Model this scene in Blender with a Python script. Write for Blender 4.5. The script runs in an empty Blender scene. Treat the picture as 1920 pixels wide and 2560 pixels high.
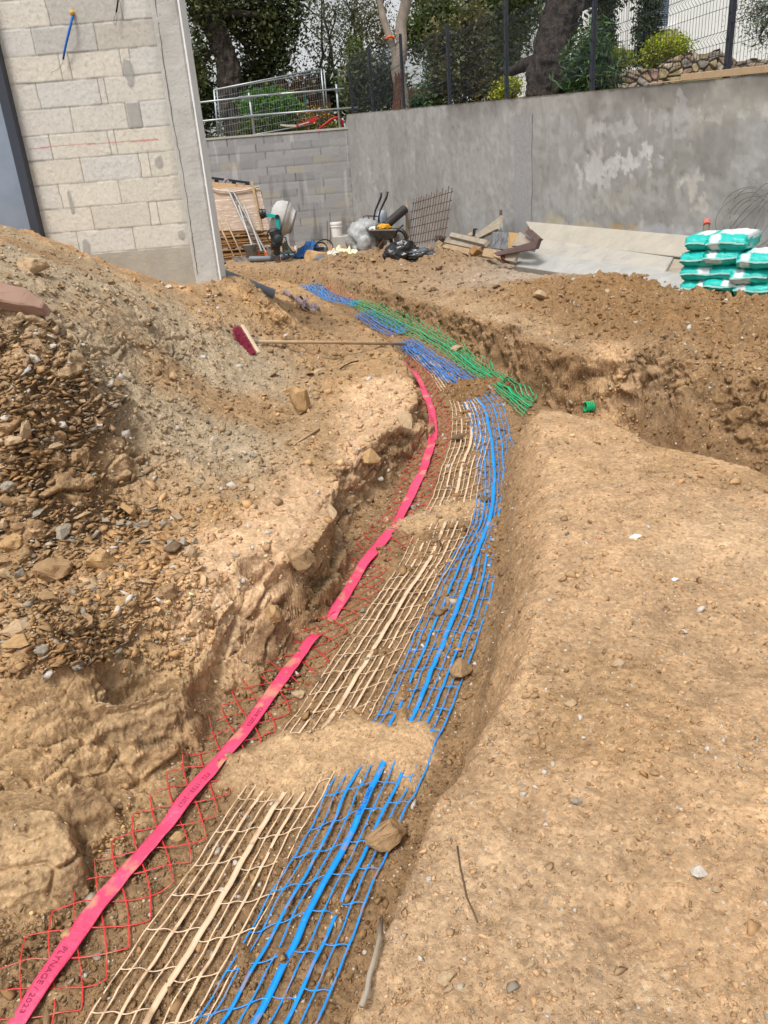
import bpy, bmesh, math, random
import numpy as np
from mathutils import Vector, Matrix, Quaternion
random.seed(7); RNG = np.random.default_rng(11)
S = bpy.context.scene
COL = S.collection
# ------------------------------------------------------------------ camera
CAM_H = 1.5; FPX = 1900.0
_n = np.array([-350., 4420., -1900.]); _n /= np.linalg.norm(_n)
_Z = _n; _F = np.array([0, 0, 1.]); _Y = _F - _Z*(_F@_Z); _Y /= np.linalg.norm(_Y); _X = np.cross(_Z, _Y)
RW = np.array([_X, _Y, _Z])
if RW[0, 0] < 0: RW[0] *= -1
EYE = np.array([0, 0, CAM_H])
cd = bpy.data.cameras.new('camera'); cam = bpy.data.objects.new('camera', cd); COL.objects.link(cam)
cd.sensor_fit = 'VERTICAL'; cd.sensor_height = 24.0; cd.lens = FPX/2560*24.0
cd.clip_start = 0.05; cd.clip_end = 500
r_, u_, b_ = RW[:, 0], RW[:, 1], -RW[:, 2]
cam.matrix_world = Matrix(((r_[0], u_[0], b_[0], 0), (r_[1], u_[1], b_[1], 0), (r_[2], u_[2], b_[2], CAM_H), (0, 0, 0, 1)))
S.camera = cam
# ------------------------------------------------------------------ light
SUN_EL, SUN_AZ = math.radians(62), math.radians(-152)     # azimuth clockwise from +Y
w = bpy.data.worlds.new('World'); S.world = w; w.use_nodes = True
nt = w.node_tree; nt.nodes.clear()
sky = nt.nodes.new('ShaderNodeTexSky'); sky.sky_type = 'NISHITA'; sky.sun_disc = False
sky.sun_elevation = SUN_EL; sky.sun_rotation = SUN_AZ; sky.air_density = 1.0; sky.dust_density = 3.0
hs = nt.nodes.new('ShaderNodeHueSaturation'); hs.inputs['Saturation'].default_value = 0.10; hs.inputs['Value'].default_value = 1.25
tc = nt.nodes.new('ShaderNodeTexCoord'); cn = nt.nodes.new('ShaderNodeTexNoise'); cn.inputs['Scale'].default_value = 2.4; cn.inputs['Detail'].default_value = 6
cr = nt.nodes.new('ShaderNodeMapRange'); cr.inputs[1].default_value = 0.35; cr.inputs[2].default_value = 0.65; cr.inputs[3].default_value = 0.85; cr.inputs[4].default_value = 1.35
mu = nt.nodes.new('ShaderNodeVectorMath'); mu.operation = 'SCALE'
bg = nt.nodes.new('ShaderNodeBackground'); bg.inputs['Strength'].default_value = 0.10
ow = nt.nodes.new('ShaderNodeOutputWorld')
L = nt.links.new
L(sky.outputs[0], hs.inputs['Color']); L(tc.outputs['Generated'], cn.inputs['Vector']); L(cn.outputs[0], cr.inputs[0])
L(hs.outputs[0], mu.inputs[0]); L(cr.outputs[0], mu.inputs['Scale']); L(mu.outputs[0], bg.inputs[0]); L(bg.outputs[0], ow.inputs[0])
sd_ = bpy.data.lights.new('sun', 'SUN'); sd_.energy = 2.3; sd_.angle = math.radians(15); sd_.color = (1, .96, .9)
so = bpy.data.objects.new('sun', sd_); COL.objects.link(so)
sv = Vector((math.cos(SUN_EL)*math.sin(SUN_AZ), math.cos(SUN_EL)*math.cos(SUN_AZ), math.sin(SUN_EL)))
so.rotation_euler = (-sv).to_track_quat('-Z', 'Y').to_euler()
S.view_settings.view_transform = 'Standard'; S.view_settings.look = 'None'; S.view_settings.gamma = 1.0
S.view_settings.use_curve_mapping = False; S.view_settings.exposure = 0.34
S.cycles.max_bounces = 6; S.cycles.transparent_max_bounces = 8
try: S.cycles.use_adaptive_sampling = True; S.cycles.adaptive_threshold = 0.02
except Exception: pass
# ------------------------------------------------------------------ pixel rays (photo seen at 1659 wide)
def ray(x, y):
    k = 1920/1659
    c = np.stack([(np.asarray(x, float)*k-960)/FPX, (1280-np.asarray(y, float)*k)/FPX, np.ones_like(np.asarray(x, float))], -1)
    return c @ RW.T
def A(x, y, Yw):
    d = ray(x, y); return Vector(d*(Yw/d[1]) + EYE)
def GZ(x, y, z):
    d = ray(x, y); return d*((np.asarray(z, float)-CAM_H)/d[..., 2])[..., None] + EYE
def pxm(P_): return (np.dot(np.array(P_)-EYE, RW[:, 2]))*1.1574/FPX     # metres per photo px (1659 wide)
def Z4(x, y): return (500+x*320/1659)*.8641, (420+y*320/1659)*.8641
def Z5(x, y): return (780+x*380/1659)*.8641, (440+y*380/1659)*.8641
def Z7(x, y): return (1060+x*300/1659)*.8641, (520+y*300/1659)*.8641
def A4(x, y, Y): return A(*Z4(x, y), Y)
def A5(x, y, Y): return A(*Z5(x, y), Y)
# retaining wall frame: point p0, direction DH (away), normal NW (behind the wall)
P0 = np.array([3.73, 8.64, 2.24]); DH = np.array([-.2633, .9647, 0]); NW = np.array([.9647, .2633, 0])
def wall_top(u): return 2.24 + .0730*u
def onwall(x, y, off=0.0):       # hit of a ray with the wall's face moved 'off' metres towards the yard
    d = ray(x, y); k = (NW@(P0-EYE) - off)/(NW@d); return d*k + EYE
def A7(x, y, Y): return Vector(tuple(onwall(*Z7(x, y), .06+(15.2-Y)*.42)))   # timber heap: depth counted from the wall's face
# ------------------------------------------------------------------ numpy noise
def _hash(ix, iy, iz, seed):
    h = (ix.astype(np.int64)*374761393 + iy.astype(np.int64)*668265263 + iz.astype(np.int64)*2147483647 + seed*974711) & 0xffffffff
    h = ((h ^ (h >> 13))*1274126177) & 0xffffffff
    h = ((h ^ (h >> 16))*2246822519) & 0xffffffff
    return ((h ^ (h >> 15)) & 0xffffff)/float(0xffffff)
def vn(x, y, z=None, seed=0):
    if z is None: z = np.zeros_like(x)+.37*seed
    fx, fy, fz = np.floor(x), np.floor(y), np.floor(z)
    dx, dy, dz = x-fx, y-fy, z-fz
    dx, dy, dz = [t*t*t*(t*(t*6-15)+10) for t in (dx, dy, dz)]
    o = 0
    for i in (0, 1):
        for j in (0, 1):
            for k in (0, 1):
                o = o + _hash(fx+i, fy+j, fz+k, seed)*(dx if i else 1-dx)*(dy if j else 1-dy)*(dz if k else 1-dz)
    return o*2-1
def fbm(x, y, z=None, oct=4, seed=0, gain=.5):
    o = 0; a = 1; t = 0
    for i in range(oct):
        o = o + a*vn(x*2**i, y*2**i, None if z is None else z*2**i, seed+i*17); t += a; a *= gain
    return o/t*1.6
def worley(x, y, seed=0):        # (distance to nearest, distance to second, cell value)
    fx, fy = np.floor(x), np.floor(y)
    d1 = np.full_like(x, 9.); d2 = np.full_like(x, 9.); cv = np.zeros_like(x)
    for i in (-1, 0, 1):
        for j in (-1, 0, 1):
            cx, cy = fx+i, fy+j
            px = cx+_hash(cx, cy, cx*0, seed); py = cy+_hash(cx, cy, cx*0+1, seed)
            d = np.hypot(px-x, py-y); v = _hash(cx, cy, cx*0+2, seed)
            m = d < d1; d2 = np.where(m, d1, np.minimum(d2, d)); cv = np.where(m, v, cv); d1 = np.where(m, d, d1)
    return d1, d2, cv
def worley3(x, y, z, seed=0):
    fx, fy, fz = np.floor(x), np.floor(y), np.floor(z); d1 = np.full_like(x, 9.); d2 = np.full_like(x, 9.); cv = np.zeros_like(x)
    for i in (-1, 0, 1):
        for j in (-1, 0, 1):
            for k in (-1, 0, 1):
                cx, cy, cz = fx+i, fy+j, fz+k
                d = np.sqrt((cx+_hash(cx, cy, cz, seed)-x)**2+(cy+_hash(cx, cy, cz, seed+1)-y)**2+(cz+_hash(cx, cy, cz, seed+2)-z)**2)
                m = d < d1; d2 = np.where(m, d1, np.minimum(d2, d)); cv = np.where(m, _hash(cx, cy, cz, seed+3), cv); d1 = np.where(m, d, d1)
    return d1, d2, cv
def sstep(a, b, x): t = np.clip((x-a)/(b-a), 0, 1); return t*t*(3-2*t)
def sdpoly(px, py, poly):
    poly = np.asarray(poly, float); d = np.full(px.shape, 1e9); ins = np.zeros(px.shape, bool)
    for (ax, ay), (bx, by) in zip(poly, np.roll(poly, -1, 0)):
        ex, ey = bx-ax, by-ay; l = ex*ex+ey*ey+1e-12
        t = np.clip(((px-ax)*ex+(py-ay)*ey)/l, 0, 1)
        d = np.minimum(d, (px-ax-t*ex)**2+(py-ay-t*ey)**2)
        c = (ay > py) != (by > py)
        with np.errstate(divide='ignore', invalid='ignore'):
            ins ^= c & (px < (bx-ax)*(py-ay)/(by-ay+1e-18)+ax)
    d = np.sqrt(d); return np.where(ins, d, -d)
def tps(pts, vals, lam=1e-3):
    pts = np.asarray(pts, float); n = len(pts)
    def U(r2): return r2*np.log(r2+1e-9)
    K = U(((pts[:, None]-pts[None])**2).sum(-1)) + lam*np.eye(n)
    Pm = np.c_[np.ones(n), pts]; M = np.block([[K, Pm], [Pm.T, np.zeros((3, 3))]])
    s = np.linalg.solve(M, np.r_[vals, 0, 0, 0])
    def f(x, y):
        o = s[n]+s[n+1]*x+s[n+2]*y
        for (a, b), wv in zip(pts, s[:n]): o = o + wv*U((x-a)**2+(y-b)**2)
        return o
    return f
# ------------------------------------------------------------------ mesh helpers
def tag(o, label=None, cat=None, group=None, kind=None):
    if label: o['label'] = label
    if cat: o['category'] = cat
    if group: o['group'] = group
    if kind: o['kind'] = kind
    return o
def wloc(o):
    v = Vector((0, 0, 0))
    while o is not None: v += o.location; o = o.parent
    return v
def thing(name, loc, label, cat, group=None):
    o = bpy.data.objects.new(name, None); COL.objects.link(o); o.location = loc; o.empty_display_size = .1
    return tag(o, label, cat, group)
def mesh_np(name, V, F, mat, parent=None, loc=None, smooth=False, col=None, fsz=None):
    """V (n,3) in world, F (m,k) array or list of lists; returns the object"""
    off = np.array(wloc(parent)) if parent is not None else np.zeros(3)
    if loc is not None: off = off+np.array(loc)
    V = np.asarray(V, np.float32) - off.astype(np.float32)
    me = bpy.data.meshes.new(name)
    if isinstance(F, np.ndarray):
        m, k = F.shape
        me.vertices.add(len(V)); me.vertices.foreach_set('co', V.ravel())
        me.loops.add(m*k); me.loops.foreach_set('vertex_index', F.astype(np.int32).ravel())
        me.polygons.add(m); me.polygons.foreach_set('loop_start', np.arange(0, m*k, k, dtype=np.int32))
        me.polygons.foreach_set('loop_total', np.full(m, k, np.int32))
        me.update(calc_edges=True)
    else:
        me.from_pydata([tuple(map(float, v)) for v in V], [], [list(map(int, f)) for f in F]); me.update()
    if col is not None:
        ca = me.color_attributes.new('Col', 'FLOAT_COLOR', 'POINT')
        c4 = np.ones((len(V), 4), np.float32); c4[:, :3] = col; ca.data.foreach_set('color', c4.ravel())
    if smooth: me.polygons.foreach_set('use_smooth', np.ones(len(me.polygons), bool))
    if mat is not None: me.materials.append(mat)
    o = bpy.data.objects.new(name, me); COL.objects.link(o)
    if parent is not None: o.parent = parent
    if loc is not None: o.location = loc
    return o
class MB:
    def __init__(s): s.v = []; s.f = []; s.c = []; s.cur = (1, 1, 1)
    def add(s, V, F):
        b = len(s.v); s.v += [tuple(p) for p in V]; s.f += [[i+b for i in f] for f in F]; s.c += [s.cur]*len(V); return s
    def box(s, c, d, ax=None):
        ax = ax or (Vector((1, 0, 0)), Vector((0, 1, 0)), Vector((0, 0, 1))); c = Vector(c)
        V = [c+ax[0]*(d[0]/2*i)+ax[1]*(d[1]/2*j)+ax[2]*(d[2]/2*k) for k in (-1, 1) for j in (-1, 1) for i in (-1, 1)]
        return s.add(V, [(0, 2, 3, 1), (4, 5, 7, 6), (0, 1, 5, 4), (2, 6, 7, 3), (0, 4, 6, 2), (1, 3, 7, 5)])
    def bar(s, a, b, wd, th, up=(0, 0, 1)):   # rectangular bar a->b
        a, b = Vector(a), Vector(b); x = (b-a); l = x.length; x = x/l
        y = Vector(up).cross(x)
        if y.length < 1e-4: y = Vector((0, 1, 0)).cross(x)
        y.normalize(); z = x.cross(y)
        return s.box((a+b)/2, (l, wd, th), (x, y, z))
    def slab(s, q, th):                        # quad given by 4 corners, thickened backwards along its normal
        q = [Vector(p) for p in q]; n = (q[1]-q[0]).cross(q[3]-q[0]).normalized()*th
        return s.add(q+[p-n for p in q], [(0, 1, 2, 3), (7, 6, 5, 4), (0, 4, 5, 1), (1, 5, 6, 2), (2, 6, 7, 3), (3, 7, 4, 0)])
    def tube(s, pts, r, n=8, cap=True):
        pts = [Vector(p) for p in pts]; m = len(pts); rs = r if hasattr(r, '__len__') else [r]*m
        V = []; up = None
        for i, p in enumerate(pts):
            t = (pts[min(i+1, m-1)]-pts[max(i-1, 0)]).normalized()
            if up is None: up = Vector((0, 0, 1)) if abs(t.z) < .9 else Vector((1, 0, 0))
            a = t.cross(up).normalized(); b = a.cross(t).normalized(); up = b
            V += [p+(a*math.cos(2*math.pi*k/n)+b*math.sin(2*math.pi*k/n))*rs[i] for k in range(n)]
        F = [(i*n+k, i*n+(k+1) % n, (i+1)*n+(k+1) % n, (i+1)*n+k) for i in range(m-1) for k in range(n)]
        if cap: F += [tuple(range(n))[::-1], tuple((m-1)*n+k for k in range(n))]
        return s.add(V, F)
    def pipe(s, a, b, ro, ri, n=20):           # open pipe with a wall
        a, b = Vector(a), Vector(b); t = (b-a).normalized(); u = t.orthogonal().normalized(); v = t.cross(u)
        V = []
        for p, r in ((a, ro), (b, ro), (b, ri), (a, ri)):
            V += [p+(u*math.cos(2*math.pi*k/n)+v*math.sin(2*math.pi*k/n))*r for k in range(n)]
        return s.add(V, [(i*n+k, i*n+(k+1) % n, ((i+1) % 4)*n+(k+1) % n, ((i+1) % 4)*n+k) for i in range(4) for k in range(n)])
    def lathe(s, prof, o, ax=(0, 0, 1), n=24, cap=False):    # prof [(r, h)]
        o = Vector(o); t = Vector(ax).normalized(); u = t.orthogonal().normalized(); v = t.cross(u); V = []
        for r, h in prof: V += [o+t*h+(u*math.cos(2*math.pi*k/n)+v*math.sin(2*math.pi*k/n))*r for k in range(n)]
        F = [(i*n+k, i*n+(k+1) % n, (i+1)*n+(k+1) % n, (i+1)*n+k) for i in range(len(prof)-1) for k in range(n)]
        if cap: F += [tuple(range(n))[::-1], tuple((len(prof)-1)*n+k for k in range(n))]
        return s.add(V, F)
    def build(s, name, mat, parent=None, loc=None, smooth=False, bevel=0, col=False):
        o = mesh_np(name, np.array(s.v), s.f, mat, parent, loc, smooth, np.array(s.c)[:, :3] if col else None)
        if bevel:
            bm = bmesh.new(); bm.from_mesh(o.data)
            es = [e for e in bm.edges if len(e.link_faces) == 2 and e.calc_face_angle(0) > .5]
            bmesh.ops.bevel(bm, geom=es, offset=bevel, segments=1, affect='EDGES', clamp_overlap=True)
            bm.to_mesh(o.data); bm.free()
        return o
# ------------------------------------------------------------------ materials
def mat(name, c1, c2=None, rough=.8, scale=6, detail=5, bump=.2, bscale=40, metal=0, spec=.3, vcol=False, speck=None, trans=0, stretch=None, dist=.01):
    m = bpy.data.materials.new(name); m.use_nodes = True; n = m.node_tree.nodes; l = m.node_tree.links.new
    p = n['Principled BSDF']; p.inputs['Roughness'].default_value = rough; p.inputs['Metallic'].default_value = metal
    p.inputs['Specular IOR Level'].default_value = spec
    tc = n.new('ShaderNodeTexCoord'); vec = tc.outputs['Object']
    if stretch:
        mp = n.new('ShaderNodeMapping'); mp.inputs['Scale'].default_value = stretch; l(vec, mp.inputs[0]); vec = mp.outputs[0]
    nz = n.new('ShaderNodeTexNoise'); nz.inputs['Scale'].default_value = scale; nz.inputs['Detail'].default_value = detail; nz.inputs['Roughness'].default_value = .65
    l(vec, nz.inputs['Vector'])
    mr = n.new('ShaderNodeMapRange'); mr.inputs[1].default_value = .32; mr.inputs[2].default_value = .68; l(nz.outputs[0], mr.inputs[0])
    mx = n.new('ShaderNodeMix'); mx.data_type = 'RGBA'; l(mr.outputs[0], mx.inputs[0])
    c2 = c2 or tuple(v*.8 for v in c1)
    mx.inputs[6].default_value = (*c1, 1); mx.inputs[7].default_value = (*c2, 1); out = mx.outputs[2]
    if vcol:
        va = n.new('ShaderNodeVertexColor'); va.layer_name = 'Col'
        m2 = n.new('ShaderNodeMix'); m2.data_type = 'RGBA'; m2.blend_type = 'MULTIPLY'; m2.inputs[0].default_value = 1
        l(out, m2.inputs[6]); l(va.outputs[0], m2.inputs[7]); out = m2.outputs[2]
    if speck:
        sc_, lo, hi, colr, amt = speck
        n3 = n.new('ShaderNodeTexNoise'); n3.inputs['Scale'].default_value = sc_; n3.inputs['Detail'].default_value = 3; l(vec, n3.inputs['Vector'])
        r3 = n.new('ShaderNodeMapRange'); r3.inputs[1].default_value = lo; r3.inputs[2].default_value = hi; r3.inputs[4].default_value = amt; l(n3.outputs[0], r3.inputs[0])
        m3 = n.new('ShaderNodeMix'); m3.data_type = 'RGBA'; l(r3.outputs[0], m3.inputs[0]); l(out, m3.inputs[6]); m3.inputs[7].default_value = (*colr, 1); out = m3.outputs[2]
    l(out, p.inputs['Base Color'])
    if bump:
        nb = n.new('ShaderNodeTexNoise'); nb.inputs['Scale'].default_value = bscale; nb.inputs['Detail'].default_value = 6; nb.inputs['Roughness'].default_value = .7; l(vec, nb.inputs['Vector'])
        bp = n.new('ShaderNodeBump'); bp.inputs['Strength'].default_value = bump; bp.inputs['Distance'].default_value = dist; l(nb.outputs[0], bp.inputs['Height']); l(bp.outputs[0], p.inputs['Normal'])
    if trans:
        p.inputs['Transmission Weight'].default_value = 0
        td = n.new('ShaderNodeBsdfTranslucent'); l(out, td.inputs[0]); ms = n.new('ShaderNodeMixShader'); ms.inputs[0].default_value = trans
        l(p.outputs[0], ms.inputs[1]); l(td.outputs[0], ms.inputs[2]); l(ms.outputs[0], n['Material Output'].inputs[0])
    return m
# ================================================================== GROUND
def zf_line(Y):        # trench floor level along the yard
    return np.interp(Y, [0, 1.3, 2.3, 3.2, 4.0, 5.0, 6.0, 8.0, 10, 13, 30], [-.48, -.46, -.37, -.28, -.20, -.09, .00, .075, .05, .02, .02])
def pts_world(lst):
    a = np.array(lst, float); W = GZ(a[:, 0], a[:, 1], a[:, 2]); return W
# --- left bank: lip of the rock ledge (photo px, level)
LIP_L = [(-260, 2010, -.43), (-60, 1985, -.42), (0, 1967, -.42), (94, 1935, -.41), (187, 1845, -.39), (228, 1800, -.385), (268, 1752, -.375), (310, 1690, -.36), (345, 1630, -.34), (375, 1590, -.30), (394, 1524, -.24), (412, 1449, -.15), (470, 1388, -.14),
         (540, 1330, -.11), (600, 1285, -.11), (612, 1258, -.09), (560, 1248, -.04), (548, 1232, -.01), (600, 1215, .0), (652, 1192, .0), (690, 1150, .02), (716, 1065, .05), (735, 1030, .07), (765, 985, .10), (805, 955, .12),
         (855, 905, .14), (893, 878, .15), (896, 832, .17), (884, 795, .19), (872, 772, .20), (840, 735, .20), (770, 692, .17), (705, 652, .13), (640, 618, .10), (600, 603, .10)]
LL = pts_world(LIP_L)
POLY_L = [tuple(p[:2]) for p in LL] + [(-3.2, 12.8), (-12, 13.2), (-14, 3), (-12, -1), (-3, -.5), (-1.9, .6)]
# --- right bank
LIP_R = [(690, 2300, -.03), (722, 2212, -.02), (772, 2080, -.02), (818, 1960, -.01), (858, 1850, -.01), (905, 1740, 0), (975, 1640, 0), (1040, 1540, 0), (1082, 1440, 0), (1112, 1300, .02), (1135, 1180, .04), (1140, 1090, .06), (1135, 1000, .09), (1132, 930, .12), (1140, 893, .14), (1162, 874, .15),
         (1230, 880, .14), (1330, 896, .12), (1400, 925, .10), (1440, 950, .08), (1530, 972, .06), (1659, 1000, .05), (1800, 1035, .04)]
LR = pts_world(LIP_R)
POLY_R = [tuple(p[:2]) for p in LR] + [(4.5, 3.0), (14, 2.2), (14, -2.5), (-.05, -2.5), (-.12, 0)]
# --- far side
LIP_F = [(500, 572, .17), (560, 578, .17), (640, 588, .18), (700, 596, .20), (800, 618, .24), (899, 650, .28), (990, 676, .32), (1050, 697, .36), (1091, 709, .37), (1146, 737, .37), (1219, 754, .34), (1274, 777, .30), (1340, 803, .25), (1410, 850, .17), (1500, 885, .12), (1659, 915, .09), (1850, 950, .08)]
LF = pts_world(LIP_F)
POLY_F = [tuple(p[:2]) for p in LF] + [(4.6, 4.3), (14, 4.2), (16, 40), (-20, 40), (-14, 16.5)]
def cps(lst, extra=()):
    W = pts_world(lst); P = [tuple(p[:2]) for p in W]+[e[:2] for e in extra]; V = [p[2] for p in W]+[e[2] for e in extra]
    return tps(P, np.array(V), 2e-3)
U_L = cps(LIP_L + [(0, 1700, -.18), (159, 1722, -.28), (0, 1850, -.35), (100, 1850, -.38), (215, 1650, -.25), (37, 1668, -.15), (0, 1500, .02), (200, 1450, .01), (150, 1580, -.12), (300, 1560, -.25), (380, 1440, -.06),
    (0, 1320, .15), (150, 1300, .10), (300, 1300, .05), (450, 1290, .0), (560, 1150, .05), (500, 1220, .03), (640, 1090, .06), (450, 1080, .14), (250, 1080, .22), (100, 1100, .30), (0, 1080, .36), (620, 980, .17), (760, 900, .17), (830, 850, .19),
    (300, 950, .40), (120, 950, .56), (0, 950, .62), (500, 900, .30), (650, 880, .22), (200, 800, .72), (0, 800, .86), (400, 780, .55), (540, 765, .43), (680, 760, .27), (760, 740, .23), (300, 700, .82), (100, 680, 1.05), (560, 690, .48), (640, 680, .36), (720, 700, .25)],
    [(-2.87, 6.5, 1.40), (-2.53, 6.5, 1.28), (-2.2, 6.5, 1.13), (-1.9, 6.5, .99), (-1.6, 6.5, .91), (-1.39, 6.5, .89), (-1.19, 6.5, .88), (-.98, 6.9, .70), (-1.35, 8.0, .66), (-.98, 8.25, .50), (-.8, 8.7, .34), (-1.5, 9.5, .36), (-1.6, 11.5, .22), (-2.5, 8.5, .5), (-4, 6.3, 1.6), (-6, 6, 1.7), (-5, 3, 1.0), (-8, 9, .8), (-9, 1, .8), (-3, .5, .0)])
U_R = cps(LIP_R + [(1000, 2100, 0), (1400, 2100, 0), (1400, 1700, 0), (1100, 1700, .0), (1500, 1400, .01), (1250, 1300, .04), (1300, 1050, .09), (1500, 1100, .05)], [(3, 3, .05), (5, 2, .06), (3, 0, 0), (.5, -1, 0), (8, 1, .1)])
U_F = cps(LIP_F + [(1480, 652, .36), (1659, 662, .36), (1570, 656, .36), (1390, 618, .40), (1300, 596, .38), (1200, 596, .38), (1150, 607, .38), (1250, 660, .44), (1400, 720, .45), (1550, 720, .46), (1659, 760, .42), (1300, 730, .38), (1420, 790, .33), (1600, 840, .25), (1000, 640, .33), (1100, 660, .37)],
    [(3.3, 6.7, .35), (3.5, 7.6, .34), (2.6, 8.0, .42), (2.2, 10, .28), (2.4, 12.4, .24), (1.4, 14, .2), (0, 14, .2), (1, 18, .16), (-1, 18, .17), (-2, 18.5, .17), (-4, 18, .17), (0, 22, .1), (-4, 22, .1), (-8, 20, .1), (5, 6, .5), (7, 5, .5), (9, 8, .4), (5, 20, .1)])
def gsp(segs):
    o = [segs[0][0]]
    for a, b, d in segs:
        n = max(2, int(round((b-a)/d))); o += list(np.linspace(a, b, n+1)[1:])
    return np.array(o)
ys = [-2.0, -1.5, -1.0, -.6, -.3, 0, .2]; y = .2
while y < 27:
    y += .0085 if y < 2.2 else (.0036*y if y < 13 else .011*y); ys.append(y)
ys = np.array(ys)
xs = gsp([(-12, -6, .3), (-6, -3.2, .05), (-3.2, -1.4, .02), (-1.4, 1.9, .0105), (1.9, 3.2, .018), (3.2, 5, .04), (5, 12, .25)])
X, Y = np.meshgrid(xs, ys); sh = X.shape; px, py = X.ravel(), Y.ravel()
n_lo = fbm(px*1.3, py*1.3, oct=3, seed=1); n_md = fbm(px*5, py*5, oct=4, seed=2); n_hi = fbm(px*22, py*22, oct=4, seed=3)
n_ed = fbm(px*3.2, py*3.2, oct=5, seed=5, gain=.6); n_es = fbm(px*2.8, py*2.8, oct=2, seed=5); n_e2 = fbm(px*11, py*11, oct=3, seed=6)
sL, sR, sF = [sdpoly(px, py, p) for p in (POLY_L, POLY_R, POLY_F)]
wL = np.interp(py, [0, 2.2, 3, 12], [.03, .035, .04, .12]) + .05*sstep(6.2, 8, py)
wR = np.interp(py, [0, 1.6, 2.4, 3.4, 4.4, 5], [.03, .04, .08, .12, .09, .05])
wF = np.where(px > 1.5, .05+.22*sstep(1.6, 2.3, px), .05)
mL = sstep(-wL*1.6, wL*.4, sL + .05*n_es*sstep(6.8, 5, py))
mR = sstep(-wR*2.4, wR*1.2, sR + .02*n_ed + .008*n_e2)
mF = sstep(-wF*1.5, wF*.5, sF + .075*n_es)
uL, uR, uF = U_L(px, py), U_R(px, py), U_F(px, py)
uL = np.clip(uL, -.5, 1.7); uF = np.clip(uF, 0, .56)
fl = zf_line(py) - .16*sstep(1.5, 2.0, px)*sstep(3, 4, py)*sstep(8, 6, py)
w1, w2, wc = worley(px*9+.4*n_md, py*9+.4*n_hi, 3); v1, v2, vc = worley(px*26, py*26, 4); k1, k2, kc = worley(px*3.4+.5*n_md, py*3.4, 8)
stone = np.clip(.42*(.4+.6*wc)-w1, 0, 1)/9*1.0; grit = np.clip(.5*(.3+.7*vc)-v1, 0, 1)/26
# loose spoil: lumpy; trodden bank: nearly flat
loose = sstep(4.2, 5.2, py)*sstep(6.9, 6.2, py)
rough_L = .022*n_md + .008*n_hi + .8*stone*sstep(-.2, .4, n_lo) + .5*grit + .03*n_lo
# ledge rock: terraces
tq = uL/.055 + 1.6*fbm(px*1.7, py*1.7, oct=3, seed=9) + .35*n_e2; tr = tq-np.floor(tq); terr = .055*(sstep(.25, .75, tr)-tr)
rockz = sstep(-.55, -.05, -sL)*sstep(4.9, 4.2, py); rocky = sstep(.75, .1, sL)*sstep(5.6, 4.6, py)
near_face = sstep(2.95, 2.4, py)
uL = uL + rough_L*(1-.65*rocky) + terr*(.5*rocky+.6*near_face) + rocky*.03*n_ed
trk = 0
for (ax_, ay_), (bx_, by_), wd_ in (((1058, 1985), (1062, 2110), .03), ((1060, 1830), (1056, 1900), .035), ((1390, 1480), (1480, 1560), .05), ((1180, 1560), (1300, 1600), .05), ((1330, 1960), (1500, 2080), .06), ((1500, 1300), (1640, 1330), .05)):
    a0, b0 = GZ(ax_, ay_, 0)[:2], GZ(bx_, by_, 0)[:2]; e0 = b0-a0; l0 = np.hypot(*e0); e0 = e0/l0; t0 = (px-a0[0])*e0[0]+(py-a0[1])*e0[1]; s0 = (px-a0[0])*e0[1]-(py-a0[1])*e0[0]
    mk0 = sstep(wd_, wd_*.6, np.abs(s0+.01*n_md))*sstep(-.05, .03, t0)*sstep(l0+.05, l0-.03, t0); trk = trk + mk0*(.0045*np.sin((t0+.6*np.abs(s0)+.01*n_md)*2*np.pi/.028) - .004)
uR = uR + .012*n_md*.8 + .005*n_hi + .3*grit + .3*stone*sstep(.0, .5, n_lo) + .022*n_lo + trk*1.1 + .010*fbm(px*2.6, py*2.6, oct=3, seed=77)
moundF = sstep(0, .5, sF)*sstep(9.5, 8, py)*sstep(.9, 1.8, px)
clod = np.clip(.55*(.35+.65*wc)-w1, 0, 1)/9; clod2 = np.clip(.6*(.2+.8*kc)-k1, 0, 1)/3.4
uF = uF + .02*n_md + .008*n_hi + (.9*clod+.5*grit)*(.5+.7*moundF) + .35*clod2*moundF + .04*n_lo*moundF
heap = np.exp(-(((px-.2)/1.5)**2+((py-14.3)/1.1)**2)); heap2 = np.exp(-(((px-1.3)/.9)**2+((py-12.6)/1.6)**2))
uF = uF + (heap*.22+heap2*.10)*(1+.5*n_md)
fl_s = fl.copy()                                   # smooth floor, used by the warning nets
sand_p = [tuple(GZ(a, b, -.37)[:2]) for a, b in [(470, 1690), (540, 1620), (610, 1580), (760, 1560), (900, 1555), (960, 1590), (950, 1640), (900, 1690), (830, 1660), (740, 1690), (660, 1740), (560, 1715)]]
sand2_p = [tuple(GZ(a, b, -.25)[:2]) for a, b in [(850, 1150), (900, 1115), (960, 1105), (1040, 1095), (1070, 1110), (1040, 1130), (960, 1145), (900, 1165)]]
clump_p = [tuple(GZ(a, b, -.08)[:2]) for a, b in [(950, 872), (990, 852), (1040, 840), (1078, 846), (1070, 862), (1000, 882)]]
s1, s2, s3 = [sdpoly(px, py, p)+.03*n_e2+.045*n_ed for p in (sand_p, sand2_p, clump_p)]
sand = np.maximum(sstep(-.03, .09, s1), sstep(-.05, .08, s2)*.75); clump = sstep(-.06, .08, s3)
fl = fl + .010*n_md + .006*n_hi + .75*stone*sstep(-.25, .3, n_md)*(1-sand) + .5*grit*(1-sand) + .027*sand + clump*(.045+.012*n_hi+.6*clod)
z = fl*1.0
z = z + mL*(uL-z); z = z + mR*(uR-z); z = z + mF*(uF-z)
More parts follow.
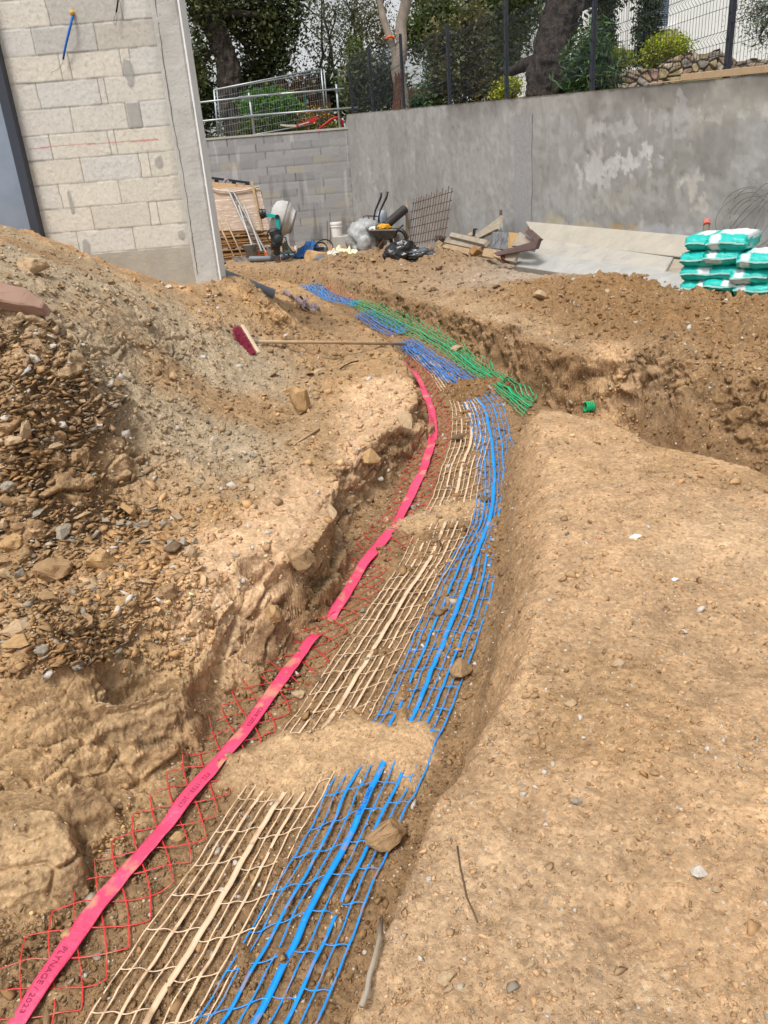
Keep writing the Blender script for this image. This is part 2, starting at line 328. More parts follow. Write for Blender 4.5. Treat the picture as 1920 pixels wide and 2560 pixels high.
def plateau(pts, ed_=.038, wob=.014):
    global z
    W_ = pts_world(pts); co = np.linalg.lstsq(np.c_[W_[:, :2], np.ones(len(W_))], W_[:, 2], rcond=None)[0]; pl_ = co[0]*px+co[1]*py+co[2]
    m = sstep(-ed_*.3, ed_, sdpoly(px, py, W_[:, :2])+wob*n_es); st_ = np.floor((pl_+.6*n_es*.05)/.03)*.03
    z = z*(1-m)+np.maximum(z, pl_*.65+st_*.35+.004*n_md+.002*n_hi)*m; return m
blk = plateau([(37, 1640, -.07), (120, 1622, -.08), (211, 1626, -.14), (237, 1692, -.225), (200, 1730, -.25), (160, 1712, -.19), (60, 1686, -.13), (0, 1682, -.11), (-60, 1682, -.10), (-60, 1650, -.06)])
blk = np.maximum(blk, plateau([(-60, 1712, -.14), (60, 1708, -.16), (148, 1724, -.205), (154, 1770, -.25), (176, 1834, -.30), (145, 1880, -.325), (90, 1922, -.335), (40, 1938, -.335), (-60, 1952, -.335)]))
blk = np.maximum(blk, plateau([(478, 1345, -.05), (520, 1300, -.02), (575, 1268, -.02), (612, 1262, -.05), (622, 1305, -.11), (600, 1350, -.15), (555, 1385, -.18), (500, 1392, -.16)]))
blk = np.maximum(blk, plateau([(545, 1228, .04), (620, 1170, .05), (680, 1085, .07), (722, 1050, .09), (738, 1090, .06), (722, 1150, .03), (690, 1195, .01), (650, 1222, .01)]))
blk = np.maximum(blk, plateau([(760, 970, .12), (800, 900, .16), (850, 850, .18), (893, 838, .18), (902, 872, .16), (880, 905, .13), (830, 950, .11)]))
blk = np.maximum(blk, plateau([(180, 1490, -.02), (330, 1440, -.01), (408, 1440, -.05), (404, 1500, -.12), (378, 1565, -.215), (330, 1600, -.24), (260, 1600, -.20), (190, 1570, -.11)]))
def groove(lines, zz, wd, dp):
    global z
    W_ = [GZ(a, b, zz)[:2] for a, b in lines]; d = np.full_like(px, 9.)
    for p_, q_ in zip(W_[:-1], W_[1:]):
        e_ = q_-p_; t_ = np.clip(((px-p_[0])*e_[0]+(py-p_[1])*e_[1])/(e_@e_), 0, 1); d = np.minimum(d, np.hypot(px-p_[0]-t_*e_[0], py-p_[1]-t_*e_[1]))
    z = z - dp*sstep(wd, wd*.3, d+.012*n_es)*(.6+.4*np.clip(n_md+.5, 0, 1))
groove([(-60, 1694), (60, 1697), (156, 1720), (152, 1768), (182, 1840)], -.22, .022, .07); groove([(165, 1745), (205, 1738), (242, 1700)], -.3, .03, .05)
groove([(470, 1395), (418, 1452), (406, 1510), (384, 1580)], -.2, .022, .06); groove([(60, 1560), (180, 1545), (300, 1580)], -.12, .016, .035); groove([(0, 1620), (110, 1600), (220, 1615)], -.1, .016, .03)
groove([(500, 1300), (545, 1345), (560, 1390)], -.1, .014, .03); groove([(560, 1240), (610, 1225), (650, 1200)], -.02, .02, .06); groove([(690, 1100), (665, 1150), (640, 1190)], .03, .012, .03)
# undercut shadow lines along the left rock wall are real recesses: push the foot out a little
Zs = (fl_s + mL*(U_L(px, py).clip(-.5, 1.7)-fl_s)); Zs = Zs + mR*(U_R(px, py)-Zs); Zs = Zs + mF*(U_F(px, py).clip(0, .56)-Zs)
Zs = Zs.reshape(sh); Zg = z.reshape(sh)
class Field:
    def __init__(s, G): s.G = G
    def __call__(s, x, y):
        x = np.asarray(x, float); y = np.asarray(y, float)
        i = np.clip(np.searchsorted(ys, y)-1, 0, len(ys)-2); j = np.clip(np.searchsorted(xs, x)-1, 0, len(xs)-2)
        a = np.clip((y-ys[i])/(ys[i+1]-ys[i]), 0, 1); b = np.clip((x-xs[j])/(xs[j+1]-xs[j]), 0, 1); G = s.G
        return (G[i, j]*(1-a)+G[i+1, j]*a)*(1-b)+(G[i, j+1]*(1-a)+G[i+1, j+1]*a)*b
Zf = fl_s.reshape(sh); dZ = Zs-Zf; Zn = Zf + np.where(dZ > 0, .055*np.tanh(dZ/.055), dZ)
HT = Field(Zg); HS = Field(Zs); HN = Field(Zn)
def drop(x, y, H=None, tmax=24):
    """where the photo's pixel ray meets the ground; arrays of points"""
    H = H or HT; d = ray(x, y); d = np.atleast_2d(d); t = np.full(len(d), .7); hit = np.full(len(d), np.nan); prev = t.copy()
    act = np.ones(len(d), bool)
    while act.any():
        p = EYE + d*t[:, None]; below = (p[:, 2] < H(p[:, 0], p[:, 1])) & act
        if below.any():
            lo, hi = prev[below], t[below]; dd = d[below]
            for _ in range(10):
                mid = (lo+hi)/2; q = EYE+dd*mid[:, None]; bl = q[:, 2] < H(q[:, 0], q[:, 1]); hi = np.where(bl, mid, hi); lo = np.where(bl, lo, mid)
            hit[below] = hi; act &= ~below
        prev = t.copy(); t = t*1.012; act &= t < tmax
    return EYE + d*hit[:, None]
def D(x, y, H=None): return drop([x], [y], H)[0]
# --- 3-D roughness on the steep faces so that cut walls are not smooth sheets
gy, gx = np.gradient(Zg, ys, xs); nn = np.stack([-gx, -gy, np.ones(sh)], -1); nn /= np.linalg.norm(nn, axis=-1, keepdims=True)
def blur(G, r):
    for ax in (0, 1):
        P_ = np.concatenate([np.repeat(np.take(G, [0], ax), r+1, ax), G, np.repeat(np.take(G, [-1], ax), r, ax)], ax); c_ = np.cumsum(P_, ax); n_ = G.shape[ax]
        G = (np.take(c_, range(2*r+1, 2*r+1+n_), ax)-np.take(c_, range(0, n_), ax))/(2*r+1)
    return G
nn = blur(blur(nn, 3), 2); nn /= np.linalg.norm(nn, axis=-1, keepdims=True)
steep = sstep(.14, .50, 1-nn[..., 2]).ravel()
rface = np.maximum(sstep(-.05, .03, sdpoly(px, py, [tuple(GZ(a, b, -.16)[:2]) for a, b in [(-90, 1470), (230, 1440), (412, 1449), (385, 1600), (300, 1690), (190, 1850), (90, 1935), (-90, 1980)]])), sstep(-.05, .03, sdpoly(px, py, [tuple(GZ(a, b, -.08)[:2]) for a, b in [(470, 1340), (560, 1275), (615, 1265), (640, 1350), (560, 1430), (480, 1420)]])))
steep = np.maximum(steep, .55*rface)
lsoft = np.where((sR > -.45) & (sR < .3) & (py > .5), .10, 1.0); far_ = sstep(-.3, .05, sF)*(py < 12)
def rock_disp(P, st, ls, fr):
    x, y, zz = P.T; o = np.zeros(len(P)); cv = np.full(len(P), .5); m = st > .005
    if m.any():
        a, b, c = x[m], y[m], zz[m]; wx, wy = fbm(a*3, b*3, c*3, oct=3, seed=25), fbm(a*3+7, b*3, c*3, oct=3, seed=26)
        d1, d2, v = worley3(a*4.6+.7*wx, b*4.6+.7*wy, c*9.5+.9*wx, 71); e1, e2, v2 = worley3(a*13+.6*wy, b*13+.6*wx, c*24+.6*wy, 75)
        chunk = (v-.5)*.085*sstep(.0, .10, d2-d1) - .022*sstep(.10, .0, d2-d1); ch2 = (v2-.5)*.026*sstep(.0, .16, e2-e1)
        rn = fbm(a*7, b*7, c*9, oct=5, seed=21, gain=.6)
        o[m] = st[m]*ls[m]*np.clip(b/3.6, .5, 1)*(-.016 + chunk*(1-.35*fr[m]) + ch2*(1+.5*fr[m]) + (.026+.022*fr[m])*rn - .008); cv[m] = v*.6+v2*.4
    fine = fbm(x*60, y*60, zz*60, oct=2, seed=31)*.0025*np.clip(3.2/np.maximum(y, .5), .3, 1)
    return o+fine, cv
P3 = np.stack([px, py, z], -1); N3 = nn.reshape(-1, 3)
# --- ground colours (what the soil itself is)
def zone(lst, zz, soft=.12, k=.05): return sstep(-soft, soft, sdpoly(px, py, [tuple(GZ(a, b, zz)[:2]) for a, b in lst]) + k*n_ed + .02*n_e2)
C = lambda *v: np.array(v, float)
tan, pale, grey, brown, orange, ochre, clay, chalk = C(.455, .300, .172), C(.60, .405, .25), C(.375, .295, .20), C(.235, .146, .076), C(.235, .135, .060), C(.425, .258, .126), C(.35, .228, .124), C(.60, .53, .44)
cl = np.tile(clay, (len(px), 1))
def put(m, c): 
    global cl
    m = np.asarray(m)[:, None]; cl = cl*(1-m)+np.asarray(c)*m
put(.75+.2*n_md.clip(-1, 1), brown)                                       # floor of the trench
put(sand, C(.50, .335, .19)); put(clump*.8, C(.21, .115, .05))
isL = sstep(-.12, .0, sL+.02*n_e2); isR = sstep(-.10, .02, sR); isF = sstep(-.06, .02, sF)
put(isL, clay*1.02); put(isL*sstep(.0, .9, n_lo+.3*n_md)*.5, ochre)
put(isL*sstep(3.3, 4.0, py)*sstep(6.3, 5.7, py)*sstep(-.3, -.8, px)*sstep(-1.0, .1, n_lo+.5*n_ed)*.95, grey)   # grey gravelly tongue
put(isL*sstep(5.4, 6.0, py)*sstep(-.2, .5, n_md+.5*n_lo)*.7, ochre)
pl = np.maximum.reduce([zone([(400, 1240), (430, 1180), (560, 1110), (640, 1030), (718, 1040), (722, 1070), (650, 1190), (560, 1235)], .07), zone([(370, 1270), (470, 1225), (560, 1235), (615, 1262), (600, 1300), (500, 1310), (440, 1330), (360, 1330)], .06), zone([(730, 930), (760, 860), (840, 830), (895, 840), (890, 890), (800, 950), (740, 1000)], .14), zone([(440, 1400), (520, 1380), (500, 1440), (400, 1620), (380, 1600)], -.15, .06)])
put(pl*.85*isL, pale)
iron = sstep(.35, .9, fbm(px*2.6, py*2.6, z*9, oct=4, seed=41)); put(isL*near_face*sstep(.2, -.15, uL)*.75, C(.45, .30, .16)); put(blk*near_face*.7, C(.49, .335, .19)); put(iron*isL*near_face*.4, C(.19, .095, .04))
put(isR, tan*(1+.0*n_md[:, None])); 
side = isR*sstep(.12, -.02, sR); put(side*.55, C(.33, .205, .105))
put(isR*sstep(.35, .9, fbm(px*1.1, py*1.1, oct=4, seed=51))*.6, C(.53, .375, .235)); put(isR*sstep(.4, .9, fbm(px*1.6+9, py*1.6, oct=4, seed=52))*.55, C(.33, .205, .10))
put(isR*sstep(.55, .8, fbm(px*2.2+3, py*2.2, oct=4, seed=57))*sstep(2.6, 3.2, py)*.5, chalk)
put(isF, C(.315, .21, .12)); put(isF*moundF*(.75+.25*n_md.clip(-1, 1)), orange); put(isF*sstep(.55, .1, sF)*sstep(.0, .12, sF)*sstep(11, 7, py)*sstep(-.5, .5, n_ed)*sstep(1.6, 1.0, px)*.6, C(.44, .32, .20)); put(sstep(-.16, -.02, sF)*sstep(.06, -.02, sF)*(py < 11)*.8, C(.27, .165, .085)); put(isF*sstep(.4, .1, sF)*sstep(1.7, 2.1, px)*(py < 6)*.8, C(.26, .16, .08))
sp = zone([(1275, 775), (1355, 780), (1365, 850), (1340, 860), (1280, 830)], .25, .08); put(sp*.8, C(.52, .34, .19))
put(isF*sstep(8.6, 9.6, py)*sstep(.2, 2.2, px)*.8, C(.36, .30, .24))
put(isF*np.clip(heap*1.2+heap2, 0, 1)*.8, C(.24, .155, .085))
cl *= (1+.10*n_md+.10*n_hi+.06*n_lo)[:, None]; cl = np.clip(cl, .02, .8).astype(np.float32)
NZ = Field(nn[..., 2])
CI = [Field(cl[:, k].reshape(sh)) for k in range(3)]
def build_ground():
    """the grid, with every steep quad split 4x4 so that the cut walls can carry real 3-D relief"""
    K = 4; ny, nx = sh; st2 = steep.reshape(sh); mx = np.maximum.reduce([st2[:-1, :-1], st2[:-1, 1:], st2[1:, :-1], st2[1:, 1:]]); YY = Y[:-1, :-1]; XX = X[:-1, :-1]
    hard = (mx > .02) & (YY < 13.5) & (YY > .9) & (XX > -2.6) & (XX < 3.2); W_ = nx*K+1
    I, J = np.where(~hard); g = lambda i, j: (i*K).astype(np.int64)*W_ + j*K
    Fc = np.stack([g(I, J), g(I, J+1), g(I+1, J+1), g(I+1, J)], 1)
    I, J = np.where(hard); Fs, ids, pos, wts = [], [], [], []
    for a in range(K):
        for b in range(K):
            q = lambda i, j: (I*K+i).astype(np.int64)*W_ + J*K+j
            Fs.append(np.stack([q(a, b), q(a, b+1), q(a+1, b+1), q(a+1, b)], 1))
    att = np.concatenate([P3, N3, steep[:, None], lsoft[:, None], far_[:, None], cl], 1).reshape(ny, nx, -1)
    for a in range(K+1):
        for b in range(K+1):
            u, v = a/K, b/K; ids.append((I*K+a).astype(np.int64)*W_ + J*K+b)
            pos.append(att[I, J]*(1-u)*(1-v)+att[I, J+1]*(1-u)*v+att[I+1, J]*u*(1-v)+att[I+1, J+1]*u*v)
    cI, cJ = np.meshgrid(np.arange(ny), np.arange(nx), indexing='ij'); ids.append(g(cI.ravel(), cJ.ravel())); pos.append(att.reshape(ny*nx, -1))
    ids = np.concatenate(ids); pos = np.concatenate(pos); un, first = np.unique(ids, return_index=True); at = pos[first]; P, N, st, ls, fr, c = at[:, :3], at[:, 3:6], at[:, 6], at[:, 7], at[:, 8], at[:, 9:]
    N = N/np.linalg.norm(N, axis=1, keepdims=True); d, cv = rock_disp(P, st, ls, fr); V = P+N*d[:, None]
    c = c*(1+(st*ls*(cv-.5)*.55))[:, None]; F = np.searchsorted(un, np.concatenate([Fc]+Fs)); return V, F, np.clip(c, .02, .8).astype(np.float32)
def soil_mat():
    m = bpy.data.materials.new('soil'); m.use_nodes = True; n = m.node_tree.nodes; l = m.node_tree.links.new
    p = n['Principled BSDF']; p.inputs['Roughness'].default_value = .95; p.inputs['Specular IOR Level'].default_value = .12
    tc = n.new('ShaderNodeTexCoord').outputs['Object']; va = n.new('ShaderNodeVertexColor'); va.layer_name = 'Col'
    def noise(sc, d=5, r=.65):
        a = n.new('ShaderNodeTexNoise'); a.inputs['Scale'].default_value = sc; a.inputs['Detail'].default_value = d; a.inputs['Roughness'].default_value = r; l(tc, a.inputs['Vector']); return a.outputs[0]
    def rng(s, a, b, c, d):
        r = n.new('ShaderNodeMapRange'); r.inputs[1].default_value = a; r.inputs[2].default_value = b; r.inputs[3].default_value = c; r.inputs[4].default_value = d; l(s, r.inputs[0]); return r.outputs[0]
    def mul(c, f):
        v = n.new('ShaderNodeVectorMath'); v.operation = 'SCALE'; l(c, v.inputs[0]); l(f, v.inputs['Scale']); return v.outputs[0]
    c = mul(va.outputs[0], rng(noise(9), .3, .7, .82, 1.18)); c = mul(c, rng(noise(55, 4), .3, .7, .78, 1.22))
    # grains: little stones of other colours
    vo = n.new('ShaderNodeTexVoronoi'); vo.inputs['Scale'].default_value = 85; l(tc, vo.inputs['Vector'])
    hsv = n.new('ShaderNodeSeparateColor'); l(vo.outputs['Color'], hsv.inputs[0])
    g = rng(hsv.outputs[0], 0, 1, .84, 1.16); c = mul(c, g)
    wm = n.new('ShaderNodeMath'); wm.operation = 'GREATER_THAN'; l(hsv.outputs[1], wm.inputs[0]); wm.inputs[1].default_value = .965
    wn = n.new('ShaderNodeMath'); wn.operation = 'LESS_THAN'; l(vo.outputs['Distance'], wn.inputs[0]); wn.inputs[1].default_value = .35
    wk = n.new('ShaderNodeMath'); wk.operation = 'MULTIPLY'; l(wm.outputs[0], wk.inputs[0]); l(wn.outputs[0], wk.inputs[1])
    mx = n.new('ShaderNodeMix'); mx.data_type = 'RGBA'; l(wk.outputs[0], mx.inputs[0]); l(c, mx.inputs[6]); mx.inputs[7].default_value = (.54, .46, .36, 1)
    l(mx.outputs[2], p.inputs['Base Color'])
    ad = n.new('ShaderNodeMath'); ad.operation = 'MULTIPLY_ADD'; l(noise(140, 4, .75), ad.inputs[0]); ad.inputs[1].default_value = .7; l(noise(38, 5, .7), ad.inputs[2])
    a2 = n.new('ShaderNodeMath'); a2.operation = 'MULTIPLY_ADD'; l(vo.outputs['Distance'], a2.inputs[0]); a2.inputs[1].default_value = -.22; l(ad.outputs[0], a2.inputs[2])
    bp = n.new('ShaderNodeBump'); bp.inputs['Strength'].default_value = .8; bp.inputs['Distance'].default_value = .010; l(a2.outputs[0], bp.inputs['Height']); l(bp.outputs[0], p.inputs['Normal'])
    return m
M_SOIL = soil_mat()
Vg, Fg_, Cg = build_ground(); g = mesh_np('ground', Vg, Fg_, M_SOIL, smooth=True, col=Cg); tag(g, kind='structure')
# ================================================================== WALLS
# ---- house under construction, left
WY = 6.55
hb = thing('house', (-1.3, WY, .6), 'unfinished house of pale concrete blocks behind the spoil heap', 'building')
zj = [1.165+.1745*k for k in range(0, 22)]
jt = {0: [-2.28, -1.83], 1: [-2.13, -1.67, -1.60], 2: [-2.34, -1.87], 3: [-2.13, -1.68, -1.60], 4: [-2.33, -1.88, -1.83], 5: [-2.13, -1.71, -1.60], 6: [-2.34, -1.88, -1.83], 7: [-2.13, -2.06, -1.68, -1.61], 8: [-2.29, -1.83], 9: [-2.14, -1.61]}
def dense_face(x0, x1, z0, z1, y, st, colfn, hfn, name, m, parent):
    nx, nz = int((x1-x0)/st)+1, int((z1-z0)/st)+1
    gx_, gz_ = np.meshgrid(np.linspace(x0, x1, nx), np.linspace(z0, z1, nz)); a, b = gx_.ravel(), gz_.ravel()
    dep = hfn(a, b); V = np.stack([a, y-dep, b], -1); id_ = np.arange(nx*nz).reshape(nz, nx)
    Fc = np.stack([id_[:-1, :-1], id_[:-1, 1:], id_[1:, 1:], id_[1:, :-1]], -1).reshape(-1, 4)
    return mesh_np(name, V, Fc, m, parent, smooth=True, col=colfn(a, b).astype(np.float32))
def block_maps(a, b):
    k = np.clip(np.floor((b-1.165)/.1745), 0, 21).astype(int); dj = np.minimum(np.abs(b-1.165-k*.1745), np.abs(b-1.165-(k+1)*.1745))
    wob = .004*vn(a*9, b*9, seed=61); vd = np.full_like(a, 9.); bid = np.zeros_like(a)
    for kk in range(22):
        m = k == kk
        J = jt.get(kk, jt[kk % 2 and 1 or 2])
        for j in J:
            d = np.abs(a[m]-j+wob[m]); vd[m] = np.minimum(vd[m], d); bid[m] += (a[m] > j)
    return k, dj+wob*.6, vd, bid
def blk_h(a, b):
    k, dj, vd, bid = block_maps(a, b)
    j = np.maximum(sstep(.0065, .003, dj)*.5, sstep(.0045, .002, vd))
    h = -.005*j + .0010*fbm(a*45, b*45, oct=3, seed=62) + .002*(_hash(k, bid, k*0, 5)-.5)
    sm = stain(a, b); return h*(1-.6*sm) + .004*sm
patches = [(-1.66, 2.11, .035, .085), (-1.66, 1.83+.1, .0, .0), (-1.53, 1.80, .035, .045), (-1.45, 1.25, .035, .04), (-1.64, 2.42, .04, .09), (-2.27, 1.56, .018, .09), (-2.22, 1.2, .03, .09), (-1.60, 2.95, .05, .08)]
def stain(a, b):
    o = np.zeros_like(a); nz = .25*fbm(a*16, b*16, oct=3, seed=63)
    for cx, cz, rx, rz in patches:
        if rx: o = np.maximum(o, sstep(1.15, .75, np.hypot((a-cx)/rx, (b-cz)/rz)+nz))
    k = np.floor((b-1.165)/.1745); bar_ = (k == 5)*sstep(.008, -.002, np.abs(a+1.655)-.045+.01*nz); return np.maximum(o, bar_)
def blk_c(a, b):
    k, dj, vd, bid = block_maps(a, b); r1 = _hash(k, bid, k*0, 3); r2 = _hash(k, bid, k*0+1, 3)
    base = np.array([.64, .60, .525])*(.93+.11*r1)[:, None]; gr = np.array([.60, .585, .555])
    t = np.clip((r2-.45)*2.2, 0, 1)[:, None]; c = base*(1-t)+gr*t
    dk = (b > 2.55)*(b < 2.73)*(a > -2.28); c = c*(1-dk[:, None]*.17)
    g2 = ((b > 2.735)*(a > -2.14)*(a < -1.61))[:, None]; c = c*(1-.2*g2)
    sp_ = sstep(.25, .7, vn(a*95, b*95, seed=64)); c = c*(1-.16*sp_)[:, None]
    jm = np.maximum(sstep(.007, .003, dj)*.7*sstep(-.5, .4, vn(a*14, b*3, seed=65)), sstep(.004, .002, vd))[:, None]
    mort = sstep(.02, .006, dj)[:, None]*sstep(-.2, .6, vn(a*8, b*30, seed=66))[:, None]
    c = c*(1-mort*.55)+np.array([.40, .385, .36])*mort*.55
    c = c*(1-jm*.55); s = stain(a, b)[:, None]; c = c*(1-s*.8)+np.array([.33, .325, .31])*s*.8
    ln = (np.abs(b-(1.953+.004*np.sin(a*5))) < .0035)*(a > -2.5)*(a < -1.5); c = c*(1-.65*ln[:, None])+np.array([.5, .12, .10])*.65*ln[:, None]
    rx = sstep(-1.46, -1.40, a+.02*vn(a*9, b*9, seed=67))[:, None]*.35; return c*(1-rx)+np.array([.34, .33, .31])*rx
M_BLK = mat('block_concrete', (1, 1, 1), (.86, .86, .85), rough=.95, scale=30, bump=.35, bscale=170, vcol=True, spec=.15, dist=.006)
M_CON = mat('grey_concrete', (.43, .415, .385), (.33, .32, .30), rough=.9, scale=3, bump=.35, bscale=60, spec=.2, speck=(70, .66, .72, (.12, .11, .10), .7))
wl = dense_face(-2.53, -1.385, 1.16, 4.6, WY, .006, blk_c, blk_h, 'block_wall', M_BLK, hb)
bk = MB().box((-1.96, WY+.14, 2.55), (1.13, .2, 4.1)).build('wall_core', M_CON, hb)
ft = MB().box((-1.95, WY+.1, .78), (1.13, .22, .76)); ft.build('footing', mat('rendered_footing', (.42, .385, .32), (.33, .305, .26), rough=.95, scale=5, bump=.5, bscale=50), hb)
# pillar with its rough edges
def pil():
    n = 150; zz = np.linspace(.35, 4.6, n*3); mb = []
    prof = [(-1.385, .205), (-1.385, -.045), (-1.372, -.055), (-1.33, -.055), (-1.26, -.055), (-1.205, -.055), (-1.192, -.045), (-1.192, .205)]
    V = []
    for zq in zz:
        for i, (xx, yy) in enumerate(prof): V.append((xx, WY+yy, zq))
    V = np.array(V); nzv = fbm(V[:, 0]*14, V[:, 1]*14, V[:, 2]*7, oct=4, seed=71); V[:, 1] += .004*nzv; V[:, 0] += .004*fbm(V[:, 0]*9, V[:, 1]*9, V[:, 2]*9, oct=4, seed=72)
    m = len(prof); Fp = [(i*m+k, i*m+k+1, (i+1)*m+k+1, (i+1)*m+k) for i in range(len(zz)-1) for k in range(m-1)]
    mesh_np('corner_pillar', V, Fp, M_PIL, hb, smooth=False)
M_PIL = mat('pillar_concrete', (.50, .49, .465), (.40, .39, .365), rough=.9, scale=4, bump=.5, bscale=45, spec=.2, speck=(38, .67, .73, (.16, .15, .14), .75))
pil()
cr_ = MB(); prev = None
for i in range(60):
    zq = .95+i*.045; p = (-1.352+.006*math.sin(zq*5)+.004*random.uniform(-1, 1), WY-.0562, zq)
    if prev: cr_.bar(prev, p, .0035, .003, (0, 1, 0))
    prev = p
cr_.build('formwork_seam', mat('dark_crack', (.10, .095, .09), rough=1, bump=0), hb)
MB().box((-1.1835, WY+.075, 2.5), (.013, .25, 3.9)).build('edge_strip', mat('white_strip', (.78, .79, .80), (.70, .71, .72), rough=.6, bump=.1), hb)
wn = MB(); wn.box((-2.567, WY-.03, 2.35), (.074, .10, 3.6)); wn.box((-4.4, WY-.03, .62), (3.6, .1, .07)); wn.box((-4.4, WY-.03, 4.1), (3.6, .1, .07)); wn.box((-6.2, WY-.03, 2.35), (.074, .10, 3.6))
wf = wn.build('window_frame', mat('anthracite_aluminium', (.035, .042, .062), (.03, .036, .05), rough=.45, bump=.05, spec=.5), hb, bevel=.004)
gm = mat('window_glass', (.27, .33, .41), (.16, .20, .27), rough=.10, scale=1.2, bump=0, spec=.9)
MB().box((-4.4, WY+.005, 2.35), (3.6, .012, 3.5)).build('glass_pane', gm, wf)
cm = mat('white_curtain', (.62, .66, .72), (.5, .54, .6), rough=.9, scale=2, bump=.2)
# blue cable leaving the wall, and a black wire loop
def zf2(x, y, Y): return A(x*.25, y*.25, Y)      # helper for the 0..480 px zoom
def W6(x, y, Y=WY): return A(x*480/1659*.8641, y*480/1659*.8641, Y)
t = thing('electric_cable', W6(625, 120), 'blue corrugated cable sleeve hanging out of the block wall', 'cable')
MB().tube([W6(628, 135, WY-.0), W6(625, 150, WY-.03), W6(605, 240, WY-.05), W6(580, 340, WY-.045), W6(560, 430, WY-.035), W6(545, 515, WY-.03)], [.008, .0085, .0085, .008, .0075, .007], 10).build('sleeve', mat('blue_sleeve', (.01, .13, .50), (.01, .11, .42), rough=.45, bump=.3, bscale=200), t, smooth=True)
MB().tube([W6(545, 515, WY-.03), W6(542, 545, WY-.03), W6(520, 580, WY-.03), W6(490, 605, WY-.028), W6(440, 625, WY-.026)], .0014, 5).build('wire', mat('copper_wire', (.22, .15, .09), rough=.5), t)
fo = MB(); fo.lathe([(.0, .022), (.010, .02), (.017, .012), (.018, .0), (.016, -.006)], W6(626, 112, WY-.004), (0, -1, 0), 9)
fo.build('foam_plug', mat('yellow_foam', (.75, .42, .08), (.6, .33, .06), rough=.9, scale=60, bump=.6, bscale=90), t, smooth=True)
t = thing('wire_loop', W6(1015, 0), 'black wire loop hanging at the top of the block wall', 'wire')
MB().tube([W6(1025, -120, WY-.02), W6(1018, 20, WY-.03), W6(1005, 105, WY-.03)], .006, 8).build('sleeve', mat('black_rubber', (.012, .012, .014), rough=.6, bump=.1), t, smooth=True)
MB().tube([W6(1003, 105, WY-.03), W6(985, 160, WY-.03), W6(983, 200, WY-.03), W6(994, 215, WY-.03), W6(1008, 190, WY-.03), W6(1010, 150, WY-.03), W6(1007, 105, WY-.03)], .0018, 6).build('loop', mat('grey_steel_wire', (.2, .2, .2), rough=.4, metal=.7, bump=0), t, smooth=True)
# ---- block wall at the back
BY = 22.9; BA = np.array([-.37, 22.9]); BD = np.array([-1, -.01]); 
def bw_maps(a, b):
    k = np.floor((2.96-b)/.196); dj = np.abs(((2.96-b)/.196 % 1)-.0); dj = np.minimum(dj, 1-dj)*.196
    off = (k % 2)*.25+.06; c = np.floor((a-off)/.5); f = ((a-off)/.5) % 1; vd = np.minimum(f, 1-f)*.5; return k, dj, vd, c
def bw_c(a, b):
    k, dj, vd, c = bw_maps(a, b); r1 = _hash(k, c, k*0, 8); r2 = _hash(k, c, k*0+1, 8)
    col = np.array([.30, .30, .305])*(.86+.24*r1)[:, None]; yl = ((r2 > .86)*.55)[:, None]; col = col*(1-yl)+np.array([.37, .335, .265])*yl
    j = np.maximum(sstep(.014, .004, dj)*.5, sstep(.011, .004, vd))*sstep(-.7, .2, vn(a*3, b*3, seed=81))
    col = col*(1-.6*j)[:, None]
    sm = sstep(-.2, .5, fbm(a*1.2, b*.8, oct=4, seed=82)-.0)*sstep(2.2, 1.4, b)+sstep(1.5, 1.0, -a+2.2-a)*0
    col = col*(1-.3*sm[:, None])+np.array([.27, .275, .28])*.3*sm[:, None]
    rt = sstep(-1.1, -.5, a+.3*vn(a*2, b*2, seed=83))[:, None]*.5; col = col*(1-rt)+np.array([.30, .295, .285])*rt
    dr = sstep(.35, .7, fbm(a*7, b*.5, oct=3, seed=84))*sstep(2.3, 1.2, b); return col*(1-.35*dr)[:, None]+np.array([.5, .49, .46])*(sstep(.55, .8, fbm(a*9, b*.6, oct=3, seed=85))*.2)[:, None]
def bw_h(a, b):
    k, dj, vd, c = bw_maps(a, b); return -.008*np.maximum(sstep(.012, .005, dj)*.6, sstep(.010, .004, vd)) + .003*vn(a*20, b*20, seed=86)
bwt = thing('block_wall', (-3, BY, .1), 'grey block boundary wall behind the cement mixer', 'wall')
dense_face(-9, -.13, -.2, 2.96, BY, .03, bw_c, bw_h, 'block_face', M_BLK, bwt)
MB().box((-4.58, BY+.12, 1.33), (8.85, .2, 3.1)).build('block_core', M_CON, bwt)
MB().box((-4.58, BY+.1, 2.985), (8.85, .24, .05)).build('coping', mat('coping_concrete', (.42, .40, .36), (.34, .32, .29), rough=.95, scale=4, bump=.4), bwt)
# ---- concrete retaining wall, right
UL_ = 14.98
def wp(u, z, off=0.0): return P0*np.array([1, 1, 0]) + DH*u - NW*off + np.array([0, 0, z])
rw = thing('retaining_wall', tuple(wp(6, .1)), 'tall grey concrete retaining wall along the right side of the yard', 'wall')
nu, nz_ = 700, 130
uu = np.linspace(-6, UL_, nu); tt = np.linspace(0, 1, nz_); UU, TT = np.meshgrid(uu, tt); ztop = wall_top(UU) - .22*sstep(UL_-.24, UL_, UU)*1.0
ZZ = -.3+(ztop+.3)*TT; a, b = UU.ravel(), ZZ.ravel(); top = wall_top(a)-b
n1 = fbm(a*.5, b*.5, oct=5, seed=91); n2 = fbm(a*2.4, b*2.4, oct=5, seed=92, gain=.6); n3 = fbm(a*5, b*.45, oct=4, seed=93); n4 = fbm(a*9, b*9, oct=4, seed=94)
cw = np.tile(np.array([.325, .325, .32]), (len(a), 1))
def pw(m, c):
    global cw
    m = np.clip(m, 0, 1)[:, None]; cw = cw*(1-m)+np.array(c)*m
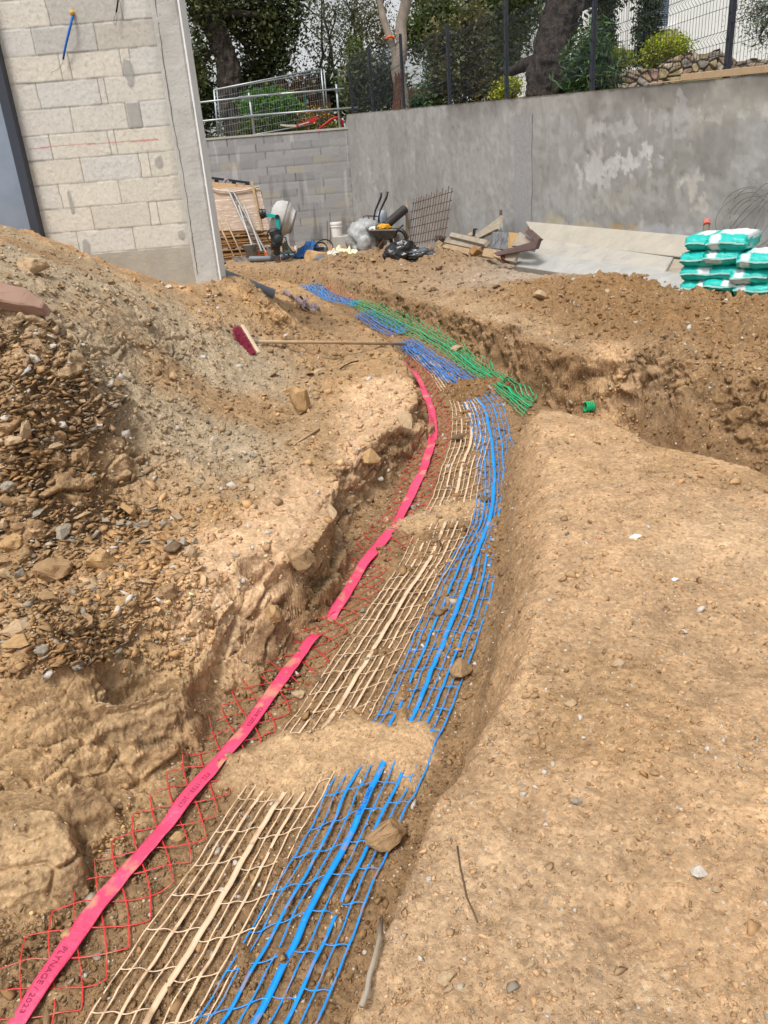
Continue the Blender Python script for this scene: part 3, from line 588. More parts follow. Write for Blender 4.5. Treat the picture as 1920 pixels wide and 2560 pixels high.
pw(sstep(.05, .6, n1)*.7, (.275, .27, .26)); pw(sstep(.1, .55, n2)*.5, (.40, .405, .41)); pw(sstep(.25, .8, n3)*.22, (.27, .265, .255)); pw(sstep(.3, .8, -n3)*.18, (.42, .42, .425)); pw(sstep(.0, .7, fbm(a*1.1+5, b*1.3, oct=5, seed=97))*.55, (.25, .245, .235)); pw(sstep(.2, .5, fbm(a*3+5, b*2, oct=5, seed=98))*.4, (.23, .225, .215))
pw(sstep(1.5, .2, a)*sstep(.55, .2, top+.15*n2)*.55, (.44, .415, .36)); pw(sstep(7, 2, a)*sstep(.45, .1, top+.15*n2)*.35, (.42, .40, .36))
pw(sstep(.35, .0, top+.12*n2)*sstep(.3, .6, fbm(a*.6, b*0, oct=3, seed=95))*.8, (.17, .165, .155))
def Uz(x, y): p = onwall(x, y); return float((p-P0)@DH), float(p[2])
def streak(pts, wd, c, amt, ns=.35, sharp=.5):
    q = [Uz(*p) for p in pts]; d = np.full_like(a, 9.)
    for (u0, z0), (u1, z1) in zip(q[:-1], q[1:]):
        ex, ez = u1-u0, z1-z0; t_ = np.clip(((a-u0)*ex+(b-z0)*ez)/(ex*ex+ez*ez), 0, 1); d = np.minimum(d, np.hypot((a-u0-t_*ex)*.6, b-z0-t_*ez))
    pw(sstep(wd, wd*(1-sharp), d+wd*ns*(n2*1.2+n4*1.6+n3))*amt, c)
streak([(1320, 325), (1470, 330)], .16, (.30, .295, .28), .5); streak([(1300, 455), (1380, 400), (1470, 345), (1500, 320)], .13, (.27, .265, .25), .9)
streak([(1265, 380), (1300, 362), (1350, 350), (1395, 335), (1415, 320)], .085, (.58, .58, .58), .75, 1.3); streak([(1430, 275), (1480, 262)], .09, (.43, .43, .44), .5, 1.6); streak([(1280, 285), (1370, 272)], .035, (.50, .50, .50), .5, 1.5)
streak([(1500, 255), (1659, 245)], .035, (.5, .5, .49), .5, 1.5); streak([(1300, 452), (1360, 420), (1420, 395)], .10, (.39, .38, .355), .5, 1.4); streak([(1235, 400), (1290, 340)], .14, (.37, .365, .35), .4, 1.5)
streak([(1610, 340), (1640, 330)], .07, (.46, .46, .47), .4, 1.4); streak([(1490, 390), (1510, 430)], .06, (.5, .48, .44), .7, .8); streak([(1190, 480), (1390, 505)], .09, (.42, .37, .29), .85, .5); streak([(1310, 488), (1360, 492)], .05, (.36, .24, .12), .6, .8)
streak([(1400, 505), (1500, 515)], .13, (.40, .405, .43), .8, .3)
dp = -.010*sstep(.4, .75, vn(a*6, b*6, seed=96))*sstep(.0, .5, n1+.4) + .004*n2 + .004*n4
PW = wp(0, 0)[None]*np.array([1, 1, 0]) + DH[None]*a[:, None] - NW[None]*dp[:, None]; PW[:, 2] = b
idw = np.arange(nu*nz_).reshape(nz_, nu); FW = np.stack([idw[:-1, :-1], idw[1:, :-1], idw[1:, 1:], idw[:-1, 1:]], -1).reshape(-1, 4)
M_RW = mat('retaining_concrete', (1, 1, 1), (.84, .84, .83), rough=.9, scale=7, detail=8, bump=.45, bscale=28, vcol=True, spec=.2, speck=(26, .69, .74, (.13, .125, .12), .6), stretch=(1, 1, .6))
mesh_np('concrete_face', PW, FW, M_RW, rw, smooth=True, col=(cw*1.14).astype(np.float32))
cb = MB(); TK = .24
for i in range(20):
    u0, u1 = -6+i*(UL_-.24+6)/20, -6+(i+1)*(UL_-.24+6)/20
    cb.add([wp(u0, wall_top(u0), .008), wp(u1, wall_top(u1), .008), wp(u1, wall_top(u1), -TK), wp(u0, wall_top(u0), -TK)], [(3, 2, 1, 0)])
ue, uf = UL_, UL_-.24
cb.add([wp(uf, wall_top(uf), .008), wp(ue, wall_top(ue)-.22, .008), wp(ue, wall_top(ue)-.22, -TK), wp(uf, wall_top(uf), -TK)], [(3, 2, 1, 0)])
cb.add([wp(ue, -.3, .008), wp(ue, wall_top(ue)-.22, .008), wp(ue, wall_top(ue)-.22, -TK), wp(ue, -.3, -TK)], [(0, 1, 2, 3)])
cb.add([wp(-6, -.3, -TK), wp(-6, wall_top(-6), -TK), wp(ue, wall_top(ue)-.22, -TK), wp(ue, -.3, -TK)], [(0, 1, 2, 3)])
cb.build('wall_top', mat('pale_concrete_top', (.46, .45, .42), (.38, .37, .34), rough=.95, scale=3, bump=.5, bscale=40), rw)
# smoother vertical joint strip
u0, u1 = Uz(1112, 330)[0], Uz(1150, 330)[0]
js = MB(); N = 40
for i in range(N):
    za, zb = .05+(wall_top(u0)-.3)*i/N, .05+(wall_top(u0)-.3)*(i+1)/N; k = lambda z_: .010*math.sin(z_*7)+.006*math.sin(z_*17)
    js.add([wp(u0+k(za), za, .009), wp(u1+k(za+2), za, .009), wp(u1+k(zb+2), zb, .009), wp(u0+k(zb), zb, .009)], [(0, 3, 2, 1)])
js.build('joint_strip', mat('joint_render', (.37, .375, .38), (.29, .292, .298), rough=.95, scale=20, bump=.8, bscale=55, stretch=(1, 1, 1)), rw)
# planks lying on top of the wall
M_PLY = mat('pale_plank', (.50, .36, .22), (.42, .30, .18), rough=.85, scale=3, bump=.3, bscale=30, stretch=(1, 6, 6))
def onplank(n, pa, pb, h, dlab):
    qa, qb = Uz(*pa), Uz(*pb); ua, ub = qa[0], qb[0]
    o = thing(n, tuple(wp((ua+ub)/2, wall_top((ua+ub)/2), -.04)), dlab, 'plank')
    MB().slab([wp(ua, wall_top(ua)+.012, .004), wp(ub, wall_top(ub)+.012, .004), wp(ub, wall_top(ub)+h, .004), wp(ua, wall_top(ua)+h, .004)], .045).build('board', M_PLY, o, bevel=.003)
onplank('wooden_plank', (1469, 188), (1800, 150), .075, 'thick pale plank lying on the retaining wall at its right end')
onplank('thin_batten', (1392, 195), (1466, 187), .022, 'thin pale batten lying on the retaining wall beside the thick plank')
# ================================================================== FENCE on the retaining wall
M_NAVY = mat('anthracite_steel', (.018, .022, .034), (.014, .018, .028), rough=.45, bump=.03, spec=.5)
fx = [1803, 1469.5, 1258, 1117, 1004, 927, 877]; kf = .8641
ub_ = [Uz(x*kf, (197, 229.5, 249, 262, 274, 278, 283)[i]*kf)[0] for i, x in enumerate(fx)]; ub_ = [ub_[0]-5.0, ub_[0]-2.5] + ub_
tops = {5: Uz(960*1, 51)[1], 6: Uz(855.5, 75)[1], 7: Uz(791, 97)[1], 8: Uz(753, 148)[1]}
Hh = np.mean([tops[i]-wall_top(ub_[i]) for i in (5, 6)])
pt = [tops.get(i, wall_top(ub_[i])+Hh) for i in range(9)]
fe = thing('mesh_fence', tuple(wp(5, wall_top(5), -.1)), 'dark welded mesh fence standing on the retaining wall', 'fence')
FO = -.06
for i, u in enumerate(ub_):
    p = MB(); p.bar(wp(u, wall_top(u)-.01, FO), wp(u, pt[i], FO), .055, .055, tuple(NW)); 
    for k in range(7): p.box(wp(u, wall_top(u)+.12+k*.22, FO+.034), (.012, .012, .03))
    p.build('post', M_NAVY, fe, bevel=.004)
def fold(zr): # V folds
    for zc in FZ:
        d = abs(zr-zc)
        if d < .05: return .045*(1-d/.05)
    return 0
for i in range(8):
    ua, ub2 = ub_[i]+.03, ub_[i+1]-.03; zt = pt[i]-.03; zb = wall_top(ub_[i+1])+.015
    if i < 2: zb = wall_top(ub_[i])+.05
    H_ = zt-zb; FZ = [H_-.15, H_*.52, .17] if H_ > .6 else [H_-.1]
    m = MB(); lv = sorted({0, H_} | {z_+d for z_ in FZ for d in (-.05, 0, .05)})
    nW = int(round((ub2-ua)/.05))
    for k in range(nW+1):
        u = ua+(ub2-ua)*k/nW
        m.tube([wp(u, zb+zr, FO+.01+fold(zr)) for zr in lv], .0024, 4, False)
    hz = sorted(set([z_ for z_ in np.arange(0.02, H_, .2)] + [z_+d for z_ in FZ for d in (-.05, .05)]))
    for zr in hz: m.tube([wp(ua, zb+zr, FO+.01+fold(zr)), wp(ub2, zb+zr, FO+.01+fold(zr))], .0026, 4, False)
    m.build('mesh_panel', M_NAVY, fe)
# ================================================================== site fence + guard rail behind the block wall
M_GALV = mat('galvanised_steel', (.42, .45, .47), (.32, .35, .37), rough=.45, metal=.6, bump=.05, scale=20)
def R3(x, y, Y): return A((500+x*400/1659)*.8641, (160+y*400/1659)*.8641, Y)
sf = thing('site_fence', tuple(R3(700, 780, 24.5)), 'galvanised temporary site fence panel behind the block wall', 'fence')
fr = MB(); a0, a1, a2, a3 = R3(145, 270, 24.4), R3(195, 800, 24.4), R3(1255, 50, 26.2), R3(1305, 600, 26.2)
fr.tube([a0, a1], .026, 8); fr.tube([a2, a3], .026, 8); fr.tube([a0, a2], .024, 8)
b0, b1, b2, b3 = R3(172, 255, 24.55), R3(232, 800, 24.55), R3(1285, 55, 26.3), R3(1330, 610, 26.3)
fr.tube([b0, b1], .022, 8); fr.tube([b2, b3], .022, 8); fr.tube([b0+Vector((0, .1, -.02)), b2+Vector((0, .1, -.04))], .02, 8); fr.tube([a1, a3], .02, 8)
fr.build('frame', M_GALV, sf, smooth=True)
wi = MB()
for k in range(1, 46):
    f_ = k/46; wi.tube([a0.lerp(a2, f_), a1.lerp(a3, f_)], .0032, 4, False)
for k in range(1, 7):
    f_ = k/7; wi.tube([a0.lerp(a1, f_), a2.lerp(a3, f_)], .0032, 4, False)
wi.build('wire_mesh', M_GALV, sf)
gr = thing('guard_rail', tuple(R3(560, 760, 23.0)), 'grey scaffold tube guard rail on top of the block wall', 'railing')
for (p, q) in (((505, 300), (570, 765)), ((1412, 210), (1450, 675))): MB().tube([R3(*p, 22.98), R3(*q, 22.98)], .03, 10).build('post', M_GALV, gr, smooth=True)
for (p, q) in (((-500, 455), (840, 305)), ((400, 345), (1497, 255)), ((-500, 645), (740, 520)), ((460, 540), (1640, 450))):
    MB().tube([R3(*p, 22.92), R3(*q, 22.92)], .024, 10).build('rail', M_GALV, gr, smooth=True)
M_RED = mat('red_plastic', (.50, .02, .025), (.40, .02, .02), rough=.4, bump=.05)
t = thing('curved_board', tuple(R3(1000, 640, 23.6)), 'red and cream curved board lying behind the guard rail', 'board')
cb_ = MB(); pl_ = [R3(835, 632, 23.6), R3(900, 640, 23.6), R3(1000, 640, 23.6)]; pr_ = [R3(1000, 640, 23.6), R3(1080, 618, 23.6), R3(1150, 590, 23.6), R3(1212, 560, 23.6)]
for a_, b_ in zip(pl_[:-1], pl_[1:]): cb_.bar(a_, b_, .08, .05)
cb_.build('cream_end', mat('cream_wood', (.55, .50, .40), rough=.8), t)
cb_ = MB()
for i, (a_, b_) in enumerate(zip(pr_[:-1], pr_[1:])): cb_.bar(a_, b_, .08, .06+.02*i)
cb_.build('red_end', M_RED, t)
lt = MB()
for k in range(9):
    p = R3(1028+k*12, 632-k*3.6, 23.55); lt.box(p, (.018, .006, .03)); 
    if k % 2: lt.box(p+Vector((.01, 0, .008)), (.014, .006, .01))
lt.build('white_lettering', mat('white_print', (.8, .8, .8), rough=.6, bump=0), t)
t = thing('bent_tube', tuple(R3(1200, 700, 23.2)), 'bent red tube leaning at the corner of the block wall', 'tube')
MB().tube([R3(1195, 705, 23.3), R3(1290, 630, 23.3), R3(1370, 568, 23.3), R3(1430, 553, 23.3), R3(1475, 590, 23.3), R3(1490, 690, 23.3)], .03, 8).build('tube', M_RED, t, smooth=True)
# ================================================================== SITE OBJECTS
Vx = lambda p: Vector(tuple(float(c) for c in p))
def gz(x, y): return float(HT(x, y))
M_TEAL = mat('teal_paint', (.01, .36, .34), (.008, .30, .29), rough=.4, bump=.05, spec=.5)
M_BLK2 = mat('black_plastic', (.014, .014, .016), (.02, .02, .022), rough=.45, bump=.08, spec=.45)
M_PVC = mat('grey_pvc', (.17, .19, .225), (.13, .145, .17), rough=.5, bump=.08, scale=4, spec=.4)
M_WOOD = mat('raw_timber', (.46, .33, .20), (.33, .225, .125), rough=.85, scale=4, bump=.4, bscale=25, stretch=(1, 1, 5))
M_GWOOD = mat('weathered_timber', (.40, .345, .275), (.28, .235, .18), rough=.9, scale=5, bump=.45, bscale=30, stretch=(1, 1, 4))
M_OWOOD = mat('orange_pallet_wood', (.44, .25, .11), (.30, .165, .07), rough=.85, scale=4, bump=.4, bscale=22)
M_HAND = mat('ash_handle', (.47, .35, .22), (.36, .25, .15), rough=.7, scale=8, bump=.15)
M_STEEL = mat('worn_steel', (.30, .30, .29), (.20, .19, .18), rough=.5, metal=.5, scale=9, bump=.2)
M_ALU = mat('aluminium', (.36, .355, .34), (.25, .245, .235), rough=.5, metal=.3, scale=9, bump=.05)
M_ORNG = mat('orange_plastic', (.75, .13, .02), (.65, .10, .015), rough=.5, bump=.05)
M_RUST = mat('rusty_steel', (.14, .085, .06), (.08, .05, .04), rough=.85, scale=20, bump=.3)
M_WPL = mat('white_plastic', (.78, .78, .77), (.68, .68, .67), rough=.4, bump=.05)
# ---- concrete mixer
MY = 17.2
base = A4(1015, 1180, MY)
mx_ = thing('concrete_mixer', base, 'cement mixer with grey drum, teal yoke arm and black motor', 'cement mixer')
m2 = .193*1.1574*.8641*MY*.92/1900*1.0
ax = (A4(1210, 690, MY)-A4(930, 600, MY)).normalized(); o0 = A4(925, 610, MY)
Ld = (A4(1215, 690, MY)-o0).length
MB().lathe([(.0, -.015), (.20, 0), (.30, .05), (.345, .14), (.365, .26), (.352, .34), (.29, Ld-.10), (.225, Ld-.005), (.232, Ld), (.222, Ld), (.21, Ld-.02), (.28, Ld-.12), (.33, .3), (.3, .08), (.0, .03)], o0, ax, 32).build('drum', mat('mixer_drum', (.48, .47, .45), (.36, .35, .335), rough=.8, scale=6, bump=.3, bscale=25), mx_, smooth=True)
MB().lathe([(.362, .285), (.374, .285), (.374, .30), (.362, .30)], o0, ax, 32).build('drum_seam', M_STEEL, mx_)
MB().lathe([(.222, Ld-.012), (.238, Ld-.012), (.238, Ld+.004), (.222, Ld+.004)], o0, ax, 32).build('drum_rim', M_STEEL, mx_)
yk = MB(); F_ = Vector((0, -.36, 0))
pA, pB, pC = A4(850, 590, MY)+F_, A4(1025, 625, MY)+F_, A4(1050, 850, MY)+F_
yk.bar(pA, pB, .07, .10, (0, 1, 0)); yk.bar(pB+Vector((0, -.005, .03)), pC, .075, .105, (0, 1, 0))
yk.build('yoke_arm', M_TEAL, mx_, bevel=.008)
MB().lathe([(0, -.02), (.04, -.02), (.045, .0), (.045, .05)], pB+Vector((0, -.05, 0)), (0, 1, 0), 16).build('pivot_cap', M_BLK2, mx_)
MB().lathe([(0, 0), (.09, 0), (.10, .02), (.10, .06), (.085, .09), (.085, .13), (0, .13)], pA+Vector((-.08, 0, 0)), (1, 0, .15), 20).build('tilt_gear', M_BLK2, mx_, smooth=False)
mh = MB(); pm = A4(1010, 900, MY)+Vector((0, -.36, 0)); mh.box(pm, (.22, .22, .30)); mh.lathe([(0, 0), (.07, .0), (.09, .02), (.09, .16), (.06, .19), (0, .19)], pm+Vector((.03, -.10, .0)), (.35, -1, 0), 14); mh.box(pm+Vector((.06, -.05, .12)), (.13, .12, .14))
mh.build('motor_housing', mat('motor_black', (.02, .026, .03), (.03, .038, .042), rough=.5, bump=.1, spec=.4), mx_, bevel=.02)
hw = MB(); hc = A4(995, 860, MY)+Vector((0, -.5, 0)); hw.tube([hc+Vector((.15*math.cos(q), 0, .15*math.sin(q))) for q in np.linspace(0, 2*math.pi, 25)], .012, 6); [hw.bar(hc, hc+Vector((.15*math.cos(q), 0, .15*math.sin(q))), .02, .012, (0, 1, 0)) for q in (.5, 2.6, 4.7)]
hw.build('hand_wheel', M_BLK2, mx_)
sd2 = MB(); sd2.bar(A4(1010, 985, MY)+Vector((0, -.3, 0)), A4(1018, 1110, MY)+Vector((0, -.3, 0)), .13, .13, (0, 1, 0)); sd2.build('post', M_BLK2, mx_, bevel=.01)
MB().bar(A4(1018, 1100, MY)+Vector((0, -.3, 0)), A4(1025, 1200, MY)+Vector((0, -.3, -.04)), .10, .10, (0, 1, 0)).build('rusty_foot', M_RUST, mx_)
st = MB()
for a_, b_ in (((900, 1010), (905, 1140)), ((905, 1015), (1100, 990)), ((910, 1120), (1240, 1090)), ((1075, 980), (1085, 1120)), ((1100, 960), (1150, 1130))): st.bar(A4(*a_, MY-.1), A4(*b_, MY+.25), .045, .035, (0, 1, 0))
st.bar(A4(893, 1030, MY-.05), A4(900, 1130, MY-.05), .10, .03, (0, 1, 0)); st.build('stand', M_STEEL, mx_)
MB().slab([A4(1085, 985, MY+.1), A4(1130, 990, MY+.1), A4(1190, 1090, MY+.1), A4(1085, 1090, MY+.1)], .02).build('side_plate', mat('pale_green_paint', (.25, .42, .36), (.2, .34, .3), rough=.6), mx_)
MB().tube([pm+Vector((.1, -.1, .05)), A4(1110, 905, MY-.4), A4(1135, 1000, MY-.4), A4(1190, 1075, MY-.4), A4(1235, 1120, MY-.4), A4(1235, 1165, MY-.4)], .012, 6).build('power_cable', M_BLK2, mx_, smooth=True)
# ---- pallet stack with a wrapped board leaning on it
PYY = 18.6
ps = thing('pallet_stack', A4(560, 1190, PYY), 'stack of orange brown wooden pallets behind the shovels', 'pallets')
for k, (ya, yb) in enumerate(((800, 880), (905, 970), (975, 1050), (1085, 1140), (1150, 1200))):
    p = MB(); zt, zb = A4(600, ya, PYY).z, A4(600, yb, PYY).z; x0, x1 = A4(150, 900, PYY).x, A4(955, 900, PYY).x; h = zt-zb
    for j in range(4): p.box(((x0+x1)/2+.01*k, PYY+.16+j*.26, zt-.012-.0), (x1-x0+.02*(k % 2), .11, .024))
    p.box(((x0+x1)/2+.01*k, PYY+.0, zt-h*.30), (x1-x0, .03, h*.55))
    for f_ in (.03, .27, .5, .73, .97): p.box((x0+(x1-x0)*f_, PYY+.5, zt-h*.62), (.12, .95, h*.7))
    p.box(((x0+x1)/2, PYY+.0, zb+.008), (x1-x0, .11, .02)); p.build('pallet', M_OWOOD, ps, bevel=.003)
lb = MB(); lb.box(A4(915, 895, PYY-.03), (.06, .004, .08)); lb.build('paper_label', mat('paper', (.75, .74, .7), rough=.8, bump=0), ps)
wb = thing('wrapped_panel', A4(500, 800, PYY), 'tall wooden panel in stretch film standing on the pallets', 'panel')
MB().slab([A4(100, 175, PYY+.25), A4(100, 800, PYY+.05), A4(790, 800, PYY+.05), A4(655, 225, PYY+.25)], .05).build('panel', mat('osb_panel', (.52, .34, .18), (.42, .26, .13), rough=.8, scale=10, bump=.3, speck=(14, .62, .68, (.18, .09, .05), .6)), wb)
fm = mat('stretch_film', (.46, .33, .24), (.36, .25, .17), rough=.28, scale=3, detail=6, bump=.5, bscale=9, spec=.6, stretch=(.6, 1, 9), speck=(5, .55, .62, (.66, .58, .50), .8), dist=.03)
MB().slab([A4(90, 260, PYY+.20), A4(90, 815, PYY-.04), A4(905, 805, PYY-.04), A4(770, 240, PYY+.18)], .012).build('stretch_film', fm, wb)
MB().bar(A4(670, 170, PYY+.14), A4(805, 815, PYY-.08), .05, .03, (0, 1, 0)).build('edge_batten', M_WOOD, wb)
fl_ = MB(); fl_.tube([A4(90, 250, PYY+.15), A4(240, 290, PYY+.12), A4(420, 310, PYY+.12), A4(600, 285, PYY+.12), A4(765, 240, PYY+.12)], .018, 7); fl_.build('rolled_film_edge', mat('film_edge', (.62, .52, .42), (.52, .42, .33), rough=.35), wb, smooth=True)
rk = thing('steel_rack', A4(400, 190, PYY+.6), 'black steel rack rail above the wrapped wooden panel', 'rack')
r1 = MB(); r1.bar(A4(60, 118, PYY+.6), A4(640, 192, PYY+.6), .05, .05); r1.build('rail', M_NAVY, rk)
for xx, yy in ((215, 165), (440, 190), (612, 205)): MB().bar(A4(xx, yy-20, PYY+.62), A4(xx+3, yy+420, PYY+.62), .09, .05, (0, 1, 0)).build('upright', M_NAVY, rk)
rg = MB(); rg.tube([A4(318, 190, PYY+.56), A4(330, 150, PYY+.54), A4(350, 145, PYY+.54), A4(365, 175, PYY+.55)], .03, 6); rg.build('tied_rag', mat('purple_rag', (.25, .16, .24), (.5, .45, .48), rough=.9, scale=30), rk)
# ---- ladder
ld = thing('ladder', A4(800, 1100, 18.0), 'aluminium ladder with orange feet leaning on the wrapped panel', 'ladder')
lt_, lb_ = (A4(375, 290, 18.7), A4(740, 1105, 18.05)), (A4(425, 290, 18.75), A4(865, 1105, 18.1))
for p in (lt_, lb_): MB().bar(p[0], p[1], .03, .07, (0, 1, 0)).build('rail', M_ALU, ld)
l2 = (A4(505, 485, 18.45), A4(700, 1080, 17.98)), (A4(580, 490, 18.47), A4(800, 1080, 18.0))
for p in l2: MB().bar(p[0], p[1], .03, .06, (0, 1, 0)).build('rail', M_ALU, ld)
for k in range(10):
    f_ = (k+.5)/10; MB().bar(lt_[0].lerp(lt_[1], f_), lb_[0].lerp(lb_[1], f_), .05, .035, (0, 0, 1)).build('rung', M_ALU, ld)
for p in ((755, 1115), (865, 1112)): MB().box(A4(*p, 18.02), (.085, .09, .10)).build('foot', M_ORNG, ld, bevel=.012)
# ---- shovels, bucket, pipes
def shovel(p0, p1, q, lab, Y0, Y1):
    t = thing('shovel', A4(*p1, Y1), lab, 'shovel', 'shovels leaning on the pallets')
    MB().tube([A4(*p0, Y0), A4(*p1, Y1)], .018, 8).build('handle', M_HAND, t, smooth=True)
    b = MB(); a_, b_, c_, d_ = [A4(*w_, Y1-.05*i) for i, w_ in enumerate(q)]
    mid = (a_+b_+c_+d_)/4+Vector((0, .02, -.03)); b.add([a_, b_, c_, d_, mid, a_+Vector((0, .01, -.012)), b_+Vector((0, .01, -.012)), c_+Vector((0, .01, -.012)), d_+Vector((0, .01, -.012)), mid+Vector((0, .01, -.012))],
        [(0, 1, 4), (1, 2, 4), (2, 3, 4), (3, 0, 4), (6, 5, 9), (7, 6, 9), (8, 7, 9), (5, 8, 9), (0, 5, 6, 1), (1, 6, 7, 2), (2, 7, 8, 3), (3, 8, 5, 0)])
    b.build('blade', M_STEEL, t); MB().tube([A4(*p1, Y1), A4((p1[0]*.8+q[0][0]*.2)+4, p1[1]+14, Y1-.01)], .024, 8).build('socket', M_STEEL, t); return t
shovel((180, 585), (435, 1130), ((405, 1155), (460, 1135), (560, 1205), (500, 1215)), 'shovel with a cross handle nearest the concrete pillar', 18.5, 18.0)
shovel((297, 605), (548, 1140), ((505, 1155), (580, 1140), (645, 1200), (590, 1210)), 'plain shovel standing between the other shovel and the ladder', 18.5, 18.0)
t = thing('bucket', A4(668, 1150, 17.9), 'grey mortar bucket at the foot of the ladder', 'bucket')
bb = A4(668, 1150, 17.9); MB().lathe([(.0, 0), (.115, 0), (.145, .24), (.152, .245), (.152, .265), (.138, .26), (.11, .02), (0, .02)], bb, (0, 0, 1), 24).build('shell', mat('bucket_plastic', (.17, .175, .18), (.25, .25, .24), rough=.6, scale=10), t, smooth=True)
MB().tube([bb+Vector((.15*math.cos(q), -.06-.05*math.sin(q), .25-.16*math.sin(q))) for q in np.linspace(0, math.pi, 12)], .005, 5).build('handle', M_BLK2, t)
def pipe_thing(a_, b_, r, lab, name='drain_pipe', m=None, cat='pipe', grp=None):
    t = thing(name, (Vector(a_)+Vector(b_))/2, lab, cat, grp); MB().pipe(a_, b_, r, r*.9, 24).build('tube', m or M_PVC, t, smooth=False); return t
t = pipe_thing(A4(640, 1182, 17.3), A4(1000, 1172, 17.3), .062, 'grey drain pipe lying in front of the bucket and ladder')
t = pipe_thing(A4(1050, 1163, 17.5), A4(1430, 1145, 17.5), .05, 'grey drain pipe lying right of the cement mixer foot')
t = pipe_thing(A4(1500, 1245, 14.6), A4(1572, 1192, 14.9), .105, 'short grey pipe offcut in front of the brown boulder')
t = pipe_thing(A(470, 590, 8.0)+Vector((0, 0, .0)), A(575, 616, 8.3)+Vector((0.05, 0, -.10)), .062, 'big grey drain pipe running out of the soil behind the pillar')
t = pipe_thing(A4(285, 1200, 17.8), A4(312, 1256, 17.6), .06, 'stub of grey pipe right behind the pillar foot')
# ---- crumpled sheets
def crumple(name, c, size, hgt, m, lab, cat, seed, n=26, drp=True, sub=False):
    g_ = np.linspace(-1, 1, n); a_, b_ = np.meshgrid(g_, g_); r_ = np.hypot(a_, b_); k_ = 1+.22*vn(np.arctan2(b_, a_)*1.6+9, a_*0+seed, seed=seed)
    x_ = c[0]+a_*size[0]*k_; y_ = c[1]+b_*size[1]*k_; f1 = np.abs(fbm(a_*1.6+seed, b_*1.6, oct=3, seed=seed)); f2 = fbm(a_*4+seed, b_*4, oct=3, seed=seed+1)
    zz = (HT(x_, y_) if drp else c[2]) + .015 + hgt*np.clip(1-r_**2*.8, 0, 1)*(.45+.9*f1)+hgt*.22*f2
    V = np.stack([x_+.02*f2, y_, zz], -1).reshape(-1, 3); id_ = np.arange(n*n).reshape(n, n); inside = ((r_[:-1, :-1] < 1.12)).ravel()
    Fc = np.stack([id_[:-1, :-1], id_[:-1, 1:], id_[1:, 1:], id_[1:, :-1]], -1).reshape(-1, 4)[inside]
    o = mesh_np(name, V, Fc, m, loc=(float(c[0]), float(c[1]), float(c[2])), smooth=True); tag(o, lab, cat)
    md = o.modifiers.new('thickness', 'SOLIDIFY'); md.thickness = .006; return o
def on(x, y): p = D(x, y); return (float(p[0]), float(p[1]), float(p[2]))
p = A4(1400, 1060, 17.6); crumple('blue_tarpaulin', (p.x, p.y, gz(p.x, p.y)), (.30, .25), .34, mat('blue_tarp', (.03, .13, .36), (.02, .09, .27), rough=.5, bump=.3, bscale=20), 'crumpled blue tarpaulin right of the cement mixer', 'tarpaulin', 3)
p = A4(1230, 1130, 17.9); crumple('blue_sheet', (p.x, p.y, gz(p.x, p.y)), (.55, .18), .08, mat('pale_blue_sheet', (.10, .22, .38), (.16, .26, .38), rough=.6), 'flat strip of pale blue sheeting behind the grey pipe', 'sheet', 5)
p = A5(365, 825, 15.8); crumple('cream_sheet', (p.x, p.y, p.z-.08), (.24, .18), .16, mat('cream_cloth', (.70, .66, .47), (.62, .58, .40), rough=.9), 'crumpled cream sheet on the rubble heap', 'sheet', 7, drp=False)
p = A5(240, 840, 15.6); crumple('white_paper_bag', (p.x, p.y, p.z-.04), (.14, .10), .10, mat('dirty_paper', (.60, .55, .46), (.48, .43, .34), rough=.9), 'small dirty white bag left of the cream sheet', 'bag', 8, drp=False)
# black bin bag with shiny folds
def blob(name, c, rad, m, lab, cat, seed, amp=.25, fr=2.2, sub=4, oct=4, ridge=True):
    bm = bmesh.new(); bmesh.ops.create_icosphere(bm, subdivisions=sub, radius=1); V = np.array([v.co for v in bm.verts]); Fc = np.array([[v.index for v in f.verts] for f in bm.faces]); bm.free()
    n_ = fbm(V[:, 0]*fr+seed, V[:, 1]*fr, V[:, 2]*fr, oct=oct, seed=seed); n_ = (-np.abs(n_)*1.4+.3) if ridge else n_
    V = V*(1+amp*n_)[:, None]*np.array(rad); V = V+np.array(c)
    o = mesh_np(name, V, Fc, m, loc=tuple(float(q) for q in c), smooth=True); return tag(o, lab, cat)
M_BIN = mat('shiny_black_film', (.006, .006, .007), (.012, .012, .014), rough=.16, bump=.35, bscale=14, spec=.7, dist=.03)
p = A5(985, 890, 13.4); gb = thing('bin_bag', (p.x, p.y, gz(p.x, p.y)), 'shiny black bin bag lying on the rubble heap', 'bag')
def part_blob(c, rad, m, par, nm, seed, **k):
    o = blob(nm, c, rad, m, None, None, seed, **k); o.location = Vector(c)-wloc(par); o.parent = par
    for q in ('label', 'category'):
        if q in o: del o[q]
    return o
part_blob(tuple(p), (.32, .25, .27), M_BIN, gb, 'sack', 13, amp=.38, fr=2.0, oct=5)
q_ = A5(1165, 850, 13.3); part_blob(tuple(q_), (.26, .16, .09), mat('grey_black_film', (.05, .055, .065), (.12, .13, .15), rough=.2, bump=.4, bscale=25, spec=.7), gb, 'trailing_end', 15, amp=.45, fr=3, oct=5)
p = A5(595, 705, 18.6); wbg = thing('rubble_sack', (p.x, p.y, gz(p.x, p.y)), 'translucent white plastic sack slumped left of the wheelbarrow', 'sack')
part_blob((p.x, p.y, p.z), (.46, .33, .47), mat('milky_film', (.52, .53, .53), (.36, .37, .37), rough=.3, bump=.4, bscale=7, spec=.5, dist=.05, trans=.25), wbg, 'sack', 19, amp=.30, fr=2.6, oct=6)
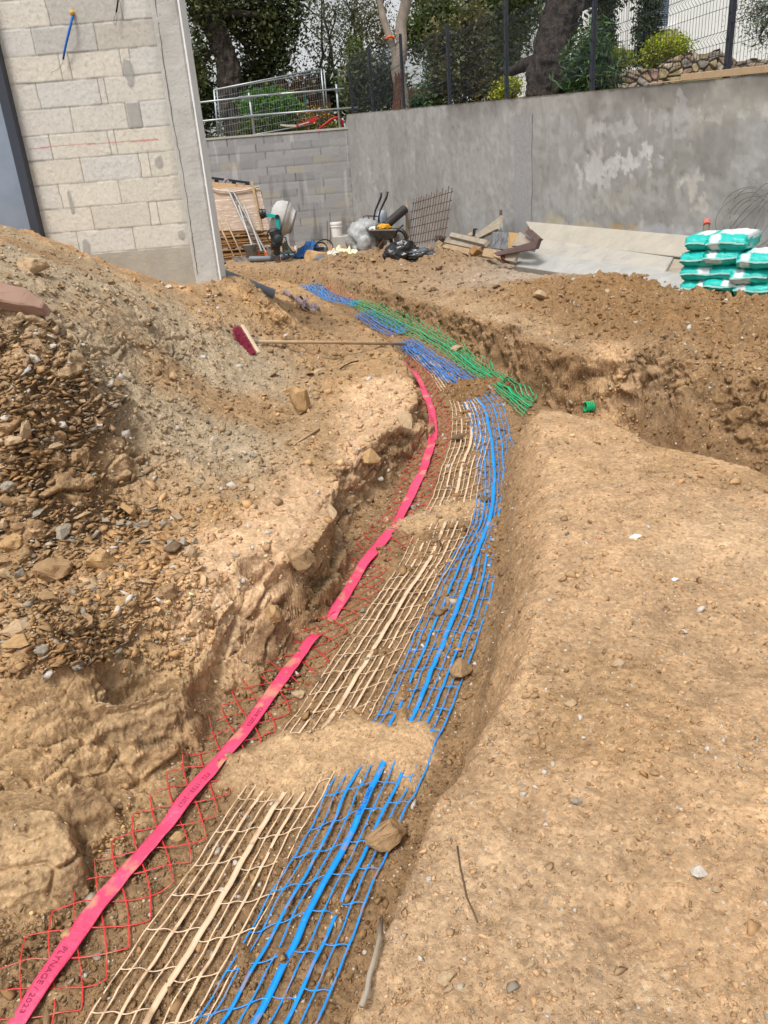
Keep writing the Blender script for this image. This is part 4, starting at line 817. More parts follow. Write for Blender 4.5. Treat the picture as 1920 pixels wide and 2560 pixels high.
# brown boulder by the pipe offcut
# hoses + box
hz_ = thing('hose_coil', A4(1540, 1090, 17.4), 'black hose loops and pump box beside the blue tarpaulin', 'hose')
hh = MB(); 
for (xx, yy, rr) in ((1560, 1040, .13), (1610, 1025, .17)):
    c_ = A4(xx, yy, 17.4); hh.tube([c_+Vector((rr*math.cos(q)*1.1, .05*math.sin(q*2), rr*math.sin(q)*.9)) for q in np.linspace(-.4, 3.5, 18)], .014, 6)
hh.build('hose', M_BLK2, hz_, smooth=True)
MB().box(A4(1560, 1060, 17.6), (.34, .22, .12)).build('box', mat('grey_blue_box', (.34, .38, .44), (.26, .3, .36), rough=.6), hz_, bevel=.015)
MB().box(A4(1545, 1045, 17.45), (.20, .10, .06)).build('strap', M_BLK2, hz_)
t = tag(MB().pipe(A4(1243, 1060, 18.2), A4(1243, 1008, 18.2), .033, .028, 14).build('white_tube', M_WPL, loc=A4(1243, 1060, 18.2)), 'small white tube standing upright behind the grey pipe', 'tube')
# concrete block and bucket on it
cbp = A5(340, 800, 20.6); zt = A5(340, 652, 20.6).z; x0, x1 = A5(222, 700, 20.6).x, A5(460, 700, 20.6).x
t = MB().box(((x0+x1)/2, 20.9, (zt+.0)/2), (x1-x0, .6, zt)).build('concrete_block', M_CON, loc=((x0+x1)/2, 20.9, .05), bevel=.02); tag(t, 'low concrete block in the corner under the white bucket', 'block')
wp_ = A5(275, 657, 20.75); t = thing('white_bucket', (wp_.x, wp_.y, zt), 'small white paint bucket standing on the concrete block', 'bucket')
MB().lathe([(0, 0), (.125, 0), (.145, .27), (.155, .275), (.155, .31), (.15, .33), (0, .33)], (wp_.x, wp_.y, zt+.001), (0, 0, 1), 24).build('shell', M_WPL, t, smooth=False); MB().lathe([(.151, .215), (.157, .22), (.157, .235), (.151, .24)], (wp_.x, wp_.y, zt), (0, 0, 1), 24).build('rim_band', M_WPL, t)
# iron bars against the block wall
for xx, y0, y1 in ((165, 490, 770), (195, 395, 770), (380, 555, 650)):
    o = MB().tube([A5(xx, y0, 22.6), A5(xx+8, y1, 22.3)], .011, 6).build('iron_bar', M_RUST, loc=A5(xx+8, y1, 22.3)); tag(o, {165: 'short thin iron bar leaning on the block wall left of the white bucket', 195: 'tall thin iron bar leaning on the block wall left of the white bucket', 380: 'iron bar end rising behind the low concrete block'}[xx], 'bar')
# ---- wheelbarrow
WBY = 18.0
wbw = thing('wheelbarrow', A5(800, 790, WBY), 'black wheelbarrow loaded with pipe and rags by the concrete wall', 'wheelbarrow')
tr = MB(); tl = [A5(590, 555, WBY+.35), A5(945, 570, WBY+.35), A5(915, 590, WBY-.3), A5(625, 592, WBY-.3)]; bl = [A5(690, 675, WBY+.2), A5(890, 675, WBY+.2), A5(880, 680, WBY-.2), A5(700, 682, WBY-.2)]
tr.add(tl+bl, [(4, 5, 1, 0), (5, 6, 2, 1), (6, 7, 3, 2), (7, 4, 0, 3), (7, 6, 5, 4)]); o = tr.build('tray', mat('barrow_tray', (.035, .04, .04), (.09, .09, .085), rough=.5, scale=9, bump=.2), wbw); md = o.modifiers.new('thickness', 'SOLIDIFY'); md.thickness = .012
rm = MB(); rm.tube(tl+[tl[0]], .014, 6); rm.build('tray_rim', M_STEEL, wbw)
for s_, off in ((0, -.22), (1, .22)):
    MB().tube([A5(700, 540, WBY+off), A5(695, 640, WBY+off), A5(700, 690, WBY+off), A5(860, 690, WBY+off*.6), A5(905, 660, WBY+off), A5(945, 575, WBY+off), A5(998, 535, WBY+off)], .018, 7).build('handle', M_BLK2, wbw, smooth=True)
[MB().tube([A5(790, 685, WBY+o_), A5(715, 790, WBY+o_), A5(735, 800, WBY+o_)], .016, 6).build('leg', M_RUST, wbw) for o_ in (-.2, .2)]; MB().tube([A5(800, 680, WBY-.2), A5(860, 735, WBY-.2)], .014, 6).build('brace', M_RUST, wbw)
MB().slab([A5(725, 700, WBY+.1), A5(778, 690, WBY+.1), A5(778, 820, WBY+.1), A5(725, 820, WBY+.1)], .05).build('back_plate', M_RUST, wbw)
wc_ = A5(945, 690, WBY); wh = MB(); R_ = .20; wh.tube([wc_+Vector((R_*.85*math.cos(q), -.22*math.cos(q)*.4, R_*math.sin(q))) for q in np.linspace(0, 2*math.pi, 25)], .045, 8, False); wo = wh.build('wheel', M_BLK2, wbw, smooth=True)
MB().lathe([(0, -.02), (.10, -.015), (.11, 0), (.10, .015), (0, .02)], wc_, (.35, 1, 0), 16).build('rim', M_STEEL, wo)
# things in the barrow
t = pipe_thing(A5(800, 545, WBY-.05), A5(1015, 358, WBY+.25), .095, 'dark ribbed downpipe sticking up out of the wheelbarrow', 'downpipe', mat('dark_pipe', (.045, .04, .04), (.03, .028, .028), rough=.45, bump=.1))
p = A5(785, 560, WBY-.1); yt = blob('yellow_glove', tuple(p), (.17, .10, .075), mat('yellow_rubber', (.72, .36, .03), (.6, .28, .02), rough=.5, bump=.2), 'crumpled yellow work gloves in the wheelbarrow', 'gloves', 29, amp=.35, fr=2.4)
p = A5(690, 580, WBY); blob('white_rag', tuple(p), (.16, .12, .06), mat('white_cloth', (.68, .68, .68), (.55, .55, .55), rough=.9), 'white rag hanging over the edge of the wheelbarrow', 'rag', 31, amp=.3)
# second barrow, tipped upright behind
w2 = thing('upended_wheelbarrow', A5(740, 560, 18.9), 'grey wheelbarrow tipped on end, its handles pointing up', 'wheelbarrow')
for pts in (((755, 180), (750, 235), (690, 380), (675, 460), (678, 550)), ((825, 170), (812, 235), (745, 375), (728, 450), (730, 540))):
    MB().tube([A5(*q, 18.7) for q in pts], [.028, .026, .02, .02, .02], 8).build('handle', M_BLK2, w2, smooth=True)
tr2 = MB(); sec = []
for i, (yy, xl, xr, dp_) in enumerate(((375, 745, 790, .0), (395, 725, 808, -.06), (450, 700, 818, -.12), (520, 690, 822, -.12), (560, 690, 825, -.08))):
    sec.append([A5(xl, yy, 18.95), A5(xl+(xr-xl)*.25, yy, 18.95+dp_), A5(xl+(xr-xl)*.75, yy, 18.95+dp_), A5(xr, yy, 18.95)])
tr2.add([q for s_ in sec for q in s_], [(i*4+k, i*4+k+1, i*4+k+5, i*4+k+4) for i in range(4) for k in range(3)]); o = tr2.build('tray', mat('grey_tray', (.36, .41, .46), (.30, .345, .39), rough=.5, bump=.1), w2, smooth=True); md = o.modifiers.new('thickness', 'SOLIDIFY'); md.thickness = .012
fr2 = MB(); fr2.tube([A5(*q, 18.8) for q in ((720, 440), (600, 435), (557, 437), (590, 490), (650, 550))], .013, 6); fr2.tube([A5(*q, 18.8) for q in ((615, 440), (630, 490), (660, 525))], .011, 6); fr2.build('frame', M_BLK2, w2, smooth=True)
# stake, rebar mat
t = thing('wooden_stake', A5(1028, 740, 18.3), 'thin wooden stake with a pink mark beside the rebar mat', 'stake')
MB().bar(A5(1026, 740, 18.3), A5(1038, 100, 18.5), .035, .03, (0, 1, 0)).build('shaft', M_HAND, t); MB().box(A5(1020, 392, 18.36), (.036, .034, .17)).build('pink_mark', mat('pink_spray', (.70, .13, .13), (.55, .14, .12), rough=.8), t)
MB().bar(A5(1040, 480, 18.4), A5(1062, 720, 18.3), .03, .02, (0, 1, 0)).build('second_lath', M_HAND, t)
rbm = thing('rebar_mat', Vector(tuple(onwall(*Z5(1240, 740), .5))), 'rusty rebar mat leaning on the concrete wall', 'rebar mat')
_w = lambda x, y, o_: Vector(tuple(onwall(*Z5(x, y), o_)))
qa, qb, qc, qd = _w(1115, 250, .10), _w(1528, 115, .10), _w(1440, 690, .55), _w(1040, 770, .55)
rb = MB()
for k in range(15):
    f_ = k/14; rb.tube([qa.lerp(qb, f_)+Vector((0, 0, .03*math.sin(k*3))), qa.lerp(qd, .5).lerp(qb.lerp(qc, .5), f_)+Vector((0, -.02, 0)), qd.lerp(qc, f_)], .009, 5, False)
for k in range(6):
    f_ = .1+k*.172; rb.tube([qa.lerp(qd, f_)-Vector((.03, 0, 0)), qb.lerp(qc, f_)+Vector((.03, 0, 0))], .009, 5, False)
rb.build('bars', M_RUST, rbm)
# ---- timber heap
def board(name, pts, th, m, lab, cat='board', grp=None, bev=.003):
    q = [A7(x_, y_, Y_) for x_, y_, Y_ in pts]; c_ = sum(q, Vector())/4; o = thing(name, (c_.x, c_.y, min(v.z for v in q)), lab, cat, grp)
    MB().slab(q, th).build('plank', m, o, bevel=bev); return o
TH = 'timber heaped against the concrete wall'
board('timber_board', [(375, 333, 14.6), (345, 385, 14.4), (820, 500, 13.6), (875, 440, 13.8)], .07, M_GWOOD, 'topmost plank of the timber heap', grp=TH)
board('timber_board', [(320, 405, 14.6), (270, 470, 14.4), (740, 570, 13.6), (815, 520, 13.8)], .05, M_GWOOD, 'middle plank of the timber heap with dark footprints', grp=TH)
board('timber_board', [(245, 480, 14.4), (225, 530, 14.2), (600, 640, 13.4), (630, 560, 13.6)], .09, M_WOOD, 'thick beam at the bottom of the timber heap', grp=TH)
board('timber_board', [(690, 510, 13.6), (620, 580, 13.5), (665, 650, 13.5), (745, 570, 13.5)], .10, M_OWOOD, 'sawn orange end of a beam in front of the timber heap', grp=TH)
board('timber_board', [(840, 520, 13.9), (700, 660, 13.6), (745, 685, 13.6), (900, 470, 13.9)], .03, M_WOOD, 'narrow board poking out under the timber heap', grp=TH)
board('timber_board', [(1075, 100, 14.7), (700, 370, 14.8), (740, 420, 14.4), (1010, 285, 14.2)], .05, M_GWOOD, 'large grey plywood sheet leaning diagonally over the timber heap', grp=TH)
board('timber_board', [(945, 325, 14.2), (930, 555, 13.8), (1145, 580, 13.6), (1168, 335, 14.0)], .04, mat('tarred_board', (.30, .31, .32), (.03, .032, .036), rough=.7, scale=7, detail=9, bump=.4, stretch=(3, 3, 1)), 'square board smeared black and grey, standing upright', grp=TH)
board('timber_board', [(1172, 335, 14.0), (1155, 555, 13.7), (1215, 560, 13.6), (1290, 345, 13.9)], .04, mat('yellow_ply', (.50, .32, .14), (.42, .26, .11), rough=.8), 'yellow plywood piece right of the black smeared board', grp=TH)
board('timber_board', [(1320, 325, 13.7), (1205, 520, 13.3), (1330, 525, 13.2), (1530, 470, 13.2)], .05, M_GWOOD, 'weathered nailed planks beside the brown steel angle', grp=TH)
board('timber_board', [(830, 555, 13.5), (800, 660, 13.3), (940, 690, 13.2), (965, 565, 13.4)], .04, M_WOOD, 'short brown offcut at the foot of the black smeared board', grp=TH)
board('timber_board', [(975, 568, 13.4), (960, 665, 13.2), (1035, 695, 13.2), (1045, 575, 13.3)], .04, M_WOOD, 'shorter pale offcut under the brown steel angle', grp=TH)
board('timber_board', [(1310, 600, 13.1), (1130, 650, 13.0), (1115, 715, 12.9), (1240, 745, 12.9)], .04, M_GWOOD, 'grey brown board below the steel angle', grp=TH)
board('timber_board', [(195, 440, 14.3), (145, 505, 14.2), (205, 545, 14.1), (265, 480, 14.2)], .04, M_WOOD, 'small pale board leaning left of the timber heap', grp=TH)
board('timber_board', [(640, 330, 14.9), (590, 375, 14.8), (640, 385, 14.8), (665, 345, 14.9)], .03, M_WOOD, 'pale timber tip behind the topmost plank', grp=TH)
M_BRN = mat('brown_primer', (.16, .105, .10), (.12, .08, .075), rough=.7, bump=.1)
t = thing('steel_angle', A7(1100, 650, 13.0), 'long brown primed steel section lying across the boards', 'steel section', 'brown steel sections'); MB().slab([A7(1580, 440, 13.0), A7(960, 620, 12.9), A7(1000, 660, 12.85), A7(1540, 560, 12.95)], .05).build('profile', M_BRN, t)
t = thing('steel_angle', A7(1500, 400, 13.1), 'short brown steel section standing up at the concrete slabs', 'steel section', 'brown steel sections'); MB().slab([A7(1450, 285, 13.3), A7(1395, 335, 13.3), A7(1545, 470, 13.0), A7(1602, 420, 13.0)], .05).build('profile', M_BRN, t); MB().slab([A7(1450, 283, 13.29), A7(1420, 280, 13.4), A7(1385, 325, 13.4), A7(1394, 335, 13.29)], .05).build('rusty_edge', mat('orange_rust', (.35, .17, .08), rough=.9), t)
t = thing('steel_post', A7(1068, 320, 14.9), 'thin rusty post standing behind the timber heap', 'post'); MB().bar(A7(1062, 30, 15.0), A7(1070, 330, 14.9), .04, .03, (0, 1, 0)).build('shaft', M_GALV, t); MB().bar(A7(1061, 28, 14.99), A7(1064, 100, 14.97), .043, .033, (0, 1, 0)).build('rusty_top', M_RUST, t)
t = thing('dark_crate', A7(170, 480, 15.2), 'dark brown box at the foot of the rebar mat', 'box'); MB().slab([A7(150, 378, 15.2), A7(135, 455, 15.1), A7(180, 485, 15.0), A7(225, 380, 15.1)], .25).build('shell', mat('dark_box', (.06, .05, .045), (.09, .075, .065), rough=.8), t, bevel=.01)
t = thing('red_brick', A7(1085, 690, 13.0), 'dark red brick under the steel section', 'brick'); MB().slab([A7(1052, 650, 13.0), A7(1056, 695, 12.9), A7(1115, 705, 12.9), A7(1118, 650, 13.0)], .1).build('brick', mat('dark_brick', (.16, .06, .055), rough=.9), t, bevel=.005)
ch = thing('chair_frame', A7(700, 380, 15.2), 'thin black wire frame behind the grey plywood', 'frame'); MB().tube([A7(680, 390, 15.3), A7(685, 290, 15.3), A7(790, 292, 15.4), A7(800, 330, 15.3)], .012, 6).tube([A7(700, 380, 15.2), A7(704, 300, 15.2)], .01, 6).build('wire', M_BLK2, ch)
# ---- three long formwork slabs leaning on the concrete wall
M_FORM = [mat('formwork_slab_%s' % k, c1, c2, rough=.9, scale=4, detail=8, bump=.35, bscale=30, speck=(9, .62, .70, c3, .5)) for k, c1, c2, c3 in (('beige', (.44, .40, .33), (.36, .33, .28), (.50, .42, .30)), ('mid', (.45, .42, .36), (.35, .33, .30), (.28, .27, .26)), ('grey', (.42, .415, .39), (.32, .32, .305), (.50, .49, .47)))]
def W(x, y, off): return Vector(tuple(onwall(x, y, off)))
def Z8(x, y): return (1040+x*.5304)*.8641, (420+y*.5304)*.8641
SG = 'long slabs leaning on the concrete wall'
def slab3(q, m, lab, th=.10):
    q = [W(*Z8(x_, y_), o_) for x_, y_, o_ in q]; c_ = sum(q, Vector())/4; t = thing('formwork_slab', (c_.x, c_.y, min(v.z for v in q)), lab, 'slab', SG); MB().slab(q, th).build('slab', m, t, bevel=.006)
slab3([(515, 250, .06), (570, 345, .34), (1300, 425, .34), (1300, 318, .06)], M_FORM[0], 'rearmost long slab, beige, its top edge against the concrete wall')
slab3([(580, 333, .38), (556, 405, .66), (1165, 497, .66), (1212, 420, .38)], M_FORM[1], 'middle long slab, cut short beside the green white bags')
slab3([(490, 385, .64), (460, 460, .98), (1262, 582, .98), (1275, 500, .64)], M_FORM[2], 'front long slab, pale grey, lying lowest beside the bags')
t = thing('cut_slab_end', W(*Z8(1240, 470), .5), 'rough cracked beam end left of the green white bags', 'beam'); MB().slab([W(*Z8(1215, 425), .40), W(*Z8(1180, 497), .62), W(*Z8(1280, 515), .62), W(*Z8(1290, 435), .40)], .16).build('beam', M_GWOOD, t, bevel=.01)
# rubber loop on the ground in front of the slab
p = A(1350, 615*.98, 9.0)
# pink tipped stake behind bags
sp0 = W(*[c for c in ((1640+752*.1688)*.8641, (540+260*.1688)*.8641)], .5); sp1 = W((1640+752*.1688)*.8641, (540+80*.1688)*.8641, .45)
t = thing('marker_stake', sp0+Vector((0, 0, -.3)), 'round wooden stake with a pink tip behind the bags', 'stake'); MB().tube([sp0+Vector((0, 0, -.35)), sp1], .032, 10).build('shaft', mat('stake_wood', (.22, .17, .13), (.30, .24, .19), rough=.9, scale=20), t); dv_ = (sp1-sp0).normalized(); MB().tube([sp1-dv_*.035, sp1+dv_*.012], .034, 10).build('pink_tip', mat('pink_paint', (.62, .17, .14), (.5, .12, .1), rough=.8), t)
# wire coil on the wall
wc2 = thing('wire_coil', W(1625, 500, .04), 'loose coil of thin wire hanging against the concrete wall', 'wire')
cw_ = MB(); c0 = W(1612, 478, .05)
for k in range(7):
    ru, rz_, pu, pz = .28+.12*random.random(), .20+.07*random.random(), random.uniform(-.12, .12), random.uniform(-.08, .08); ph = random.random()*6
    cw_.tube([c0+Vector(tuple(DH))*(ru*math.cos(q+ph)+pu)*1+Vector((0, 0, rz_*math.sin(q)+pz+.12*math.cos(q)))-Vector(tuple(NW))*(.02*math.sin(3*q+k)) for q in np.linspace(0, random.uniform(4.2, 6.4), 22)], .0028, 4, False)
cw_.build('strands', mat('dull_wire', (.20, .19, .18), rough=.6, metal=.3), wc2)
# ================================================================== cement bags
def bag_mesh(name, kind, seed):
    nx_, ny_, nz2 = 30, 20, 9; Lx, Ly, Lz = .56, .31, .135
    bm = bmesh.new(); bmesh.ops.create_cube(bm, size=2); bmesh.ops.subdivide_edges(bm, edges=bm.edges[:], cuts=15, use_grid_fill=True)
    V = np.array([v.co for v in bm.verts]); Fc = np.array([[v.index for v in f.verts] for f in bm.faces]); bm.free()
    x_, y_, z_ = V.T; rx = np.abs(x_)**3.2; ry = np.abs(y_)**3.4
    # pillow: thickness falls towards the ends, corners of the section are rounded, ends pinch to a seam
    th = (1-.30*np.abs(x_)**9)*(1-.16*np.abs(y_)**5); pl_ = z_*th*Lz/2*(1+.07*(1-rx)*(1-ry))
    wd = y_*Ly/2*(1-.05*np.abs(z_)**3)*(1-.06*np.abs(x_)**8); ln = x_*Lx/2*(1-.07*np.abs(z_)**3-.03*np.abs(y_)**6)
    n1_ = fbm(x_*3+seed, y_*3, z_*2, oct=4, seed=seed); cr2 = np.abs(fbm(x_*6, y_*9+seed, z_*4, oct=3, seed=seed+3)); e_ = sstep(.55, 1, np.abs(x_))
    pl_ = pl_ + .006*n1_ - .010*cr2*(.3+e_)*np.sign(z_); wd = wd + .008*fbm(x_*7, z_*5+seed, y_, oct=3, seed=seed+7)*(.3+e_)
    P_ = np.stack([ln, wd, pl_], -1); col = np.tile(np.array([.018, .47, .42]), (len(P_), 1)); wht = np.array([.70, .74, .75])
    topm = (z_ > .5)
    if kind in (0, 4):
        el = ((x_-.05)/.80)**2*1.0 + np.maximum(0, (-(y_+.95)))*9; m = topm & (x_ > -.86) & (x_ < .86) & (y_ < .62) & ((y_ < .1) | (np.abs(x_) < .75))
        col[m] = wht
    if kind in (0, 1): m = (x_ < -.9) & (y_ > .28) & (y_ < .85) | topm & (x_ < -.8) & (y_ > .28) & (y_ < .85); col[m] = wht*.93
    if kind == 1: m = (x_ < -.93) & (z_ < -.1) & (y_ > -.1); col[m] = wht*.8
    if kind == 2: m = (x_ < -.93) & (z_ > -.05) & (y_ < .0) & (y_ > -.8) | topm & (x_ < -.72) & (y_ < -.1) & (y_ > -.8); col[m] = wht*.95
    return P_, Fc, col
M_BAG = mat('bag_paper', (1, 1, 1), (.93, .93, .93), rough=.42, scale=9, bump=.3, bscale=18, vcol=True, spec=.4, dist=.012)
BAGM = {}
Lb = Vector((.62, .785, 0)); Eb = Vector((.80, -.60, 0))
def bagpos(x, y, Yw): return A((1640+x*.1688)*.8641, (540+y*.1688)*.8641, Yw)
BG = 'cement bags stacked by the concrete wall'
def bag(kind, x, y, Yw, lab, yaw=0, seed=1, roll=0, sc=1):
    """x,y: photo position (zoom px) of the middle of the near end's seam"""
    key = (kind, seed); P_, Fc, col = bag_mesh('b', kind, seed)
    c = bagpos(x, y, Yw); an = math.atan2(Lb.y, Lb.x)+yaw; d_ = Vector((math.cos(an), math.sin(an), 0)); ct = c+d_*.28*sc
    t = thing('cement_bag', (ct.x, ct.y, ct.z-.06), lab, 'bag', BG)
    Rm = np.array(Matrix.Rotation(an, 3, 'Z') @ Matrix.Rotation(roll, 3, 'X')); W_ = (P_*sc)@Rm.T+np.array(ct)
    mesh_np('sack', W_, Fc, M_BAG, t, smooth=True, col=col.astype(np.float32))
    sm = []; 
    for k in range(15):
        yy = -1+2*k/14; sm.append(np.array([-.286-.002*math.sin(k), yy*.140, .006*math.sin(k*.4+seed)+.0015*math.sin(k*1.7)]))
    rb_ = MB(); q = [Vector(tuple(Rm@(s_*sc)+np.array(ct))) for s_ in sm]
    for a_, b_ in zip(q[:-1], q[1:]): rb_.bar(a_, b_, .014, .012, (0, 0, 1))
    rb_.build('seam', mat_seam, t); return t, Rm, ct
mat_seam = mat('bag_seam', (.42, .66, .63), (.36, .58, .56), rough=.6, bump=.1)
YB = 6.95
bag(2, 600, 1075, YB, 'bottom bag at the left end of the bag stack', seed=1)
bag(2, 950, 1045, YB-.16, 'bottom bag in the middle of the bag stack', seed=2)
bag(0, 1400, 1110, YB-.34, 'bottom bag at the right, half hidden by soil', seed=3)
bag(2, 610, 862, YB, 'second layer bag at the left end, white flap on its end', seed=4, yaw=.05)
bag(3, 1000, 860, YB-.15, 'second layer bag in the middle, plain teal end', seed=5, yaw=-.12)
bag(1, 1370, 915, YB-.34, 'second layer bag at the right, white stripe on its end', seed=6, yaw=.12)
bag(3, 590, 655, YB, 'third layer bag at the left end, plain teal', seed=7, yaw=-.1)
bag(1, 960, 628, YB-.15, 'third layer bag in the middle, white stripe and grey corner', seed=8, yaw=.08)
bag(0, 1460, 680, YB-.38, 'third layer bag at the right, white upper face', seed=9, yaw=.05)
bag(4, 675, 410, YB, 'top bag at the left end of the stack', seed=10, yaw=.02)
tb, Rm_, ct_ = bag(0, 1020, 405, YB-.17, 'top bag with printed side, highest of the stack', seed=11, yaw=.03, sc=1.12)
bag(3, 1900, 650, YB-.1, 'third layer bag cut off by the picture edge', seed=12)
bag(3, 1850, 900, YB-.1, 'second layer bag behind the striped one at the right', seed=13)
def text_mesh(s, size):
    cu = bpy.data.curves.new('t', 'FONT'); cu.body = s; cu.size = size; cu.resolution_u = 2; o = bpy.data.objects.new('t', cu); COL.objects.link(o); dg = bpy.context.evaluated_depsgraph_get()
    me = bpy.data.meshes.new_from_object(o.evaluated_get(dg)); V = np.array([v.co for v in me.vertices]); F = [list(p_.vertices) for p_ in me.polygons]
    bpy.data.objects.remove(o); bpy.data.curves.remove(cu); bpy.data.meshes.remove(me); return V, F
V_, F_t = text_mesh('35KG', .05)
loc_ = np.stack([-.20+V_[:, 0], np.full(len(V_), -.176), -.045+V_[:, 1]], -1); mesh_np('printed_text', loc_@Rm_.T+np.array(ct_), F_t, mat('white_ink', (.75, .8, .8), rough=.6, bump=0), tb)
st_ = MB(); q = [Vector(tuple(Rm_@np.array(v)+np.array(ct_))) for v in ((-.08, -.174, .012), (.26, -.174, .012), (.26, -.174, .045), (-.08, -.174, .045))]; st_.slab(q, .002).build('side_stripe', mat('white_stripe', (.72, .76, .77), rough=.5, bump=0), tb)
# ================================================================== broom
bp0, bp1 = D(872, 774), None
be = Vx(D(884, 773))+Vector((0, 0, .03)); bh = Vx(D(541, 738))
br = thing('broom', bh, 'broom with red bristles and long wooden handle lying on the spoil', 'broom')
hd = A(543, 738, bh.y-.05); he = A(878, 772, be.y)+Vector((0, 0, .02))
_df = max(float(HT(*(hd.lerp(he, f_))[:2]))+.016-hd.lerp(he, f_).z for f_ in np.linspace(.05, 1, 30)); he = he+Vector((0, 0, max(0, _df)*1.05)) if _df > 0 else he
ha, hb_ = A(520, 706, bh.y+.02), A(557, 767, bh.y-.16)
MB().tube([hd, hd.lerp(he, .5)+Vector((0, 0, .004)), he], .0135, 12).build('handle', M_HAND, br, smooth=True)
sk = MB(); sk.tube([hd+(he-hd).normalized()*(-.02), hd+(he-hd).normalized()*.05], .019, 10); sk.bar(hd-(he-hd).normalized()*.03, hd+(he-hd).normalized()*.0, .05, .012, (0, 0, 1)); sk.build('socket', M_ALU, br)
axb = (hb_-ha).normalized(); outd = -(he-hd).normalized(); outd = (outd-axb*outd.dot(axb)).normalized(); nb_ = axb.cross(outd)
md_ = (ha+hb_)/2+(outd*.0); ln_ = (hb_-ha).length
MB().box(md_, (ln_, .032, .062), (axb, outd, nb_)).build('head', mat('broom_block', (.62, .50, .36), (.52, .40, .27), rough=.8, scale=10, bump=.2), br, bevel=.006)
bs = MB()
for i in range(22):
    for j in range(5):
        for q in range(7):
            o_ = md_+axb*((i+.5)/22-.5)*ln_*.96+nb_*((j-2)*.0115)+outd*.016; dr_ = (outd+axb*random.gauss(0, .14)+nb_*random.gauss(0, .14)+Vector((0, 0, -.15))).normalized(); w_ = .0016
            e_ = o_+dr_*random.uniform(.055, .075); bs.add([o_-axb*w_, o_+axb*w_, e_+axb*w_*.8, e_-axb*w_*.8], [(0, 1, 2, 3)])
bs.build('bristles', mat('red_bristle', (.30, .03, .065), (.22, .02, .045), rough=.7, bump=0), br)
# strap, thin rod, wire on the ground
M_STRAP = mat('mauve_webbing', (.16, .11, .155), (.34, .27, .26), rough=.9, scale=14, bump=.3)
t = thing('ratchet_strap', Vx(D(650, 655)), 'crumpled mauve and beige lashing strap on the soil behind the broom', 'strap')
for k, (pp, w_) in enumerate((([(612, 632), (628, 645), (640, 652), (655, 662), (672, 668), (690, 672)], .05), ([(640, 650), (650, 648), (662, 655), (668, 668), (660, 672), (648, 665)], .045), ([(655, 668), (668, 676), (680, 680), (692, 676), (685, 668)], .03))):
    b = MB(); P_ = [Vx(D(*q))+Vector((0, 0, .02+.03*abs(math.sin(i*1.7+k)))) for i, q in enumerate(pp)]; P2 = []
    for a_, b_ in zip(P_[:-1], P_[1:]): P2 += [a_.lerp(b_, f_) for f_ in (0, .25, .5, .75)]
    P2.append(P_[-1]); V_ = []
    for i, q in enumerate(P2):
        tw = .9*math.sin(i*.8+k); V_ += [q+Vector((0, w_*math.cos(tw)*1.4, w_*math.sin(tw))), q-Vector((0, w_*math.cos(tw)*1.4, w_*math.sin(tw)))]
    b.add(V_, [(2*i, 2*i+1, 2*i+3, 2*i+2) for i in range(len(P2)-1)]); o = b.build('webbing', M_STRAP if k != 2 else mat('beige_webbing', (.40, .32, .26), rough=.9), t, smooth=True); md = o.modifiers.new('thickness', 'SOLIDIFY'); md.thickness = .003
def lay(name, pts, r, m, lab, cat, lift=.005):
    P_ = [Vx(D(*q))+Vector((0, 0, lift)) for q in pts]; o = MB().tube(P_, r, 6).build(name, m, loc=P_[0], smooth=True); return tag(o, lab, cat)
lay('soil_rod', [(640, 958), (662, 945), (690, 928)], .006, M_HAND, 'thin wooden rod lying in the pale soil left of the rock ledge', 'rod')
lay('black_cable', [(775, 785), (760, 788), (745, 795), (735, 803)], .006, M_BLK2, 'black cable end sticking out of the soil under the broom handle', 'cable', .02)
lay('dry_root', [(826, 2000), (822, 2050), (812, 2090), (800, 2130), (795, 2165), (783, 2195)], .006, M_GWOOD, 'dry root lying over the right edge of the blue mesh', 'root', .03)
lay('thin_twig', [(988, 1830), (995, 1880), (1000, 1900), (1008, 1940), (1022, 1970), (1032, 1995)], .0022, mat('dark_twig', (.13, .09, .06), rough=.9), 'thin dark twig on the flat bank beside the tyre print', 'twig', .004)
p = A(1320, 603, 7.6)
gc = Vx(D(1270, 876)); gt = thing('green_conduit', gc, 'green conduit end in the side trench behind the flat bank', 'conduit'); gcc = A(1270, 872, gc.y-.02)
gm_ = MB(); 
for k in range(4): gm_.lathe([(.032, 0), (.037, .004), (.037, .009), (.032, .013)], gcc+Vector((-.02+.0145*k, .0, -.02)), (1, .2, -.1), 20)
gm_.build('ribbed_tube', mat('green_conduit', (.01, .42, .17), (.008, .36, .14), rough=.45), gt)
# ================================================================== GARDEN behind the walls: ground, houses, trees, shrubs
def gh(x, y):      # garden level: follows the wall top, climbs away from it
    u = (np.asarray(x)-P0[0])*DH[0]+(np.asarray(y)-P0[1])*DH[1]; d = (np.asarray(x)-P0[0])*NW[0]+(np.asarray(y)-P0[1])*NW[1]
    return np.where((np.asarray(x) < -.5) & (np.asarray(y) > 22.5), 2.80+.045*np.clip(np.asarray(y)-23.2, 0, 25), np.clip(2.05+.073*u, 1.6, 3.2) + .07*np.clip(d, 0, 12))
gxs, gys = np.meshgrid(np.linspace(-70, 90, 130), np.r_[np.linspace(-10, 40, 90), np.linspace(42, 140, 30)]); a, b = gxs.ravel(), gys.ravel()
gzv = gh(a, b)+.08*fbm(a*.4, b*.4, oct=3, seed=301); dd = (a-P0[0])*NW[0]+(b-P0[1])*NW[1]; behind = ((dd > .15) & (b < 23.3)) | (b > 23.1)
gzv = np.where(behind, gzv, -1.5); idg = np.arange(len(a)).reshape(gxs.shape); Fg = np.stack([idg[:-1, :-1], idg[:-1, 1:], idg[1:, 1:], idg[1:, :-1]], -1).reshape(-1, 4); keepf = behind[Fg].all(1)
